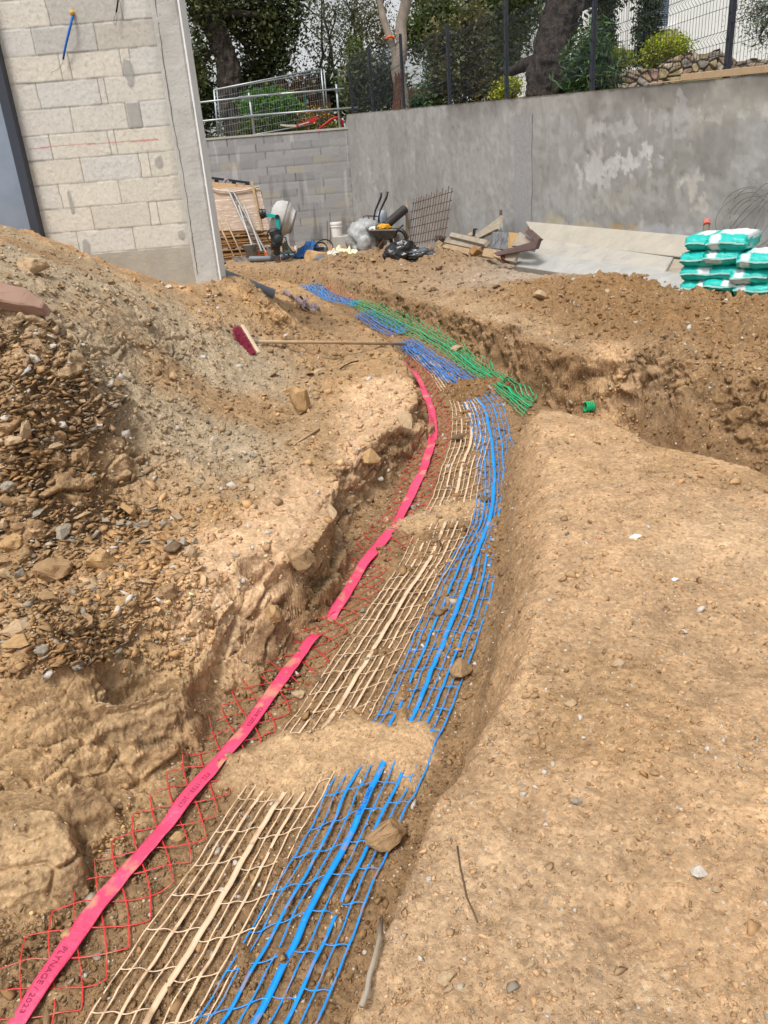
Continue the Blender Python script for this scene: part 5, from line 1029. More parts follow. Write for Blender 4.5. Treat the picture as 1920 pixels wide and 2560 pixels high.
gg = mesh_np('garden_ground', np.stack([a, b, gzv], -1), Fg[keepf], mat('garden_soil', (.16, .12, .07), (.08, .10, .04), rough=.95, scale=1.5, bump=.6, bscale=8), smooth=True); tag(gg, kind='structure')
M_BARK = mat('cork_bark', (.135, .108, .088), (.034, .026, .022), rough=.95, scale=10, detail=9, bump=1, bscale=13, stretch=(1, 1, .3), dist=.25)
M_BARKP = mat('pale_bark', (.37, .32, .265), (.24, .20, .16), rough=.9, scale=5, bump=.5, bscale=14, dist=.03)
M_TWIG = mat('twig', (.10, .075, .055), (.06, .045, .035), rough=.9, bump=0)
def leafmat(nm, c1, c2, tr=.35): return mat(nm, c1, c2, rough=.55, scale=.9, bump=0, vcol=True, spec=.35, trans=tr)
LM = dict(oak=leafmat('oak_leaf', (.072, .10, .036), (.10, .10, .038)), dark=leafmat('dark_leaf', (.058, .092, .032), (.09, .115, .04)), olive=leafmat('olive_leaf', (.10, .125, .065), (.14, .15, .085)), light=leafmat('light_leaf', (.075, .12, .028), (.10, .125, .032)), bright=leafmat('bright_leaf', (.085, .21, .028), (.11, .25, .045), .5),
    yellow=leafmat('yellow_leaf', (.38, .40, .03), (.28, .34, .03), .4), cypress=leafmat('cypress_leaf', (.020, .042, .014), (.032, .055, .018), .15), oleander=leafmat('oleander_leaf', (.062, .125, .048), (.09, .15, .055)), photinia=leafmat('photinia_leaf', (.10, .12, .045), (.17, .14, .065)), grey=leafmat('grey_green_leaf', (.085, .12, .075), (.13, .155, .10)), flower=leafmat('orange_flower', (.55, .24, .02), (.6, .34, .03)))
def leaves(name, blobs, n, size, m, parent, seed, shell=.55, clump=10, crad=.16, aspect=.5, up=.3, droop=0):
    """many leaf-sized faces in clumps spread through ellipsoids [(centre, radii)]"""
    rg_ = np.random.default_rng(seed); wts = np.array([np.prod(r) for c, r in blobs])**.75; wts /= wts.sum(); nc = max(1, n//clump); bi = rg_.choice(len(blobs), nc, p=wts)
    d_ = rg_.normal(size=(nc, 3)); d_ /= np.linalg.norm(d_, axis=1, keepdims=True); rr = (shell+(1-shell)*rg_.random(nc))**(1/1.0)*np.where(rg_.random(nc) < .25, rg_.random(nc), 1)
    Cc = np.array([np.array(c) for c, r in blobs])[bi]; Rr = np.array([np.array(r) for c, r in blobs])[bi]; cen = Cc+d_*Rr*rr[:, None]
    lum = np.exp(rg_.normal(0, .28, nc)); P_ = np.repeat(cen, clump, 0)+rg_.normal(size=(nc*clump, 3))*crad; N = len(P_)
    nrm_ = rg_.normal(size=(N, 3)); nrm_[:, 2] = np.abs(nrm_[:, 2])+up; nrm_ /= np.linalg.norm(nrm_, axis=1, keepdims=True)
    t_ = np.cross(nrm_, rg_.normal(size=(N, 3))); t_[:, 2] -= droop; t_ /= np.linalg.norm(t_, axis=1, keepdims=True); s_ = np.cross(nrm_, t_); sz = size*np.exp(rg_.normal(0, .25, N))[:, None]
    V = np.stack([P_-t_*sz*.5, P_+s_*sz*aspect*.5, P_+t_*sz*.5, P_-s_*sz*aspect*.5], 1).reshape(-1, 3); F = np.arange(N*4).reshape(-1, 4)
    c_ = (np.repeat(lum, clump)*np.exp(rg_.normal(0, .18, N)))[:, None]*np.array([1, 1, 1])*np.stack([np.exp(rg_.normal(0, .12, N)), np.ones(N), np.exp(rg_.normal(0, .1, N))], 1)
    return mesh_np(name, V, F, m, parent, col=np.repeat(np.clip(c_, .3, 2.2), 4, 0).astype(np.float32))
def limb(b, p0, p1, r0, r1, seed, bend=.12, n=7, sides=9):
    rg_ = random.Random(seed); p0, p1 = Vector(p0), Vector(p1); l_ = (p1-p0).length; pts = [p0]; o = Vector((rg_.uniform(-1, 1), rg_.uniform(-1, 1), rg_.uniform(-.5, .5)))*bend*l_
    for i in range(1, n): f_ = i/n; pts.append(p0.lerp(p1, f_)+o*math.sin(f_*math.pi)+Vector((rg_.gauss(0, 1), rg_.gauss(0, 1), rg_.gauss(0, 1)))*l_*.012)
    pts.append(p1); b.tube(pts, [r0+(r1-r0)*i/n for i in range(n+1)], sides, False); return pts
def knobby(o, amp, fr, seed):
    me = o.data; V = np.zeros(len(me.vertices)*3, np.float32); me.vertices.foreach_get('co', V); V = V.reshape(-1, 3); N_ = np.zeros_like(V).ravel(); me.vertices.foreach_get('normal', N_); N_ = N_.reshape(-1, 3)
    d_ = fbm(V[:, 0]*fr, V[:, 1]*fr, V[:, 2]*fr*.5, oct=4, seed=seed)*amp; me.vertices.foreach_set('co', (V+N_*d_[:, None]).astype(np.float32).ravel()); me.update()
def tree(name, base, trunk, crown, n, size, lm, bark, lab, seed, r0=.25, r1=.12, cat='tree', limbs=6, grp=None, **k):
    """trunk: world points; crown: [(centre, radii)]"""
    t = thing(name, base, lab, cat, grp); b = MB(); pts = []
    T_ = [Vector(p) for p in trunk]; 
    fine_ = []
    for a_, c_ in zip(T_[:-1], T_[1:]): fine_ += [a_.lerp(c_, f_) for f_ in np.linspace(0, 1, 14 if r0 < .3 else 40, endpoint=False)]
    fine_.append(T_[-1]); b.tube(fine_, [r0+(r1-r0)*i/(len(fine_)-1) for i in range(len(fine_))], 20 if r0 < .3 else 72, False)
    o = b.build('trunk', bark, t, smooth=True); knobby(o, r0*.16, 1.6/max(r0, .08), seed)
    if r0 > .3: knobby(o, .055, 11, seed+1)
    lb_ = MB(); rg_ = random.Random(seed)
    for i in range(limbs):
        c, r = crown[i % len(crown)]; e_ = Vector(c)+Vector((rg_.uniform(-.7, .7)*r[0], rg_.uniform(-.7, .7)*r[1], rg_.uniform(-.5, .8)*r[2])); s0 = fine_[int(len(fine_)*rg_.uniform(.55, .98))]
        q = limb(lb_, s0, e_, r1*.6, .015, seed*31+i)
        for j in range(4): limb(lb_, q[3+j % 3], q[3+j % 3]+Vector((rg_.uniform(-1, 1)*r[0], rg_.uniform(-1, 1)*r[1], rg_.uniform(-.3, 1)*r[2]))*.55, r1*.2, .006, seed*77+i*5+j, n=4, sides=5)
    if limbs: lb_.build('limbs', bark, t, smooth=True)
    leaves('crown', crown, n, size, lm, t, seed, **k); return t
def gpt(x, y, Yw):      # garden ground under a photo pixel column at depth Yw
    p = A(x, y, Yw); return Vector((p.x, p.y, float(gh(p.x, p.y))-.05))
def B(x, y, Yw, rx, ry=None, rz=None):
    """crown blob: photo centre, depth, radii in photo px (x, z), depth radius same as x"""
    c = A(x, y, Yw); m_ = pxm(c); return (tuple(c), (rx*m_, (ry or rx)*m_, (rz or rx)*m_))
# big dark cork oak on the left
tree('oak_tree', gpt(505, 230, 27), [gpt(520, 300, 27), A(498, 190, 27), A(488, 120, 27), A(462, 60, 27), A(440, -40, 27)],
    [B(440, 10, 27, 70, 60, 60), B(540, 20, 28, 80, 70, 75), B(600, 80, 28, 48, 50, 50), B(620, 10, 28, 40, 40, 55), B(420, 120, 27, 35, 40, 60), B(570, 140, 28.5, 55, 50, 40), B(500, -110, 28, 150, 90, 80), B(540, 175, 28.5, 60, 40, 30)], 24000, .14, LM['oak'], M_BARK, 'big dark cork oak with a thick leaning trunk left of the site fence', 401, r0=.42, r1=.26, limbs=10, crad=.22)
tree('leafy_tree', gpt(420, 250, 29), [gpt(425, 280, 29), A(420, 200, 29), A(415, 120, 29)], [B(410, 180, 29, 50, 50, 70), B(440, 230, 29, 45, 45, 45), B(550, 215, 29.5, 50, 50, 30)], 6500, .14, LM['dark'], M_BARK, 'dark bushy tree beside the house pillar', 402, r0=.15, r1=.08, limbs=5, crad=.22)
# light, open trees in the middle
def open_tree(x, y0, Y, lab, seed, blobs, lm, n, sz=.11):
    t = thing('slender_tree', gpt(x, y0, Y), lab, 'tree', None); b = MB(); rg_ = random.Random(seed); g0 = gpt(x, y0, Y)
    for i in range(4):
        e_ = A(x+rg_.uniform(-55, 55), rg_.uniform(-60, 40), Y+rg_.uniform(-1, 1)); q = limb(b, g0+Vector((rg_.uniform(-.3, .3), 0, 0)), e_, .085, .02, seed*13+i, .06, 10)
        for j in range(6): limb(b, q[4+j], q[4+j]+Vector((rg_.uniform(-1.4, 1.4), rg_.uniform(-.6, .6), rg_.uniform(.3, 1.5))), .025, .005, seed*17+i*7+j, n=5, sides=5)
    b.build('stems', M_TWIG, t, smooth=True); leaves('crown', blobs, n, sz, lm, t, seed, shell=.2, clump=7, crad=.3, aspect=.45); return t
open_tree(712, 200, 30, 'slender open tree with thin dark stems against the bright sky', 403, [B(700, 30, 30, 45, 40, 50), B(740, 80, 30, 40, 40, 45), B(690, 110, 30, 30, 30, 35), B(760, 20, 30, 40, 40, 40), B(715, 150, 30, 40, 30, 25)], LM['olive'], 2600)
open_tree(790, 210, 31, 'open brownish tree just left of the forked pale trunk', 404, [B(800, 40, 31, 42, 40, 60), B(830, 90, 31, 30, 40, 40), B(780, 110, 31, 30, 30, 35)], LM['photinia'], 2600)
tree('thuja_tree', gpt(770, 200, 28), [gpt(772, 250, 28), A(770, 150, 28)], [B(768, 130, 28, 20, 20, 60), B(790, 165, 28, 22, 22, 40), B(755, 190, 28, 22, 22, 40)], 3600, .10, LM['light'], M_BARK, 'dense green thuja between the slender tree and the fence', 405, r0=.1, r1=.04, limbs=2, crad=.14)
# forked pale trunk
ft_ = thing('forked_tree', gpt(868, 235, 24.5), 'tall pale barked tree forking into two bare trunks', 'tree'); b = MB()
b.tube([gpt(872, 240, 24.5), A(868, 200, 24.5), A(860, 165, 24.5), A(858, 140, 24.5)], [.20, .19, .19, .20], 14, False); b.tube([A(858, 150, 24.5), A(866, 120, 24.5), A(868, 80, 24.5), A(866, 50, 24.5), A(874, 20, 24.5), A(884, -30, 24.5), A(890, -90, 24.5)], [.17, .17, .155, .15, .15, .14, .12], 14, False); b.tube([A(856, 150, 24.5), A(852, 115, 24.5), A(840, 75, 24.5), A(828, 40, 24.5), A(818, -10, 24.5), A(805, -70, 24.5)], [.13, .10, .09, .085, .08, .06], 12, False)
o = b.build('trunk', M_BARKP, ft_, smooth=True); knobby(o, .02, 5, 410)
MB().tube([A(843, 82, 24.45)+Vector((.11*math.cos(q), .11*math.sin(q), .02*math.sin(q*3))) for q in np.linspace(0, 6.2, 14)], .03, 6).build('orange_tape', M_ORNG, ft_)
leaves('crown', [B(880, -110, 24.5, 110, 70, 50), B(800, -60, 25, 50, 50, 40), B(935, -20, 25, 40, 40, 40)], 3000, .12, LM['olive'], ft_, 411, crad=.25)
b = MB(); 
for i in range(26): b.tube([gpt(858+random.uniform(-14, 16), 238, 24.2), A(860+random.uniform(-10, 10), random.uniform(150, 200), 24.3)], random.uniform(.008, .02), 5)
o = b.build('bark_strips', mat('brown_bark_strip', (.15, .075, .045), (.09, .045, .03), rough=.9), ft_)
tree('dense_tree', gpt(945, 60, 33), [gpt(945, 240, 33), A(945, 120, 33), A(940, 40, 33)], [B(935, 30, 33, 55, 45, 45), B(980, 60, 33, 45, 45, 40), B(895, 70, 33, 30, 30, 30), B(935, 100, 33, 60, 40, 16)], 7500, .15, LM['light'], M_BARK, 'dense green tree crown behind the forked pale trunk', 406, r0=.22, r1=.12, limbs=6, crad=.22)
# shrubs along the fence
def shrub(name, x, y, Y, blobs, n, sz, lm, lab, seed, cat='shrub', stems=8, grp=None, **k):
    g0 = gpt(x, y, Y); t = thing(name, g0, lab, cat, grp); b = MB(); rg_ = random.Random(seed)
    for i in range(stems):
        c, r = blobs[i % len(blobs)]; limb(b, g0+Vector((rg_.uniform(-.25, .25), rg_.uniform(-.1, .1), 0)), Vector(c)+Vector((rg_.uniform(-.6, .6)*r[0], rg_.uniform(-.6, .6)*r[1], rg_.uniform(-.4, .7)*r[2])), .025, .006, seed*9+i, n=5, sides=5)
    b.build('stems', M_TWIG, t); leaves('crown', blobs, n, sz, lm, t, seed, **k); return t
shrub('photinia_shrub', 990, 220, 21.5, [B(975, 165, 21.5, 42, 40, 55), B(1010, 110, 21.5, 42, 40, 55), B(960, 90, 21.5, 30, 30, 35), B(1020, 45, 21.5, 28, 30, 40), B(1030, 180, 21.5, 34, 30, 45)], 7500, .105, LM['photinia'], 'tall bushy shrub with dark and reddish leaves behind the middle of the fence', 421, crad=.15)
shrub('oleander_shrub', 935, 225, 21.8, [B(940, 190, 21.8, 24, 24, 45), B(950, 140, 21.8, 22, 22, 30)], 2200, .15, LM['oleander'], 'slim oleander left of the reddish leaved shrub', 422, aspect=.2, crad=.15)
shrub('oleander_shrub', 815, 230, 25.5, [B(815, 185, 25.5, 34, 30, 45), B(790, 210, 25.5, 30, 30, 32), B(835, 160, 25.5, 24, 24, 45)], 4200, .15, LM['grey'], 'grey green oleander left of the forked pale trunk', 423, aspect=.2, crad=.18)
shrub('variegated_shrub', 765, 220, 24.4, [B(765, 190, 24.4, 22, 22, 42), B(775, 150, 24.4, 16, 16, 25)], 1900, .12, LM['olive'], 'pale speckled shrub at the left end of the mesh fence', 424, crad=.14)
shrub('agave_plant', 905, 232, 22.5, [B(906, 226, 22.5, 15, 15, 12)], 500, .32, LM['oleander'], 'small spiky plant in front of the little white house', 425, cat='plant', stems=2, aspect=.12, crad=.10, up=1.2)
tree('dark_tree', gpt(1070, 190, 26), [gpt(1075, 240, 26), A(1075, 150, 26), A(1065, 60, 26)], [B(1080, 60, 26, 60, 50, 60), B(1120, 20, 26, 55, 50, 50), B(1075, 140, 26, 36, 36, 45), B(1050, 0, 26, 50, 40, 40)], 9500, .13, LM['dark'], M_BARK, 'dark leafy tree left of the big leaning trunk', 407, r0=.18, r1=.09, limbs=7, crad=.2)
bt = tree('cork_oak', gpt(1175, 205, 16.5), [gpt(1182, 215, 16.5)-Vector((0, 0, .3)), A(1184, 160, 16.5), A(1193, 90, 16.6), A(1206, 40, 16.7), A(1226, -10, 16.8), A(1258, -90, 17)], [B(1120, -70, 18, 90, 70, 60), B(1262, -60, 17.5, 90, 70, 40), B(1330, -50, 18, 60, 50, 40), B(1300, 5, 18, 22, 20, 16), B(1100, 100, 18.3, 30, 30, 26), B(1250, 75, 17, 12, 14, 26)], 9000, .10, LM['dark'], M_BARK, 'huge leaning cork oak trunk right behind the mesh fence', 408, r0=.38, r1=.33, limbs=4, crad=.16)
b = MB(); b.tube([A(1165, 130, 16.6), A(1130, 140, 16.8), A(1105, 155, 17), A(1080, 150, 17.3)], [.13, .11, .09, .05], 10, False); o = b.build('side_branch', M_BARK, bt, smooth=True); knobby(o, .02, 6, 431)
# cypresses, oleander, round yellow bushes, olive
for x, y0, y1, w_, Y, lab, sd_i in ((1302, 130, -120, 27, 20.5, 'left cypress, standing against the villa behind the oleander', 432), (1398, 125, -140, 33, 20.2, 'right cypress, standing against the villa beside the round yellow bush', 433)):
    bl_ = [B(x+k*1.4, y0+10-(y0-y1)*(k+.5)/9, Y, w_*(1-.055*k), w_*(1-.055*k), (y0-y1)/11) for k in range(9)]
    tree('cypress_tree', gpt(x, y0, Y), [gpt(x, y0, Y), A(x+8, y1, Y)], bl_, 9000, .075, LM['cypress'], M_BARK, lab, sd_i, r0=.09, r1=.03, limbs=0, grp='cypresses in front of the villa', shell=.75, crad=.07, aspect=.4, up=0, droop=-.6)
shrub('oleander_shrub', 1278, 195, 15.6, [B(1280, 130, 15.6, 38, 32, 50), B(1255, 160, 15.6, 26, 26, 36), B(1305, 170, 15.6, 26, 26, 26)], 3600, .17, LM['oleander'], 'large bright oleander right of the huge trunk', 434, aspect=.17, crad=.14, stems=16)
YBG = 'yellow green rounded bushes on the stone terrace'
shrub('round_bush', 1440, 130, 17.6, [B(1440, 103, 17.6, 44, 36, 26), B(1415, 122, 17.6, 26, 26, 18), B(1470, 108, 17.6, 26, 24, 20)], 5200, .052, LM['yellow'], 'largest round yellow bush, above the stone terrace wall', 435, grp=YBG, shell=.8, crad=.06, stems=5)
shrub('round_bush', 1340, 140, 17.8, [B(1342, 128, 17.8, 26, 24, 18), B(1325, 136, 17.8, 18, 18, 13)], 2200, .052, LM['yellow'], 'middle round yellow bush, right of the bright oleander', 436, grp=YBG, shell=.8, crad=.06, stems=4)
shrub('round_bush', 1222, 185, 17.2, [B(1222, 165, 17.2, 15, 18, 20), B(1235, 175, 17.2, 16, 16, 16)], 1800, .06, LM['yellow'], 'yellow bush close to the right side of the huge trunk', 437, grp=YBG, shell=.7, crad=.07, stems=4)
shrub('round_bush', 1095, 215, 20.5, [B(1095, 200, 20.5, 24, 20, 16), B(1108, 185, 20.5, 12, 12, 16)], 1500, .075, LM['yellow'], 'small yellow shrub left of the huge trunk, at the fence', 438, grp=YBG, shell=.5, crad=.1, stems=4)
tree('olive_tree', gpt(1690, 110, 15.5), [gpt(1700, 140, 15.5), A(1690, 60, 15.5), A(1670, 0, 15.5)], [B(1640, 25, 15.5, 40, 40, 34), B(1672, 55, 15.5, 38, 36, 40), B(1640, 70, 15.5, 18, 20, 22), B(1690, -20, 15.5, 60, 50, 40)], 3200, .075, LM['grey'], M_BARK, 'olive tree reaching in at the upper right picture edge', 439, r0=.10, r1=.05, limbs=5, shell=.3, aspect=.22, crad=.16)
# plants behind the site fence
shrub('green_bush', 590, 290, 26.6, [B(580, 220, 26.6, 50, 44, 22), B(620, 235, 26.6, 32, 30, 22), B(555, 230, 26.6, 34, 30, 26), B(600, 255, 26.6, 40, 34, 24)], 5200, .11, LM['bright'], 'bright green bush in the middle behind the site fence', 441, shell=.7, crad=.12)
shrub('green_bush', 590, 292, 26.2, [B(580, 275, 26.2, 44, 34, 20), B(545, 285, 26.2, 24, 24, 22), B(690, 285, 26.2, 60, 34, 14)], 3200, .11, LM['light'], 'low green plants at the foot of the site fence', 442, crad=.13)
shrub('flowering_plant', 660, 275, 26.0, [B(655, 255, 26, 34, 26, 20), B(690, 245, 26, 24, 24, 18), B(720, 262, 26, 22, 22, 22)], 420, .06, LM['flower'], 'orange flowering plant behind the red curved board', 443, cat='plant', stems=14, shell=.2, crad=.16)
shrub('brown_hedge', 590, 190, 28.3, [B(600, 200, 28.3, 50, 30, 14), B(650, 195, 28.3, 40, 30, 16)], 1800, .12, leafmat('dry_leaf', (.22, .12, .05), (.16, .09, .04)), 'dry reddish brown hedge behind the bright green bush', 444, crad=.15, stems=4)
shrub('dark_hedge', 700, 210, 29.5, [B(690, 190, 29.5, 45, 30, 32), B(740, 215, 29.5, 40, 30, 30), B(640, 215, 29.5, 50, 30, 22), B(850, 200, 29.5, 40, 30, 34)], 5500, .14, LM['dark'], 'dark hedge filling the gap behind the site fence', 445, crad=.2)
t = thing('garden_post', gpt(655, 260, 27.4), 'dark green fence post behind the orange flowers', 'post'); MB().bar(gpt(662, 260, 27.4), A(657, 190, 27.4), .09, .09, (0, 1, 0)).build('shaft', mat('green_steel', (.02, .07, .06), rough=.5), t); MB().bar(A(655, 200, 27.4), A(657, 186, 27.4), .1, .1, (0, 1, 0)).build('cap', M_BLK2, t)
t = thing('garden_shed', gpt(640, 210, 29), 'low dark shed roof behind the site fence', 'shed'); p = A(640, 216, 29); MB().box((p.x, p.y, p.z+.15), (2.6, 1.5, .09)).build('roof', mat('dark_roof', (.02, .022, .026), rough=.6), t); MB().box((p.x, p.y+.05, p.z-1.0), (2.3, 1.3, 2.1)).build('wall', mat('shed_wood', (.10, .075, .055), rough=.9), t)
# far woods closing the view
far = []
rgw = random.Random(9)
for i in range(46):
    x = -26+i*1.5+rgw.uniform(-.5, .5); Y = 44+rgw.uniform(-3, 6); h = rgw.uniform(2.0, 3.4) if not (-9 < x < 0.5) else rgw.uniform(1.0, 1.8)
    far.append(((x, Y, 3.6+h*.55), (1.5, 1.2, h*.75)))
o = leaves('far_woods', far, 15000, .26, LM['oak'], None, 450, shell=.3, crad=.4); tag(o, 'mass of green trees far behind the gardens', 'woods', kind='stuff')
# little white house with a brown roof
M_WHITE = mat('white_render', (.78, .78, .76), (.70, .70, .68), rough=.9, scale=1.5, bump=.15, bscale=40)
p = A(905, 225, 29); t = thing('small_house', (p.x, p.y, p.z-1), 'little white house with a brown roof edge, seen through the fence', 'house'); x0, x1 = A(872, 225, 29).x, A(935, 225, 29).x; z1 = A(905, 200, 29).z
MB().box(((x0+x1)/2, 30.5, z1-1.7), (x1-x0, 3, 3.4)).build('wall', M_WHITE, t); MB().slab([(x0-.2, 28.8, z1), (x1+.9, 28.8, z1-.05), (x1+.9, 30.5, z1+.22), (x0-.2, 30.5, z1+.22)], .14).build('roof', mat('brown_tiles', (.13, .06, .04), (.09, .04, .03), rough=.85, scale=6), t); MB().box(((x0+x1)/2+.3, 28.82, z1-.02), (x1-x0+1.1, .05, .24)).build('fascia', mat('brown_board', (.11, .045, .03), rough=.8), t)
p = A(1080, 205, 27); t = thing('garden_wall', (p.x, p.y, p.z-1), 'white garden wall with a red tile coping, left of the huge trunk', 'wall'); x0, x1 = A(1050, 205, 27).x, A(1112, 205, 27).x; z1 = A(1080, 184, 27).z
MB().box(((x0+x1)/2, 27.3, z1-1.2), (x1-x0, .3, 2.4)).build('wall', M_WHITE, t); MB().box(((x0+x1)/2, 27.3, z1+.08), (x1-x0+.1, .5, .16)).build('tile_coping', mat('red_tiles', (.30, .11, .06), rough=.85, scale=8), t)
# villa on the right
VY = 23.5
p = A(1450, 110, VY); t = thing('villa', (p.x, p.y, 2.5), 'white villa with a blue grey shuttered window behind the cypresses', 'house')
xa, xb = A(1243, 100, VY).x, A(1659, 60, VY).x+9; 
MB().box(((xa+xb)/2, VY+4, 5.4), (xb-xa, 8, 9.2)).build('main_wall', M_WHITE, t)
xc, xd = A(1112, 190, VY+1).x, xa; zt2 = A(1140, 135, VY+1).z; an_ = MB(); an_.add([(xc, VY+.8, 2), (xd, VY+.8, 2), (xd, VY+.8, zt2+.5), (xc, VY+.8, zt2-.35), (xc, VY+5, 2), (xd, VY+5, 2), (xd, VY+5, zt2+.5), (xc, VY+5, zt2-.35)], [(0, 1, 2, 3), (5, 4, 7, 6), (4, 0, 3, 7), (3, 2, 6, 7), (1, 5, 6, 2)]); an_.build('annex_wall', M_WHITE, t)
d0, d1 = A(1146, 200, VY+.8), A(1160, 165, VY+.8); MB().box(((d0.x+d1.x)/2, VY+.79, d1.z-1.0), (d1.x-d0.x+.1, .06, 2.1)).build('door', mat('dark_door', (.03, .03, .035), rough=.6), t)
s0, s1 = A(1424, 57, VY), A(1443, -20, VY); sh_ = MB(); zc0, zc1 = s0.z, s1.z+.4
for k in range(26): sh_.slab([(s0.x-.28, VY-.05, zc0+(zc1-zc0)*k/26), (s1.x, VY-.05, zc0+(zc1-zc0)*k/26), (s1.x, VY-.02, zc0+(zc1-zc0)*(k+.8)/26), (s0.x-.28, VY-.02, zc0+(zc1-zc0)*(k+.8)/26)], .012)
f_ = MB(); f_.box(((s0.x-.28+s1.x)/2, VY-.012, (zc0+zc1)/2), (s1.x-s0.x+.36, .02, zc1-zc0+.08)); wnd = f_.build('window', mat('shutter_frame', (.10, .13, .19), rough=.6), t); sh_.build('shutter', mat('blue_grey_shutter', (.14, .18, .26), rough=.6), wnd); MB().box(((s0.x+s1.x)/2-.1, VY-.06, zc0-.06), (1.0, .14, .08)).build('sill', M_WHITE, wnd)
MB().box((A(1347, 60, VY).x, VY-.06, 5.4), (.09, .09, 9)).build('downpipe', M_WHITE, t)
# dry stone terrace wall (each stone bulges)
def stonewall(pts, Y, lab, seed):
    g0 = A(*pts[0], Y); t = thing('stone_wall', (g0.x, g0.y, g0.z-1), lab, 'wall'); 
    xs_, tops_ = [A(x_, y_, Y).x for x_, y_ in pts], [A(x_, y_, Y).z for x_, y_ in pts]
    nx_, nz2 = 420, 120; a_, f2 = np.meshgrid(np.linspace(xs_[0], xs_[-1], nx_), np.linspace(0, 1, nz2)); tp = np.interp(a_, xs_, tops_)+.06*vn(a_*4, a_*0, seed=seed); zb = tp-1.9; b_ = zb+(tp-zb)*f2
    A_, B_ = a_.ravel(), b_.ravel(); d1, d2, cv = worley(A_*5.2+.25*vn(A_*3, B_*3, seed=seed+1), B_*7.2+.25*vn(A_*3+7, B_*3, seed=seed+2), seed); e_ = sstep(.02, .16, d2-d1); h = .07*e_*(.6+.7*cv)+.02*fbm(A_*9, B_*9, oct=3, seed=seed+3)
    pal = np.array([[.40, .33, .25], [.34, .24, .17], [.45, .39, .31], [.30, .20, .16], [.38, .30, .18], [.28, .25, .22]]); c_ = pal[(cv*5.99).astype(int)]*(.85+.25*vn(A_*7, B_*7, seed=seed+4))[:, None]; c_ = c_*(e_*.75+.25)[:, None]*1.0+np.array([.20, .16, .12])*(1-e_)[:, None]*.7
    yy = Y-h+.18*f2.ravel()**1; V = np.stack([A_, yy, B_], -1); id_ = np.arange(nx_*nz2).reshape(nz2, nx_); Fc = np.stack([id_[:-1, :-1], id_[:-1, 1:], id_[1:, 1:], id_[1:, :-1]], -1).reshape(-1, 4)
    mesh_np('stone_face', V, Fc, mat('terrace_stone', (1, 1, 1), (.85, .84, .82), rough=.95, scale=9, bump=.6, bscale=25, vcol=True), t, smooth=True, col=np.clip(c_, .02, .7).astype(np.float32))
    b = MB(); [b.add([(x_, Y+.15, z_-.03), (x2, Y+.15, z2-.03), (x2, Y+.9, z2-.05), (x_, Y+.9, z_-.05)], [(0, 1, 2, 3)]) for x_, z_, x2, z2 in zip(xs_[:-1], tops_[:-1], xs_[1:], tops_[1:])]; b.build('backfill', M_SOIL, t)
stonewall([(1310, 172), (1335, 160), (1370, 150), (1420, 146), (1450, 128), (1480, 112), (1530, 110), (1560, 102), (1572, 118), (1600, 128), (1680, 126), (1800, 118)], 17.0, 'dry stone terrace wall of brown and cream boulders under the villa', 461)
# ================================================================== WARNING NETS in the trench
def plas(name, c, rough=.38):
    m = mat(name, c, tuple(v*.86 for v in c), rough=rough, scale=30, bump=.12, bscale=60, spec=.45, speck=(16, .57, .68, (.34, .22, .12), .7)); return m
P_RED, P_TAPE = plas('red_net_plastic', (.62, .035, .035)), mat('pink_tape_film', (.80, .085, .19), (.70, .05, .125), rough=.32, scale=7, bump=.45, bscale=22, spec=.5, speck=(10, .58, .66, (.5, .3, .18), .75), dist=.02)
P_BEI, P_BLU, P_GRN = plas('beige_net_plastic', (.76, .55, .37)), plas('blue_net_plastic', (.008, .29, .82)), plas('green_net_plastic', (.012, .40, .16))
P_BLV = plas('pale_blue_net_plastic', (.05, .22, .62)); P_ORG = plas('orange_net_plastic', (.60, .25, .12))
class Net:
    def __init__(s, pairs, lift=.010, H=None, amp=.006, seed=0, N=260, side=0):
        q = np.array(pairs, float); Lw, Rw = drop(q[:, 0], q[:, 1], HN), drop(q[:, 2], q[:, 3], HN); s.ok = ~(np.isnan(Lw).any(1) | np.isnan(Rw).any(1)); Lw, Rw = Lw[s.ok], Rw[s.ok]
        mid = (Lw+Rw)/2; d = np.r_[0, np.cumsum(np.linalg.norm(np.diff(mid[:, :2], axis=0), axis=1))]; s.len = d[-1]
        def sp(V):                      # smooth interpolation (Catmull-like) over length
            t = np.linspace(0, d[-1], N); o = []
            for k in range(2):
                m = np.gradient(V[:, k], d); i = np.clip(np.searchsorted(d, t)-1, 0, len(d)-2); h = d[i+1]-d[i]; u = (t-d[i])/h
                o.append(V[i, k]*(2*u**3-3*u**2+1)+m[i]*h*(u**3-2*u**2+u)+V[i+1, k]*(-2*u**3+3*u**2)+m[i+1]*h*(u**3-u**2))
            return np.stack(o, 1)
        s.t = np.linspace(0, d[-1], N); s.L, s.R = sp(Lw), sp(Rw); s.lift, s.amp, s.seed = lift, amp, seed
        s.wid = float(np.median(np.linalg.norm(s.L-s.R, axis=1)))
    def xy(s, t, u):
        t, u = np.broadcast_arrays(np.asarray(t, float), np.asarray(u, float)); o = []
        for k in (0, 1): o.append(np.interp(t, s.t, s.L[:, k])*(1-u)+np.interp(t, s.t, s.R[:, k])*u)
        return o
    def P(s, t, u, dz=0):
        x_, y_ = s.xy(t, u); w_ = s.amp
        x_ = x_ + .45*w_*vn(np.asarray(t)*9, np.asarray(u)*2+x_*0, seed=s.seed+1); y_ = y_ + .2*w_*vn(np.asarray(t)*9, np.asarray(u)*2+x_*0, seed=s.seed+2)
        z_ = HN(x_, y_) + s.lift + w_*1.1*vn(x_*9, y_*9, seed=s.seed+4) + w_*.6*vn(x_*22, y_*22, seed=s.seed+5) + dz
        return np.stack([x_, y_, z_], -1)
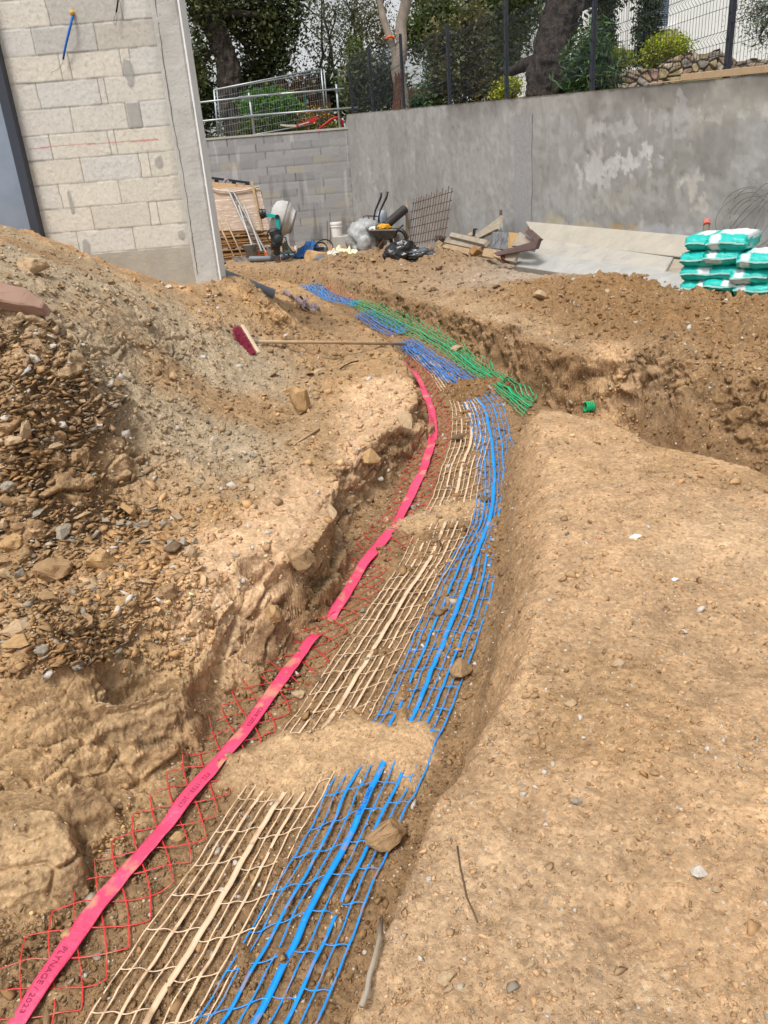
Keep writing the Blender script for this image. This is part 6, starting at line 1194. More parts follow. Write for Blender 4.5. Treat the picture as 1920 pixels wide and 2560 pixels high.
class NM:
    def __init__(s): s.V = []; s.F = []; s.n = 0
    def rib(s, P_, wd, th=.0010, up=None):
        P_ = np.asarray(P_); m = len(P_); T = np.gradient(P_, axis=0); T /= np.linalg.norm(T, axis=1, keepdims=True)+1e-9
        U = np.array([0, 0, 1.])[None].repeat(m, 0) if up is None else up; S_ = np.cross(T, U); S_ /= np.linalg.norm(S_, axis=1, keepdims=True)+1e-9; N_ = np.cross(S_, T)
        w_ = (np.ones(m)*wd)[:, None]/2; a_ = P_+S_*w_; b_ = P_-S_*w_; V = np.stack([a_, b_, b_-N_*th, a_-N_*th], 1).reshape(-1, 3); i = np.arange(m-1)[:, None]*4+s.n
        for j, k in ((0, 1), (1, 2), (2, 3), (3, 0)): s.F.append(np.concatenate([i+j, i+k, i+4+k, i+4+j], 1))
        s.V.append(V); s.n += len(V)
    def build(s, name, m, parent=None, loc=None): return mesh_np(name, np.concatenate(s.V), np.concatenate(s.F), m, parent, loc)
def strand_net(net, strands, sp, tie=.0028, phase=None, slack=1.0, nm=None, tp=None):
    nm = nm or NM(); T = np.arange(0, net.len, .022)
    nr = int(net.len/sp)+1
    for k, (u, wd) in enumerate(strands):
        ph = (T/sp-phase[k]) % 1; wv = wd*((.72+.28*np.cos(2*np.pi*ph)**2 if wd < .009 else .92)*.92+.10*vn(T*6, T*0+k, seed=net.seed+k))
        uu_ = u + .012*vn(T*4.5, T*0+k*3.1, seed=net.seed+20+k) + slack*.0025*np.sin(2*np.pi*(T/sp-phase[k])) ; nm.rib(net.P(T, uu_), np.maximum(wv, .002))
    for r in range(nr+1):
        for k in range(len(strands)-1):
            t0, t1 = ((r+phase[k])*sp, (r+phase[k+1])*sp) if tp is None else ((r+tp[k][0])*sp, (r+tp[k][1])*sp)
            if abs(t1-t0) > sp*.45: t1 = t0
            if not (0 < t0 < net.len and 0 < t1 < net.len): continue
            if _hash(np.array([r]), np.array([k]), np.array([net.seed]), 9)[0] < .03: continue
            g_ = np.linspace(0, 1, 7); u_ = strands[k][0]+(strands[k+1][0]-strands[k][0])*g_; t_ = t0+(t1-t0)*g_+.004*np.sin(g_*math.pi)*(1 if k % 2 else -1)
            nm.rib(net.P(t_, u_, -.0004), tie*(1+1.1*np.abs(g_-.5)**2*4))
    return nm
# beige
BEI = [(150, 2300, 430, 2300), (192, 2212, 452, 2212), (281, 2076, 524, 2076), (352, 1973, 575, 1973), (459, 1820, 650, 1806), (544, 1691, 702, 1715), (585, 1625, 765, 1600), (622, 1570, 806, 1540), (724, 1426, 872, 1410), (818, 1292, 936, 1290), (867, 1220, 984, 1207), (907, 1131, 1018, 1131), (936, 1076, 1032, 1062), (952, 1020, 1044, 1000), (972, 968, 1058, 950), (978, 900, 1052, 905), (972, 870, 1040, 880), (952, 846, 1010, 845), (919, 800, 965, 795), (886, 772, 930, 765)]
bn = Net(BEI, .016, seed=100, amp=.007)
BS = [(0, .0055), (.115, .0065), (.25, .0115), (.375, .006), (.51, .022), (.63, .0055), (.745, .0105), (.875, .006), (1.0, .005)]
nb = strand_net(bn, BS, .118, phase=[0, 0, -.02, .03, .06, .1, .1, .1, .1], tp=[(0, 0), (0, -.04), (-.04, .02), (.02, .05), (-.25, -.29), (-.29, -.22), (-.22, -.10), (-.10, 0)])
o = nb.build('warning_net', P_BEI, loc=tuple(bn.P(1.0, .5))); tag(o, 'beige plastic warning net in the trench between the red and blue nets', 'warning net', 'plastic warning nets laid in the trench')
# blue
BLU = [(360, 2300, 640, 2300), (426, 2212, 690, 2212), (511, 2076, 752, 2062), (562, 1977, 793, 1958), (614, 1898, 822, 1888), (666, 1808, 868, 1780), (717, 1696, 912, 1690), (770, 1620, 938, 1620), (809, 1567, 955, 1580), (865, 1450, 1003, 1462), (907, 1356, 1032, 1380), (949, 1262, 1064, 1280), (987, 1192, 1086, 1160), (1022, 1130, 1097, 1110), (1030, 1086, 1103, 1062), (1030, 992, 1108, 1010), (1015, 915, 1100, 936), (1004, 880, 1080, 872), (985, 850, 1046, 838), (930, 800, 1000, 800), (877, 767, 940, 767), (851, 744, 897, 735)]
bl = Net(BLU, .018, seed=140, amp=.008)
US = [(0, .006), (.11, .0055), (.235, .012), (.36, .006), (.49, .024), (.62, .006), (.75, .0125), (.87, .006), (1.0, .0075)]
nb = strand_net(bl, US, .125, phase=[0, .06, .16, .26, .3, .38, .32, .5, .5], tie=.003, tp=[(0, .05), (.05, .15), (.15, .24), (.24, .34), (.42, .36), (.36, .29), (.56, .50), (.50, .45)])
ob = nb.build('warning_net', P_BLU, loc=tuple(bl.P(1.0, .5))); tag(ob, 'wide blue plastic warning net along the foot of the flat bank', 'warning net', 'plastic warning nets laid in the trench')
# red net with its pink tape
RED = [(-60, 2160, 60, 2300), (2, 2094, 155, 2207), (66, 2024, 211, 2151), (122, 1968, 262, 2076), (180, 1893, 319, 2005), (230, 1832, 384, 1902), (284, 1771, 427, 1851), (340, 1705, 469, 1771), (380, 1649, 502, 1715), (415, 1612, 540, 1660), (470, 1530, 605, 1575), (530, 1465, 680, 1480), (560, 1428, 715, 1430), (602, 1360, 752, 1365), (654, 1309, 813, 1290), (720, 1239, 846, 1222), (771, 1173, 890, 1180), (823, 1121, 930, 1095), (850, 1074, 945, 1045), (863, 1039, 952, 1015), (885, 968, 968, 968), (900, 905, 975, 900), (905, 870, 955, 860), (888, 830, 935, 815), (872, 795, 905, 785), (862, 775, 885, 770)]
rn = Net(RED, .014, seed=170, amp=.006)
nm = NM(); pr = .094; Tc = 2.5*pr
def tri(x): x = x % 2; return np.where(x < 1, x, 2-x)
for k in range(int(np.ceil(2*Tc/pr))):
    T = np.arange(0, rn.len, .010); tv = tri((T-k*pr)/Tc); u_ = .5+.5*np.tanh((tv-.5)*3.0)/np.tanh(1.5); u_ = .45*u_+.55*tv
    u_ = u_+.006*vn(T*12, T*0+k, seed=33); nm.rib(rn.P(T, u_), .0042*(1+.25*vn(T*30, T*0+k, seed=35)))
red = nm.build('warning_net', P_RED, loc=tuple(rn.P(1.0, .5))); tag(red, 'red diamond warning net with a pink tape along its middle', 'warning net', 'plastic warning nets laid in the trench')
TP = [(47, 2212), (159, 2043), (262, 1902), (356, 1804), (450, 1677), (497, 1628), (527, 1595), (588, 1506), (668, 1398), (700, 1350), (734, 1314), (780, 1234), (855, 1142), (893, 1065), (915, 1020), (938, 945), (934, 898), (919, 856), (896, 814), (868, 779)]
tw = drop([p[0] for p in TP], [p[1] for p in TP], HN); 
ext = tw[0]+(tw[0]-tw[1])*.25; tw = np.vstack([ext[None], tw]); dt = np.r_[0, np.cumsum(np.linalg.norm(np.diff(tw[:, :2], axis=0), axis=1))]
def tape_P(t, v, dz=0):
    x_, y_ = np.interp(t, dt, tw[:, 0]), np.interp(t, dt, tw[:, 1]); k_ = .06; xa, ya = np.interp(t-k_, dt, tw[:, 0]), np.interp(t-k_, dt, tw[:, 1]); xb, yb = np.interp(t+k_, dt, tw[:, 0]), np.interp(t+k_, dt, tw[:, 1])
    tx, ty = xb-xa, yb-ya; l_ = np.hypot(tx, ty)+1e-9; sx, sy = ty/l_, -tx/l_; xs_, ys_ = (x_+xa+xb)/3+sx*v, (y_+ya+yb)/3+sy*v
    z_ = HN(xs_, ys_)+.024+.006*vn(xs_*7, ys_*7, seed=44)+.0055*vn(xs_*28, ys_*14, seed=45) + .004*np.sin(t*11+v*30)*1 - .06*np.exp(-((t-gap)/.075)**2)*gapon + dz
    return np.stack([xs_, ys_, z_], -1)
gi = TP.index((700, 1350))+1; gap = dt[gi]; gapon = 1
tm_ = NM(); T = np.arange(0, dt[-1], .012); nv = 7; vv = np.linspace(-.027, .027, nv)
G = np.stack([tape_P(T, np.full_like(T, v)) for v in vv], 1); V = G.reshape(-1, 3); idt = np.arange(len(T)*nv).reshape(len(T), nv); Ft = np.stack([idt[:-1, :-1], idt[:-1, 1:], idt[1:, 1:], idt[1:, :-1]], -1).reshape(-1, 4)
tape = mesh_np('tape', V, Ft, P_TAPE, red, smooth=True); md = tape.modifiers.new('thickness', 'SOLIDIFY'); md.thickness = .0012; md.offset = -1
INK = mat('dark_ink', (.26, .03, .09), (.20, .025, .07), rough=.6, bump=0)
def print_on(Pf, s, t0, size, v0, par, flip=1, m=INK, lift=.0022):
    V, F = text_mesh(s, size); t = t0-flip*V[:, 0]; v = v0+flip*V[:, 1]; W_ = Pf(t, v, lift); mesh_np('printed_text', W_, F, m, par)
# letters run towards the camera
print_on(tape_P, 'PLYNAGE / 2023', float(np.interp(2060, [2043, 2212], [dt[2], dt[1]])), .026, -.013, tape)
print_on(tape_P, 'F22 - 1733 - 2023', float(dt[5]), .024, -.004, tape)
print_on(tape_P, 'C508 2023', float(np.interp(1540, [1506, 1595], [dt[8], dt[7]])), .024, -.004, tape)
def blue_P(t, v, dz=0): return bl.P(t, .49+v/bl.wid, dz)
tb_ = float(np.interp(1850, [2212, 2300][::-1] if 0 else [1690, 2062], [np.interp(6, [5, 6], [0, 0])+bl.t[-1]*0+1.05, .40]))
print_on(blue_P, 'OP40LF CS 12613', tb_+.12, .016, -.005, ob, m=mat('blue_ink', (.01, .06, .35), rough=.6, bump=0))
# green, and the far nets
def mk(pairs, strands, sp, m, lab, seed, lift=.02, amp=.012, ph=None, nmz=None):
    n_ = Net(pairs, lift, seed=seed, amp=amp); q = strand_net(n_, strands, sp, phase=ph or [.06*(k % 3) for k in range(len(strands))], tie=.005); o = q.build('warning_net', m, loc=tuple(n_.P(n_.len*.5, .5))); tag(o, lab, 'warning net', 'plastic warning nets laid in the trench'); return o
GS = [(i/8, w_*1.25) for i, w_ in enumerate((.008, .008, .015, .009, .026, .009, .015, .009, .009))]
mk([(1130, 908, 1160, 862), (1078, 858, 1144, 846), (1041, 832, 1105, 815), (1000, 802, 1041, 776), (952, 767, 990, 742), (901, 739, 948, 715), (859, 722, 905, 698), (820, 700, 858, 678), (780, 678, 820, 664), (752, 660, 782, 651)], GS, .16, P_GRN, 'green plastic warning net under the far trench wall', 200, lift=.035, amp=.009)
mk([(849, 730, 885, 720), (821, 722, 878, 712), (790, 703, 840, 692), (766, 684, 800, 672)], GS, .16, P_BLV, 'pale blue net patch left of the green net, beyond the broom', 210, lift=.03, amp=.010)
mk([(768, 668, 776, 655), (735, 660, 752, 648), (700, 650, 716, 634), (665, 634, 694, 616), (638, 620, 676, 608)], GS, .17, P_BLU, 'farthest blue net, curling up beside the far trench wall', 220, lift=.03, amp=.012)
mk([(765, 657, 772, 650), (745, 650, 756, 640), (722, 640, 738, 629), (700, 622, 712, 612)], [(i/6, .007) for i in range(7)], .18, P_ORG, 'farthest orange net strands behind the farthest blue net', 230, lift=.05, amp=.012)
mk([(976, 848, 1040, 835), (930, 812, 990, 800), (885, 775, 940, 765), (855, 746, 894, 734)], [(.08, .011), (.2, .008), (.33, .018), (.46, .009), (.6, .009), (.72, .018), (.86, .009)], .15, P_BLV, 'pale blue net lying over the blue net by the broom handle end', 240, lift=.034, amp=.012)
# ================================================================== STONES
def rock_base(seed, n=16, flat=.75, detail=False):
    rg_ = np.random.default_rng(seed); bm = bmesh.new(); P_ = rg_.normal(size=(n, 3)); P_ /= np.linalg.norm(P_, axis=1, keepdims=True); P_ *= rg_.uniform(.8, 1, (n, 1)); P_ *= np.array([1, rg_.uniform(.6, .95), flat*rg_.uniform(.6, 1)])
    for p in P_: bm.verts.new(p)
    bmesh.ops.convex_hull(bm, input=bm.verts[:]); bmesh.ops.delete(bm, geom=[v for v in bm.verts if not v.link_faces], context='VERTS')
    bmesh.ops.bevel(bm, geom=bm.edges[:], offset=.05, segments=1, affect='EDGES', clamp_overlap=True)
    bmesh.ops.triangulate(bm, faces=bm.faces[:]); bmesh.ops.subdivide_edges(bm, edges=bm.edges[:], cuts=2 if detail else 1)
    V = np.array([v.co for v in bm.verts]); d_ = fbm(V[:, 0]*2.5+seed, V[:, 1]*2.5, V[:, 2]*2.5, oct=4, seed=seed)*.09
    ly = np.abs(((V[:, 2]*5+.8*V[:, 0]+seed*.37+.4*d_*10) % 1)-.5)-.25
    for v, q, e in zip(bm.verts, d_, ly): v.co += v.co.normalized()*(q+.05*e)
    me = bpy.data.meshes.new('rock'); bm.to_mesh(me); bm.free(); return me
def rmat(nm, c, c2, k=None): return mat(nm, c, c2, rough=.92, scale=2.2, detail=8, bump=.6, bscale=6, spec=.12, speck=(5, .62, .70, k or tuple(v*.65 for v in c), .45), dist=.006)
RM = dict(brown=rmat('brown_stone', (.37, .245, .135), (.25, .155, .08)), tan=rmat('tan_stone', (.50, .37, .235), (.37, .255, .15)), grey=rmat('grey_stone', (.36, .315, .25), (.25, .215, .17)), white=rmat('white_stone', (.60, .55, .48), (.44, .39, .33), (.34, .27, .2)), ochre=rmat('ochre_stone', (.48, .32, .165), (.34, .20, .09)), pink=rmat('red_brown_slab', (.33, .215, .165), (.235, .14, .105)), dark=rmat('dark_stone', (.21, .145, .09), (.13, .085, .05)))
for m_ in RM.values(): pass
RB = [rock_base(i, 12+i % 6, (.75, .5)[i % 2]) for i in range(14)]; RBD = [rock_base(50+i, 18, 1.2, True) for i in range(8)]
for me in RB+RBD: me.materials.append(RM['brown'])
def stone(P_, size, mk_, lab, group=None, base=None, rz=None, tilt=.25, sink=.25, cat='stone', name='stone'):
    me = base or random.choice(RB); o = bpy.data.objects.new(name, me); COL.objects.link(o); sx, sy, sz = size if hasattr(size, '__len__') else (size, size*random.uniform(.7, 1), size*random.uniform(.6, .95))
    o.scale = (sx, sy, sz); o.location = (P_[0], P_[1], P_[2]+sz*(.6-sink)); o.rotation_euler = (random.gauss(0, tilt), random.gauss(0, tilt), random.uniform(0, 6.28) if rz is None else rz)
    o.material_slots[0].link = 'OBJECT'; o.material_slots[0].material = RM[mk_]; return tag(o, lab, cat, group)
def big(x0, y0, x1, y1, mk_, lab, k=0, zr=.8, rz=0., sink=.3, yd=.85, tilt=.12):
    c = D((x0+x1)/2, y0*.35+y1*.65); m_ = pxm(c); w_ = (x1-x0)*m_/2*1.06; stone(c, (w_, w_*yd, w_*zr), mk_, lab, None, RBD[k % 8], rz, tilt, sink)
big(786, 1742, 886, 1868, 'brown', 'big brown rock on the right edge of the blue net, near the sand patch', 0, .95, .3, .1)
big(966, 1412, 1028, 1482, 'brown', 'brown rock on the blue net against the foot of the flat bank', 1, .95, .8, .1)
big(606, 846, 684, 914, 'ochre', 'large ochre boulder on the soil below the broom', 6, .95, .4, .0)
_y0 = float(D(50, 668)[1]); _o = [A(-40, 604, _y0+.10), A(0, 606, _y0+.10), A(58, 622, _y0+.08), A(97, 650, _y0+.03), A(88, 664, _y0-.03), A(40, 656, _y0-.05), A(-40, 640, _y0-.06)]
t = thing('flat_rock', _o[5], 'long flat red brown slab at the left edge of the spoil heap', 'stone'); _b = MB(); _n = len(_o); _d = Vector((.015, .03, -.055)); _b.add(_o+[p+_d for p in _o], [tuple(range(_n))[::-1], tuple(range(_n, 2*_n))]+[(i, (i+1) % _n, _n+(i+1) % _n, _n+i) for i in range(_n)]); _ob = _b.build('slab', RM['pink'], t, bevel=.006)
bm = bmesh.new(); bm.from_mesh(_ob.data); bmesh.ops.triangulate(bm, faces=bm.faces[:]); bmesh.ops.subdivide_edges(bm, edges=bm.edges[:], cuts=4); bmesh.ops.recalc_face_normals(bm, faces=bm.faces[:]); bm.to_mesh(_ob.data); bm.free(); knobby(_ob, .006, 14, 71)
big(34, 560, 112, 608, 'tan', 'leaning tan rock above the flat red brown slab', 4, .7, .7, .1)
big(62, 1182, 166, 1284, 'brown', 'biggest jagged brown rock in the left rubble', 5, .7, .3, .3)
big(168, 1168, 268, 1256, 'ochre', 'smooth sloping ochre rock beside the biggest rubble rock', 6, .65, 1.2, .35)
big(2, 1320, 76, 1392, 'tan', 'broad tan rock low in the left rubble', 7, .6, .2, .3)
big(74, 1372, 112, 1436, 'grey', 'upright grey pointed stone in the left rubble', 0, 1.1, .9, .1)
big(8, 1372, 76, 1406, 'ochre', 'flat ochre stone left of the upright grey stone', 1, .6, .2, .2)
big(0, 1020, 40, 1080, 'grey', 'grey block at the left picture edge above the rubble', 2, .8, .2, .2)
big(35, 895, 78, 965, 'tan', 'upright tan stone in the gravel at the left', 3, 1.1, 1.3, .2)
big(0, 925, 58, 975, 'tan', 'flat tan stone left of the upright tan stone', 4, .5, .1, .2)
big(-5, 1140, 60, 1205, 'ochre', 'ochre rock at the left edge above the biggest rubble rock', 5, .7, .4, .3)
big(330, 1265, 396, 1300, 'brown', 'brown stone at the edge of the pale soil, right of the rubble', 6, .65, .5, .2)
big(395, 1180, 432, 1215, 'tan', 'tan stone standing on the pale sandy ledge edge', 7, 1.0, .5, .2)
big(352, 1160, 400, 1205, 'dark', 'dark brown stone left of the pale ledge', 0, .8, .6, .2)
big(1146, 622, 1190, 656, 'tan', 'pale tan stone on the orange brown far mound', 1, .7, .6, .2)
big(970, 744, 1000, 766, 'tan', 'small tan stone lying on the green net', 2, .6, .2, .1)
big(966, 938, 1008, 960, 'dark', 'flat dark stone on the beige net near the soil clump', 3, .5, .2, .1)
big(1032, 1070, 1068, 1090, 'dark', 'flat dark stone on the pale nets above the second sand patch', 4, .5, .2, .1)
big(628, 1488, 662, 1516, 'tan', 'rounded tan pebble inside the red net', 5, .7, .1, .15)
big(880, 1092, 902, 1104, 'grey', 'flat grey pebble beside the pink tape', 6, .6, .1, .1)
big(366, 1795, 408, 1826, 'ochre', 'ochre stone under the red net beside the pink tape', 7, .8, .1, .2)
big(200, 2040, 226, 2085, 'grey', 'upright greenish grey stone under the red net at the bottom', 0, 1.2, .1, .3)
big(1488, 1858, 1532, 1902, 'white', 'chalky white stone on the flat bank, the largest at the right', 1, .7, .3, .3)
big(936, 2088, 988, 2130, 'tan', 'largest tan stone at the bottom of the flat bank', 2, .55, .3, .3)
big(952, 2122, 984, 2148, 'tan', 'small tan stone touching the largest one at the bottom of the flat bank', 3, .6, .3, .3)
big(1120, 1700, 1140, 1728, 'white', 'white stone near the trench edge of the flat bank', 4, .8, .3, .2)
big(1228, 1712, 1258, 1746, 'grey', 'grey stone right of the white stone near the trench edge', 5, .7, .3, .3)
big(912, 1888, 938, 1912, 'white', 'pale stone half buried close to the trench edge', 6, .6, .3, .3)
big(1318, 1410, 1356, 1450, 'tan', 'half buried tan stone in the middle of the flat bank', 7, .5, .3, .4)
big(1215, 1505, 1250, 1532, 'tan', 'round tan stone on the flat bank right of the blue net rock', 0, .7, .3, .25)
big(1536, 1910, 1560, 1930, 'tan', 'smooth tan pebble below the chalky white stone', 1, .7, .2, .2)
big(1085, 1918+40, 1100, 1975+40, 'tan', 'small split stone on the flat bank beside the tyre print', 2, .6, .2, .2)
big(1125, 2062, 1160, 2100, 'tan', 'angular tan stone low on the flat bank, right of the largest one', 3, .5, .4, .3)
c_ = A4(1500, 1190, 15.0); stone((c_.x, c_.y, c_.z-.15), (.30, .26, .30), 'ochre', 'rusty brown boulder behind the grey pipe offcut', None, RBD[4], .3, .1, .2)
for i, (x, y, s_) in enumerate(((380, 608, 16), (365, 622, 12), (392, 622, 10), (350, 612, 9))):
    c = D(x, y); stone(c, s_*pxm(c)*.8, 'white', 'white stone in the little white group under the pillar foot', 'white stones below the pillar')
def ledge(x0, y0, x1, y1, mk_, lab, k, zr=.7, rz=0., sink=.55, yd=.8):
    c = D((x0+x1)/2, y0*.4+y1*.6); m_ = pxm(c); w_ = (x1-x0)*m_/2*1.05; stone(c, (w_, w_*yd, w_*zr), mk_, lab, None, RBD[k % 8], rz, .12, sink, 'rock', 'ledge_rock')
ledge(555, 1275, 625, 1360, 'ochre', 'ledge rock with a dark hollow, at the end of the pale sandy lump', 4, .8, 2.2, .55)
ledge(600, 1165, 690, 1250, 'brown', 'broken ledge rock under the second pale lump', 6, .7, .2, .5)
ledge(690, 1060, 740, 1150, 'tan', 'tall ledge rock at the right end of the second pale lump', 7, 1.0, 1.9, .5)
ledge(770, 950, 830, 1020, 'ochre', 'ledge rock where the trench wall bends towards the broom', 1, .9, .7, .5)
ledge(845, 870, 900, 945, 'tan', 'ledge rock at the farthest pale lump, beside the start of the pink tape', 3, .9, 2.6, .5)
# broken tile and plastic chips on the bank
M_TILE = {'white': mat('white_tile', (.78, .77, .74), rough=.4, bump=.05), 'red': mat('terracotta', (.45, .21, .12), rough=.85)}
for x, y, s_, c_, lab in ((1372, 1163, 14, 'white', 'white diamond shaped tile chip on the flat bank'), (1293, 1164, 8, 'red', 'terracotta chip left of the white tile chip'), (1300, 1160, 0, 'red', ''), (1456, 1254, 9, 'white', 'thin white chip right of the middle of the flat bank'), (1244, 1083, 6, 'red', 'small terracotta chip near the upper flat bank edge')):
    if not s_: continue
    c = D(x, y); m_ = pxm(c)*s_; b = MB(); b.add([c+np.array(v)*m_ for v in ((-1, 0, .25), (0, -.5, .2), (1.1, .1, .45), (.1, .6, .5), (-1, 0, .1), (0, -.5, .05), (1.1, .1, .3), (.1, .6, .35))], [(0, 1, 2, 3), (7, 6, 5, 4), (0, 4, 5, 1), (1, 5, 6, 2), (2, 6, 7, 3), (3, 7, 4, 0)]); tag(b.build('tile_chip', M_TILE[c_], loc=tuple(c)), lab, 'chip')
def field(n, poly, s0, s1, mats, lab, grp, sink=.3, seed=1, cat='stone', name='stone'):
    rg_ = random.Random(seed); xs_, ys_ = [p[0] for p in poly], [p[1] for p in poly]; k = 0; pts = []
    while len(pts) < n:
        x, y = rg_.uniform(min(xs_), max(xs_)), rg_.uniform(min(ys_), max(ys_))
        if sdpoly(np.array([x]), np.array([y]), poly)[0] > 0: pts.append((x, y))
    W_ = drop([p[0] for p in pts], [p[1] for p in pts])
    for q in W_:
        if np.isnan(q[0]): continue
        px_ = s0*(s1/s0)**(rg_.random()**1.6); stone(q, px_*pxm(q)/2, rg_.choice(mats), lab, grp, sink=sink, cat=cat, name=name)
field(78, [(0, 1085), (250, 1075), (420, 1110), (440, 1250), (330, 1330), (200, 1440), (0, 1450)], 22, 78, ['brown', 'tan', 'ochre', 'grey', 'tan'], 'angular brown stone lying in the rubble on the rock ledge', 'rubble stones on the rock ledge', seed=2)
field(44, [(0, 700), (110, 690), (260, 800), (280, 860), (180, 960), (230, 1060), (0, 1075)], 14, 42, ['tan', 'grey', 'white', 'brown', 'tan'], 'mixed grey and tan stone in the gravel at the left of the spoil heap', 'gravel stones left on the spoil heap', seed=3)
field(24, [(560, 790), (740, 770), (760, 860), (640, 905), (560, 850)], 14, 38, ['ochre', 'brown', 'tan'], 'ochre brown lump of earth and stone around the large ochre boulder', 'lumps around the ochre boulder', seed=4, cat='clod', name='earth_clod')
field(20, [(0, 520), (140, 560), (440, 620), (430, 660), (200, 690), (0, 680)], 12, 36, ['tan', 'brown', 'white'], 'loose stone on the upper slope of the spoil heap', 'stones high on the spoil heap', seed=5)
field(14, [(380, 900), (600, 940), (560, 1060), (440, 1090), (330, 1070)], 12, 34, ['grey', 'tan', 'white', 'ochre'], 'stone at the toe of the grey gravel tongue', 'stones at the toe of the spoil heap', seed=6)
field(42, [(720, 548), (960, 548), (1080, 590), (1120, 620), (960, 640), (760, 590)], 7, 26, ['brown', 'dark', 'tan'], 'clod of brown earth on the far rubble heap', 'clods on the far rubble heap', seed=7, cat='clod', name='earth_clod')
field(38, [(1100, 600), (1450, 610), (1659, 660), (1659, 860), (1350, 760), (1120, 680)], 8, 26, ['brown', 'ochre', 'tan', 'dark'], 'clod or stone on the orange brown far mound', 'clods on the far mound', .4, seed=8, cat='clod', name='earth_clod')
field(34, [(560, 1440), (700, 1240), (880, 1060), (1020, 1120), (1000, 1450), (900, 1560), (640, 1560)], 12, 36, ['brown', 'dark', 'tan', 'grey'], 'brown stone on the trench floor under the nets', 'stones under the nets in the trench', .75, seed=9)
field(24, [(200, 2200), (450, 1750), (700, 1760), (780, 1900), (690, 2200)], 14, 44, ['brown', 'dark', 'tan'], 'stone poking through the nets at the near end of the trench', 'stones at the near end of the trench', .85, seed=10)
field(18, [(700, 2200), (760, 2120), (860, 1880), (1150, 1500), (1659, 1450), (1659, 2200)], 9, 24, ['tan', 'grey', 'white', 'tan'], 'small tan stone scattered on the near flat bank', 'stones on the near flat bank', .4, seed=11)
field(14, [(1150, 1450), (1170, 1050), (1400, 960), (1659, 1020), (1659, 1440)], 8, 20, ['tan', 'grey', 'white', 'brown'], 'small stone scattered on the far half of the flat bank', 'stones on the far half of the flat bank', .4, seed=12)
field(14, [(1110, 1690), (1180, 1670), (1270, 1690), (1280, 1760), (1200, 1790), (1120, 1760)], 12, 26, ['tan', 'grey', 'white', 'tan'], 'stone in the small cluster of stones on the flat bank near the trench edge', 'cluster of stones near the trench edge', .35, seed=14)
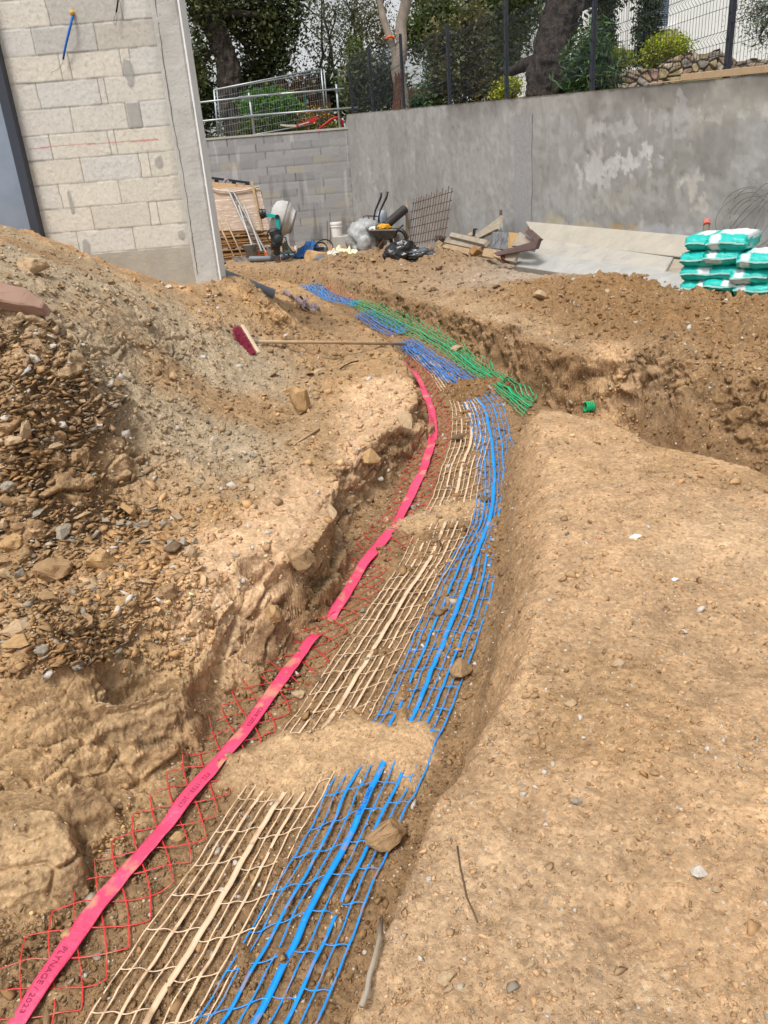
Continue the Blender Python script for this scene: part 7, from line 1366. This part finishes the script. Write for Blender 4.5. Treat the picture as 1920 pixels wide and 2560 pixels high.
# ---- gravel and grit: one mass of small stones
def gravel():
    bases = []
    for i in range(8):
        rg_ = np.random.default_rng(900+i); bm = bmesh.new(); P_ = rg_.normal(size=(9, 3)); P_ /= np.linalg.norm(P_, axis=1, keepdims=True)
        for p in P_: bm.verts.new(p*np.array([1, .8, .65]))
        bmesh.ops.convex_hull(bm, input=bm.verts[:]); bmesh.ops.triangulate(bm, faces=bm.faces[:]); bm.verts.index_update(); bases.append((np.array([v.co for v in bm.verts]), np.array([[v.index for v in f.verts] for f in bm.faces]))); bm.free()
    N = 90000; rg_ = np.random.default_rng(5); fx_ = rg_.uniform(-40, 1700, N); fy_ = 490+1740*rg_.random(N)**.85; W_ = drop(fx_, fy_); ok = ~np.isnan(W_[:, 0]); W_ = W_[ok]; fx_, fy_ = fx_[ok], fy_[ok]
    xw, yw, zw = W_.T; m_ = np.array([np.dot(W_-EYE, RW[:, 2])]).ravel()*1.1574/FPX
    dl, dr_, df = sdpoly(xw, yw, POLY_L), sdpoly(xw, yw, POLY_R), sdpoly(xw, yw, POLY_F)
    dens = np.ones(len(xw)); sz = np.exp(rg_.normal(-.12, .62, len(xw)))*5.6
    sz = np.where(dr_ > 0, sz*.80, sz); sandm = sdpoly(xw, yw, sand_p) > 0; sz = np.where(sandm, sz*.55, sz); sz = np.where((dl > 0) & (yw < 4.2) & (xw < -.5), sz*1.25, sz)
    clus = vn(xw*2.3, yw*2.3, seed=77); keep = rg_.random(len(xw)) < np.where(dr_ > 0, .45+.45*sstep(-.2, .6, clus), .72) 
    pal = zone_mask = None
    keep &= ~((dl > 0) & (sdpoly(xw, yw, [tuple(GZ(a_, b_, .07)[:2]) for a_, b_ in [(400, 1240), (560, 1110), (640, 1030), (718, 1040), (650, 1190), (560, 1235)]]) > 0) & (rg_.random(len(xw)) < .6))
    flat = NZ(xw, yw); keep &= ~((flat < .72) & (rg_.random(len(xw)) < .7))
    rfz = sdpoly(fx_, fy_, [(-60, 1470), (230, 1445), (412, 1449), (470, 1380), (560, 1275), (640, 1270), (640, 1360), (560, 1430), (440, 1480), (380, 1640), (240, 1760), (150, 1900), (0, 1985), (-60, 1985)]) > 0; keep &= ~(rfz & (rg_.random(len(xw)) < .8)); sz = np.where(rfz, sz*.6, sz)
    rub = (sdpoly(fx_, fy_, [(-40, 1085), (250, 1075), (420, 1120), (430, 1250), (330, 1330), (220, 1440), (-40, 1460)]) > 0) | (sdpoly(fx_, fy_, [(-40, 700), (110, 690), (260, 800), (280, 860), (200, 960), (230, 1060), (-40, 1075)]) > 0); sz = np.where(rub, sz*1.9, sz); keep |= rub & (rg_.random(len(xw)) < .8)
    s_ = np.clip(sz*m_*.5, .0012, .035); idx_ = np.where(keep)[0]
    base_c = np.stack([c_(xw, yw) for c_ in CI], 1); VV, FF, CC = [], [], []; nv_ = 0
    kind = rg_.integers(0, 8, len(xw)); ang = rg_.uniform(0, 6.28, len(xw)); tx_, ty_ = rg_.normal(0, .35, len(xw)), rg_.normal(0, .35, len(xw))
    tint = np.array([[1, .98, .95], [1.12, 1.08, 1.02], [.95, .96, .96], [.84, .80, .76], [1.06, .98, .86]])[rg_.integers(0, 5, len(xw))]; br = np.exp(rg_.normal(.05, .20, len(xw)))
    colr = base_c*tint*br[:, None]; whm = rg_.random(len(xw)) < .035; colr[whm] = np.array([.58, .53, .47]); gm_ = rg_.random(len(xw)) < .05; colr[gm_] = np.array([.33, .285, .22])*br[gm_][:, None]
    for kk in range(8):
        ii = idx_[kind[idx_] == kk]; bv, bf = bases[kk]; n_ = len(ii); ca_, sa_ = np.cos(ang[ii]), np.sin(ang[ii])
        q = bv[None]*s_[ii][:, None, None]; q = q.copy(); q[:, :, 2] *= np.where(rub[ii], .42, 1.)[:, None]; q[:, :, 2] += q[:, :, 0]*tx_[ii][:, None]+q[:, :, 1]*ty_[ii][:, None]
        x_ = q[:, :, 0]*ca_[:, None]-q[:, :, 1]*sa_[:, None]; y_ = q[:, :, 0]*sa_[:, None]+q[:, :, 1]*ca_[:, None]
        V = np.stack([x_+xw[ii][:, None], y_+yw[ii][:, None], q[:, :, 2]+zw[ii][:, None]+.18*s_[ii][:, None]], -1); VV.append(V.reshape(-1, 3)); FF.append((bf[None]+(np.arange(n_)*len(bv))[:, None, None]).reshape(-1, 3)+nv_); CC.append(np.repeat(np.clip(colr[ii], .01, .75), len(bv), 0)); nv_ += n_*len(bv)
    o = mesh_np('gravel', np.concatenate(VV), np.concatenate(FF), mat('gravel_stone', (1, 1, 1), (.8, .79, .78), rough=.95, scale=60, bump=.3, bscale=150, vcol=True, spec=.12), col=np.concatenate(CC).astype(np.float32)); tag(o, 'small stones and grit scattered over the soil', 'gravel', kind='stuff')
gravel()
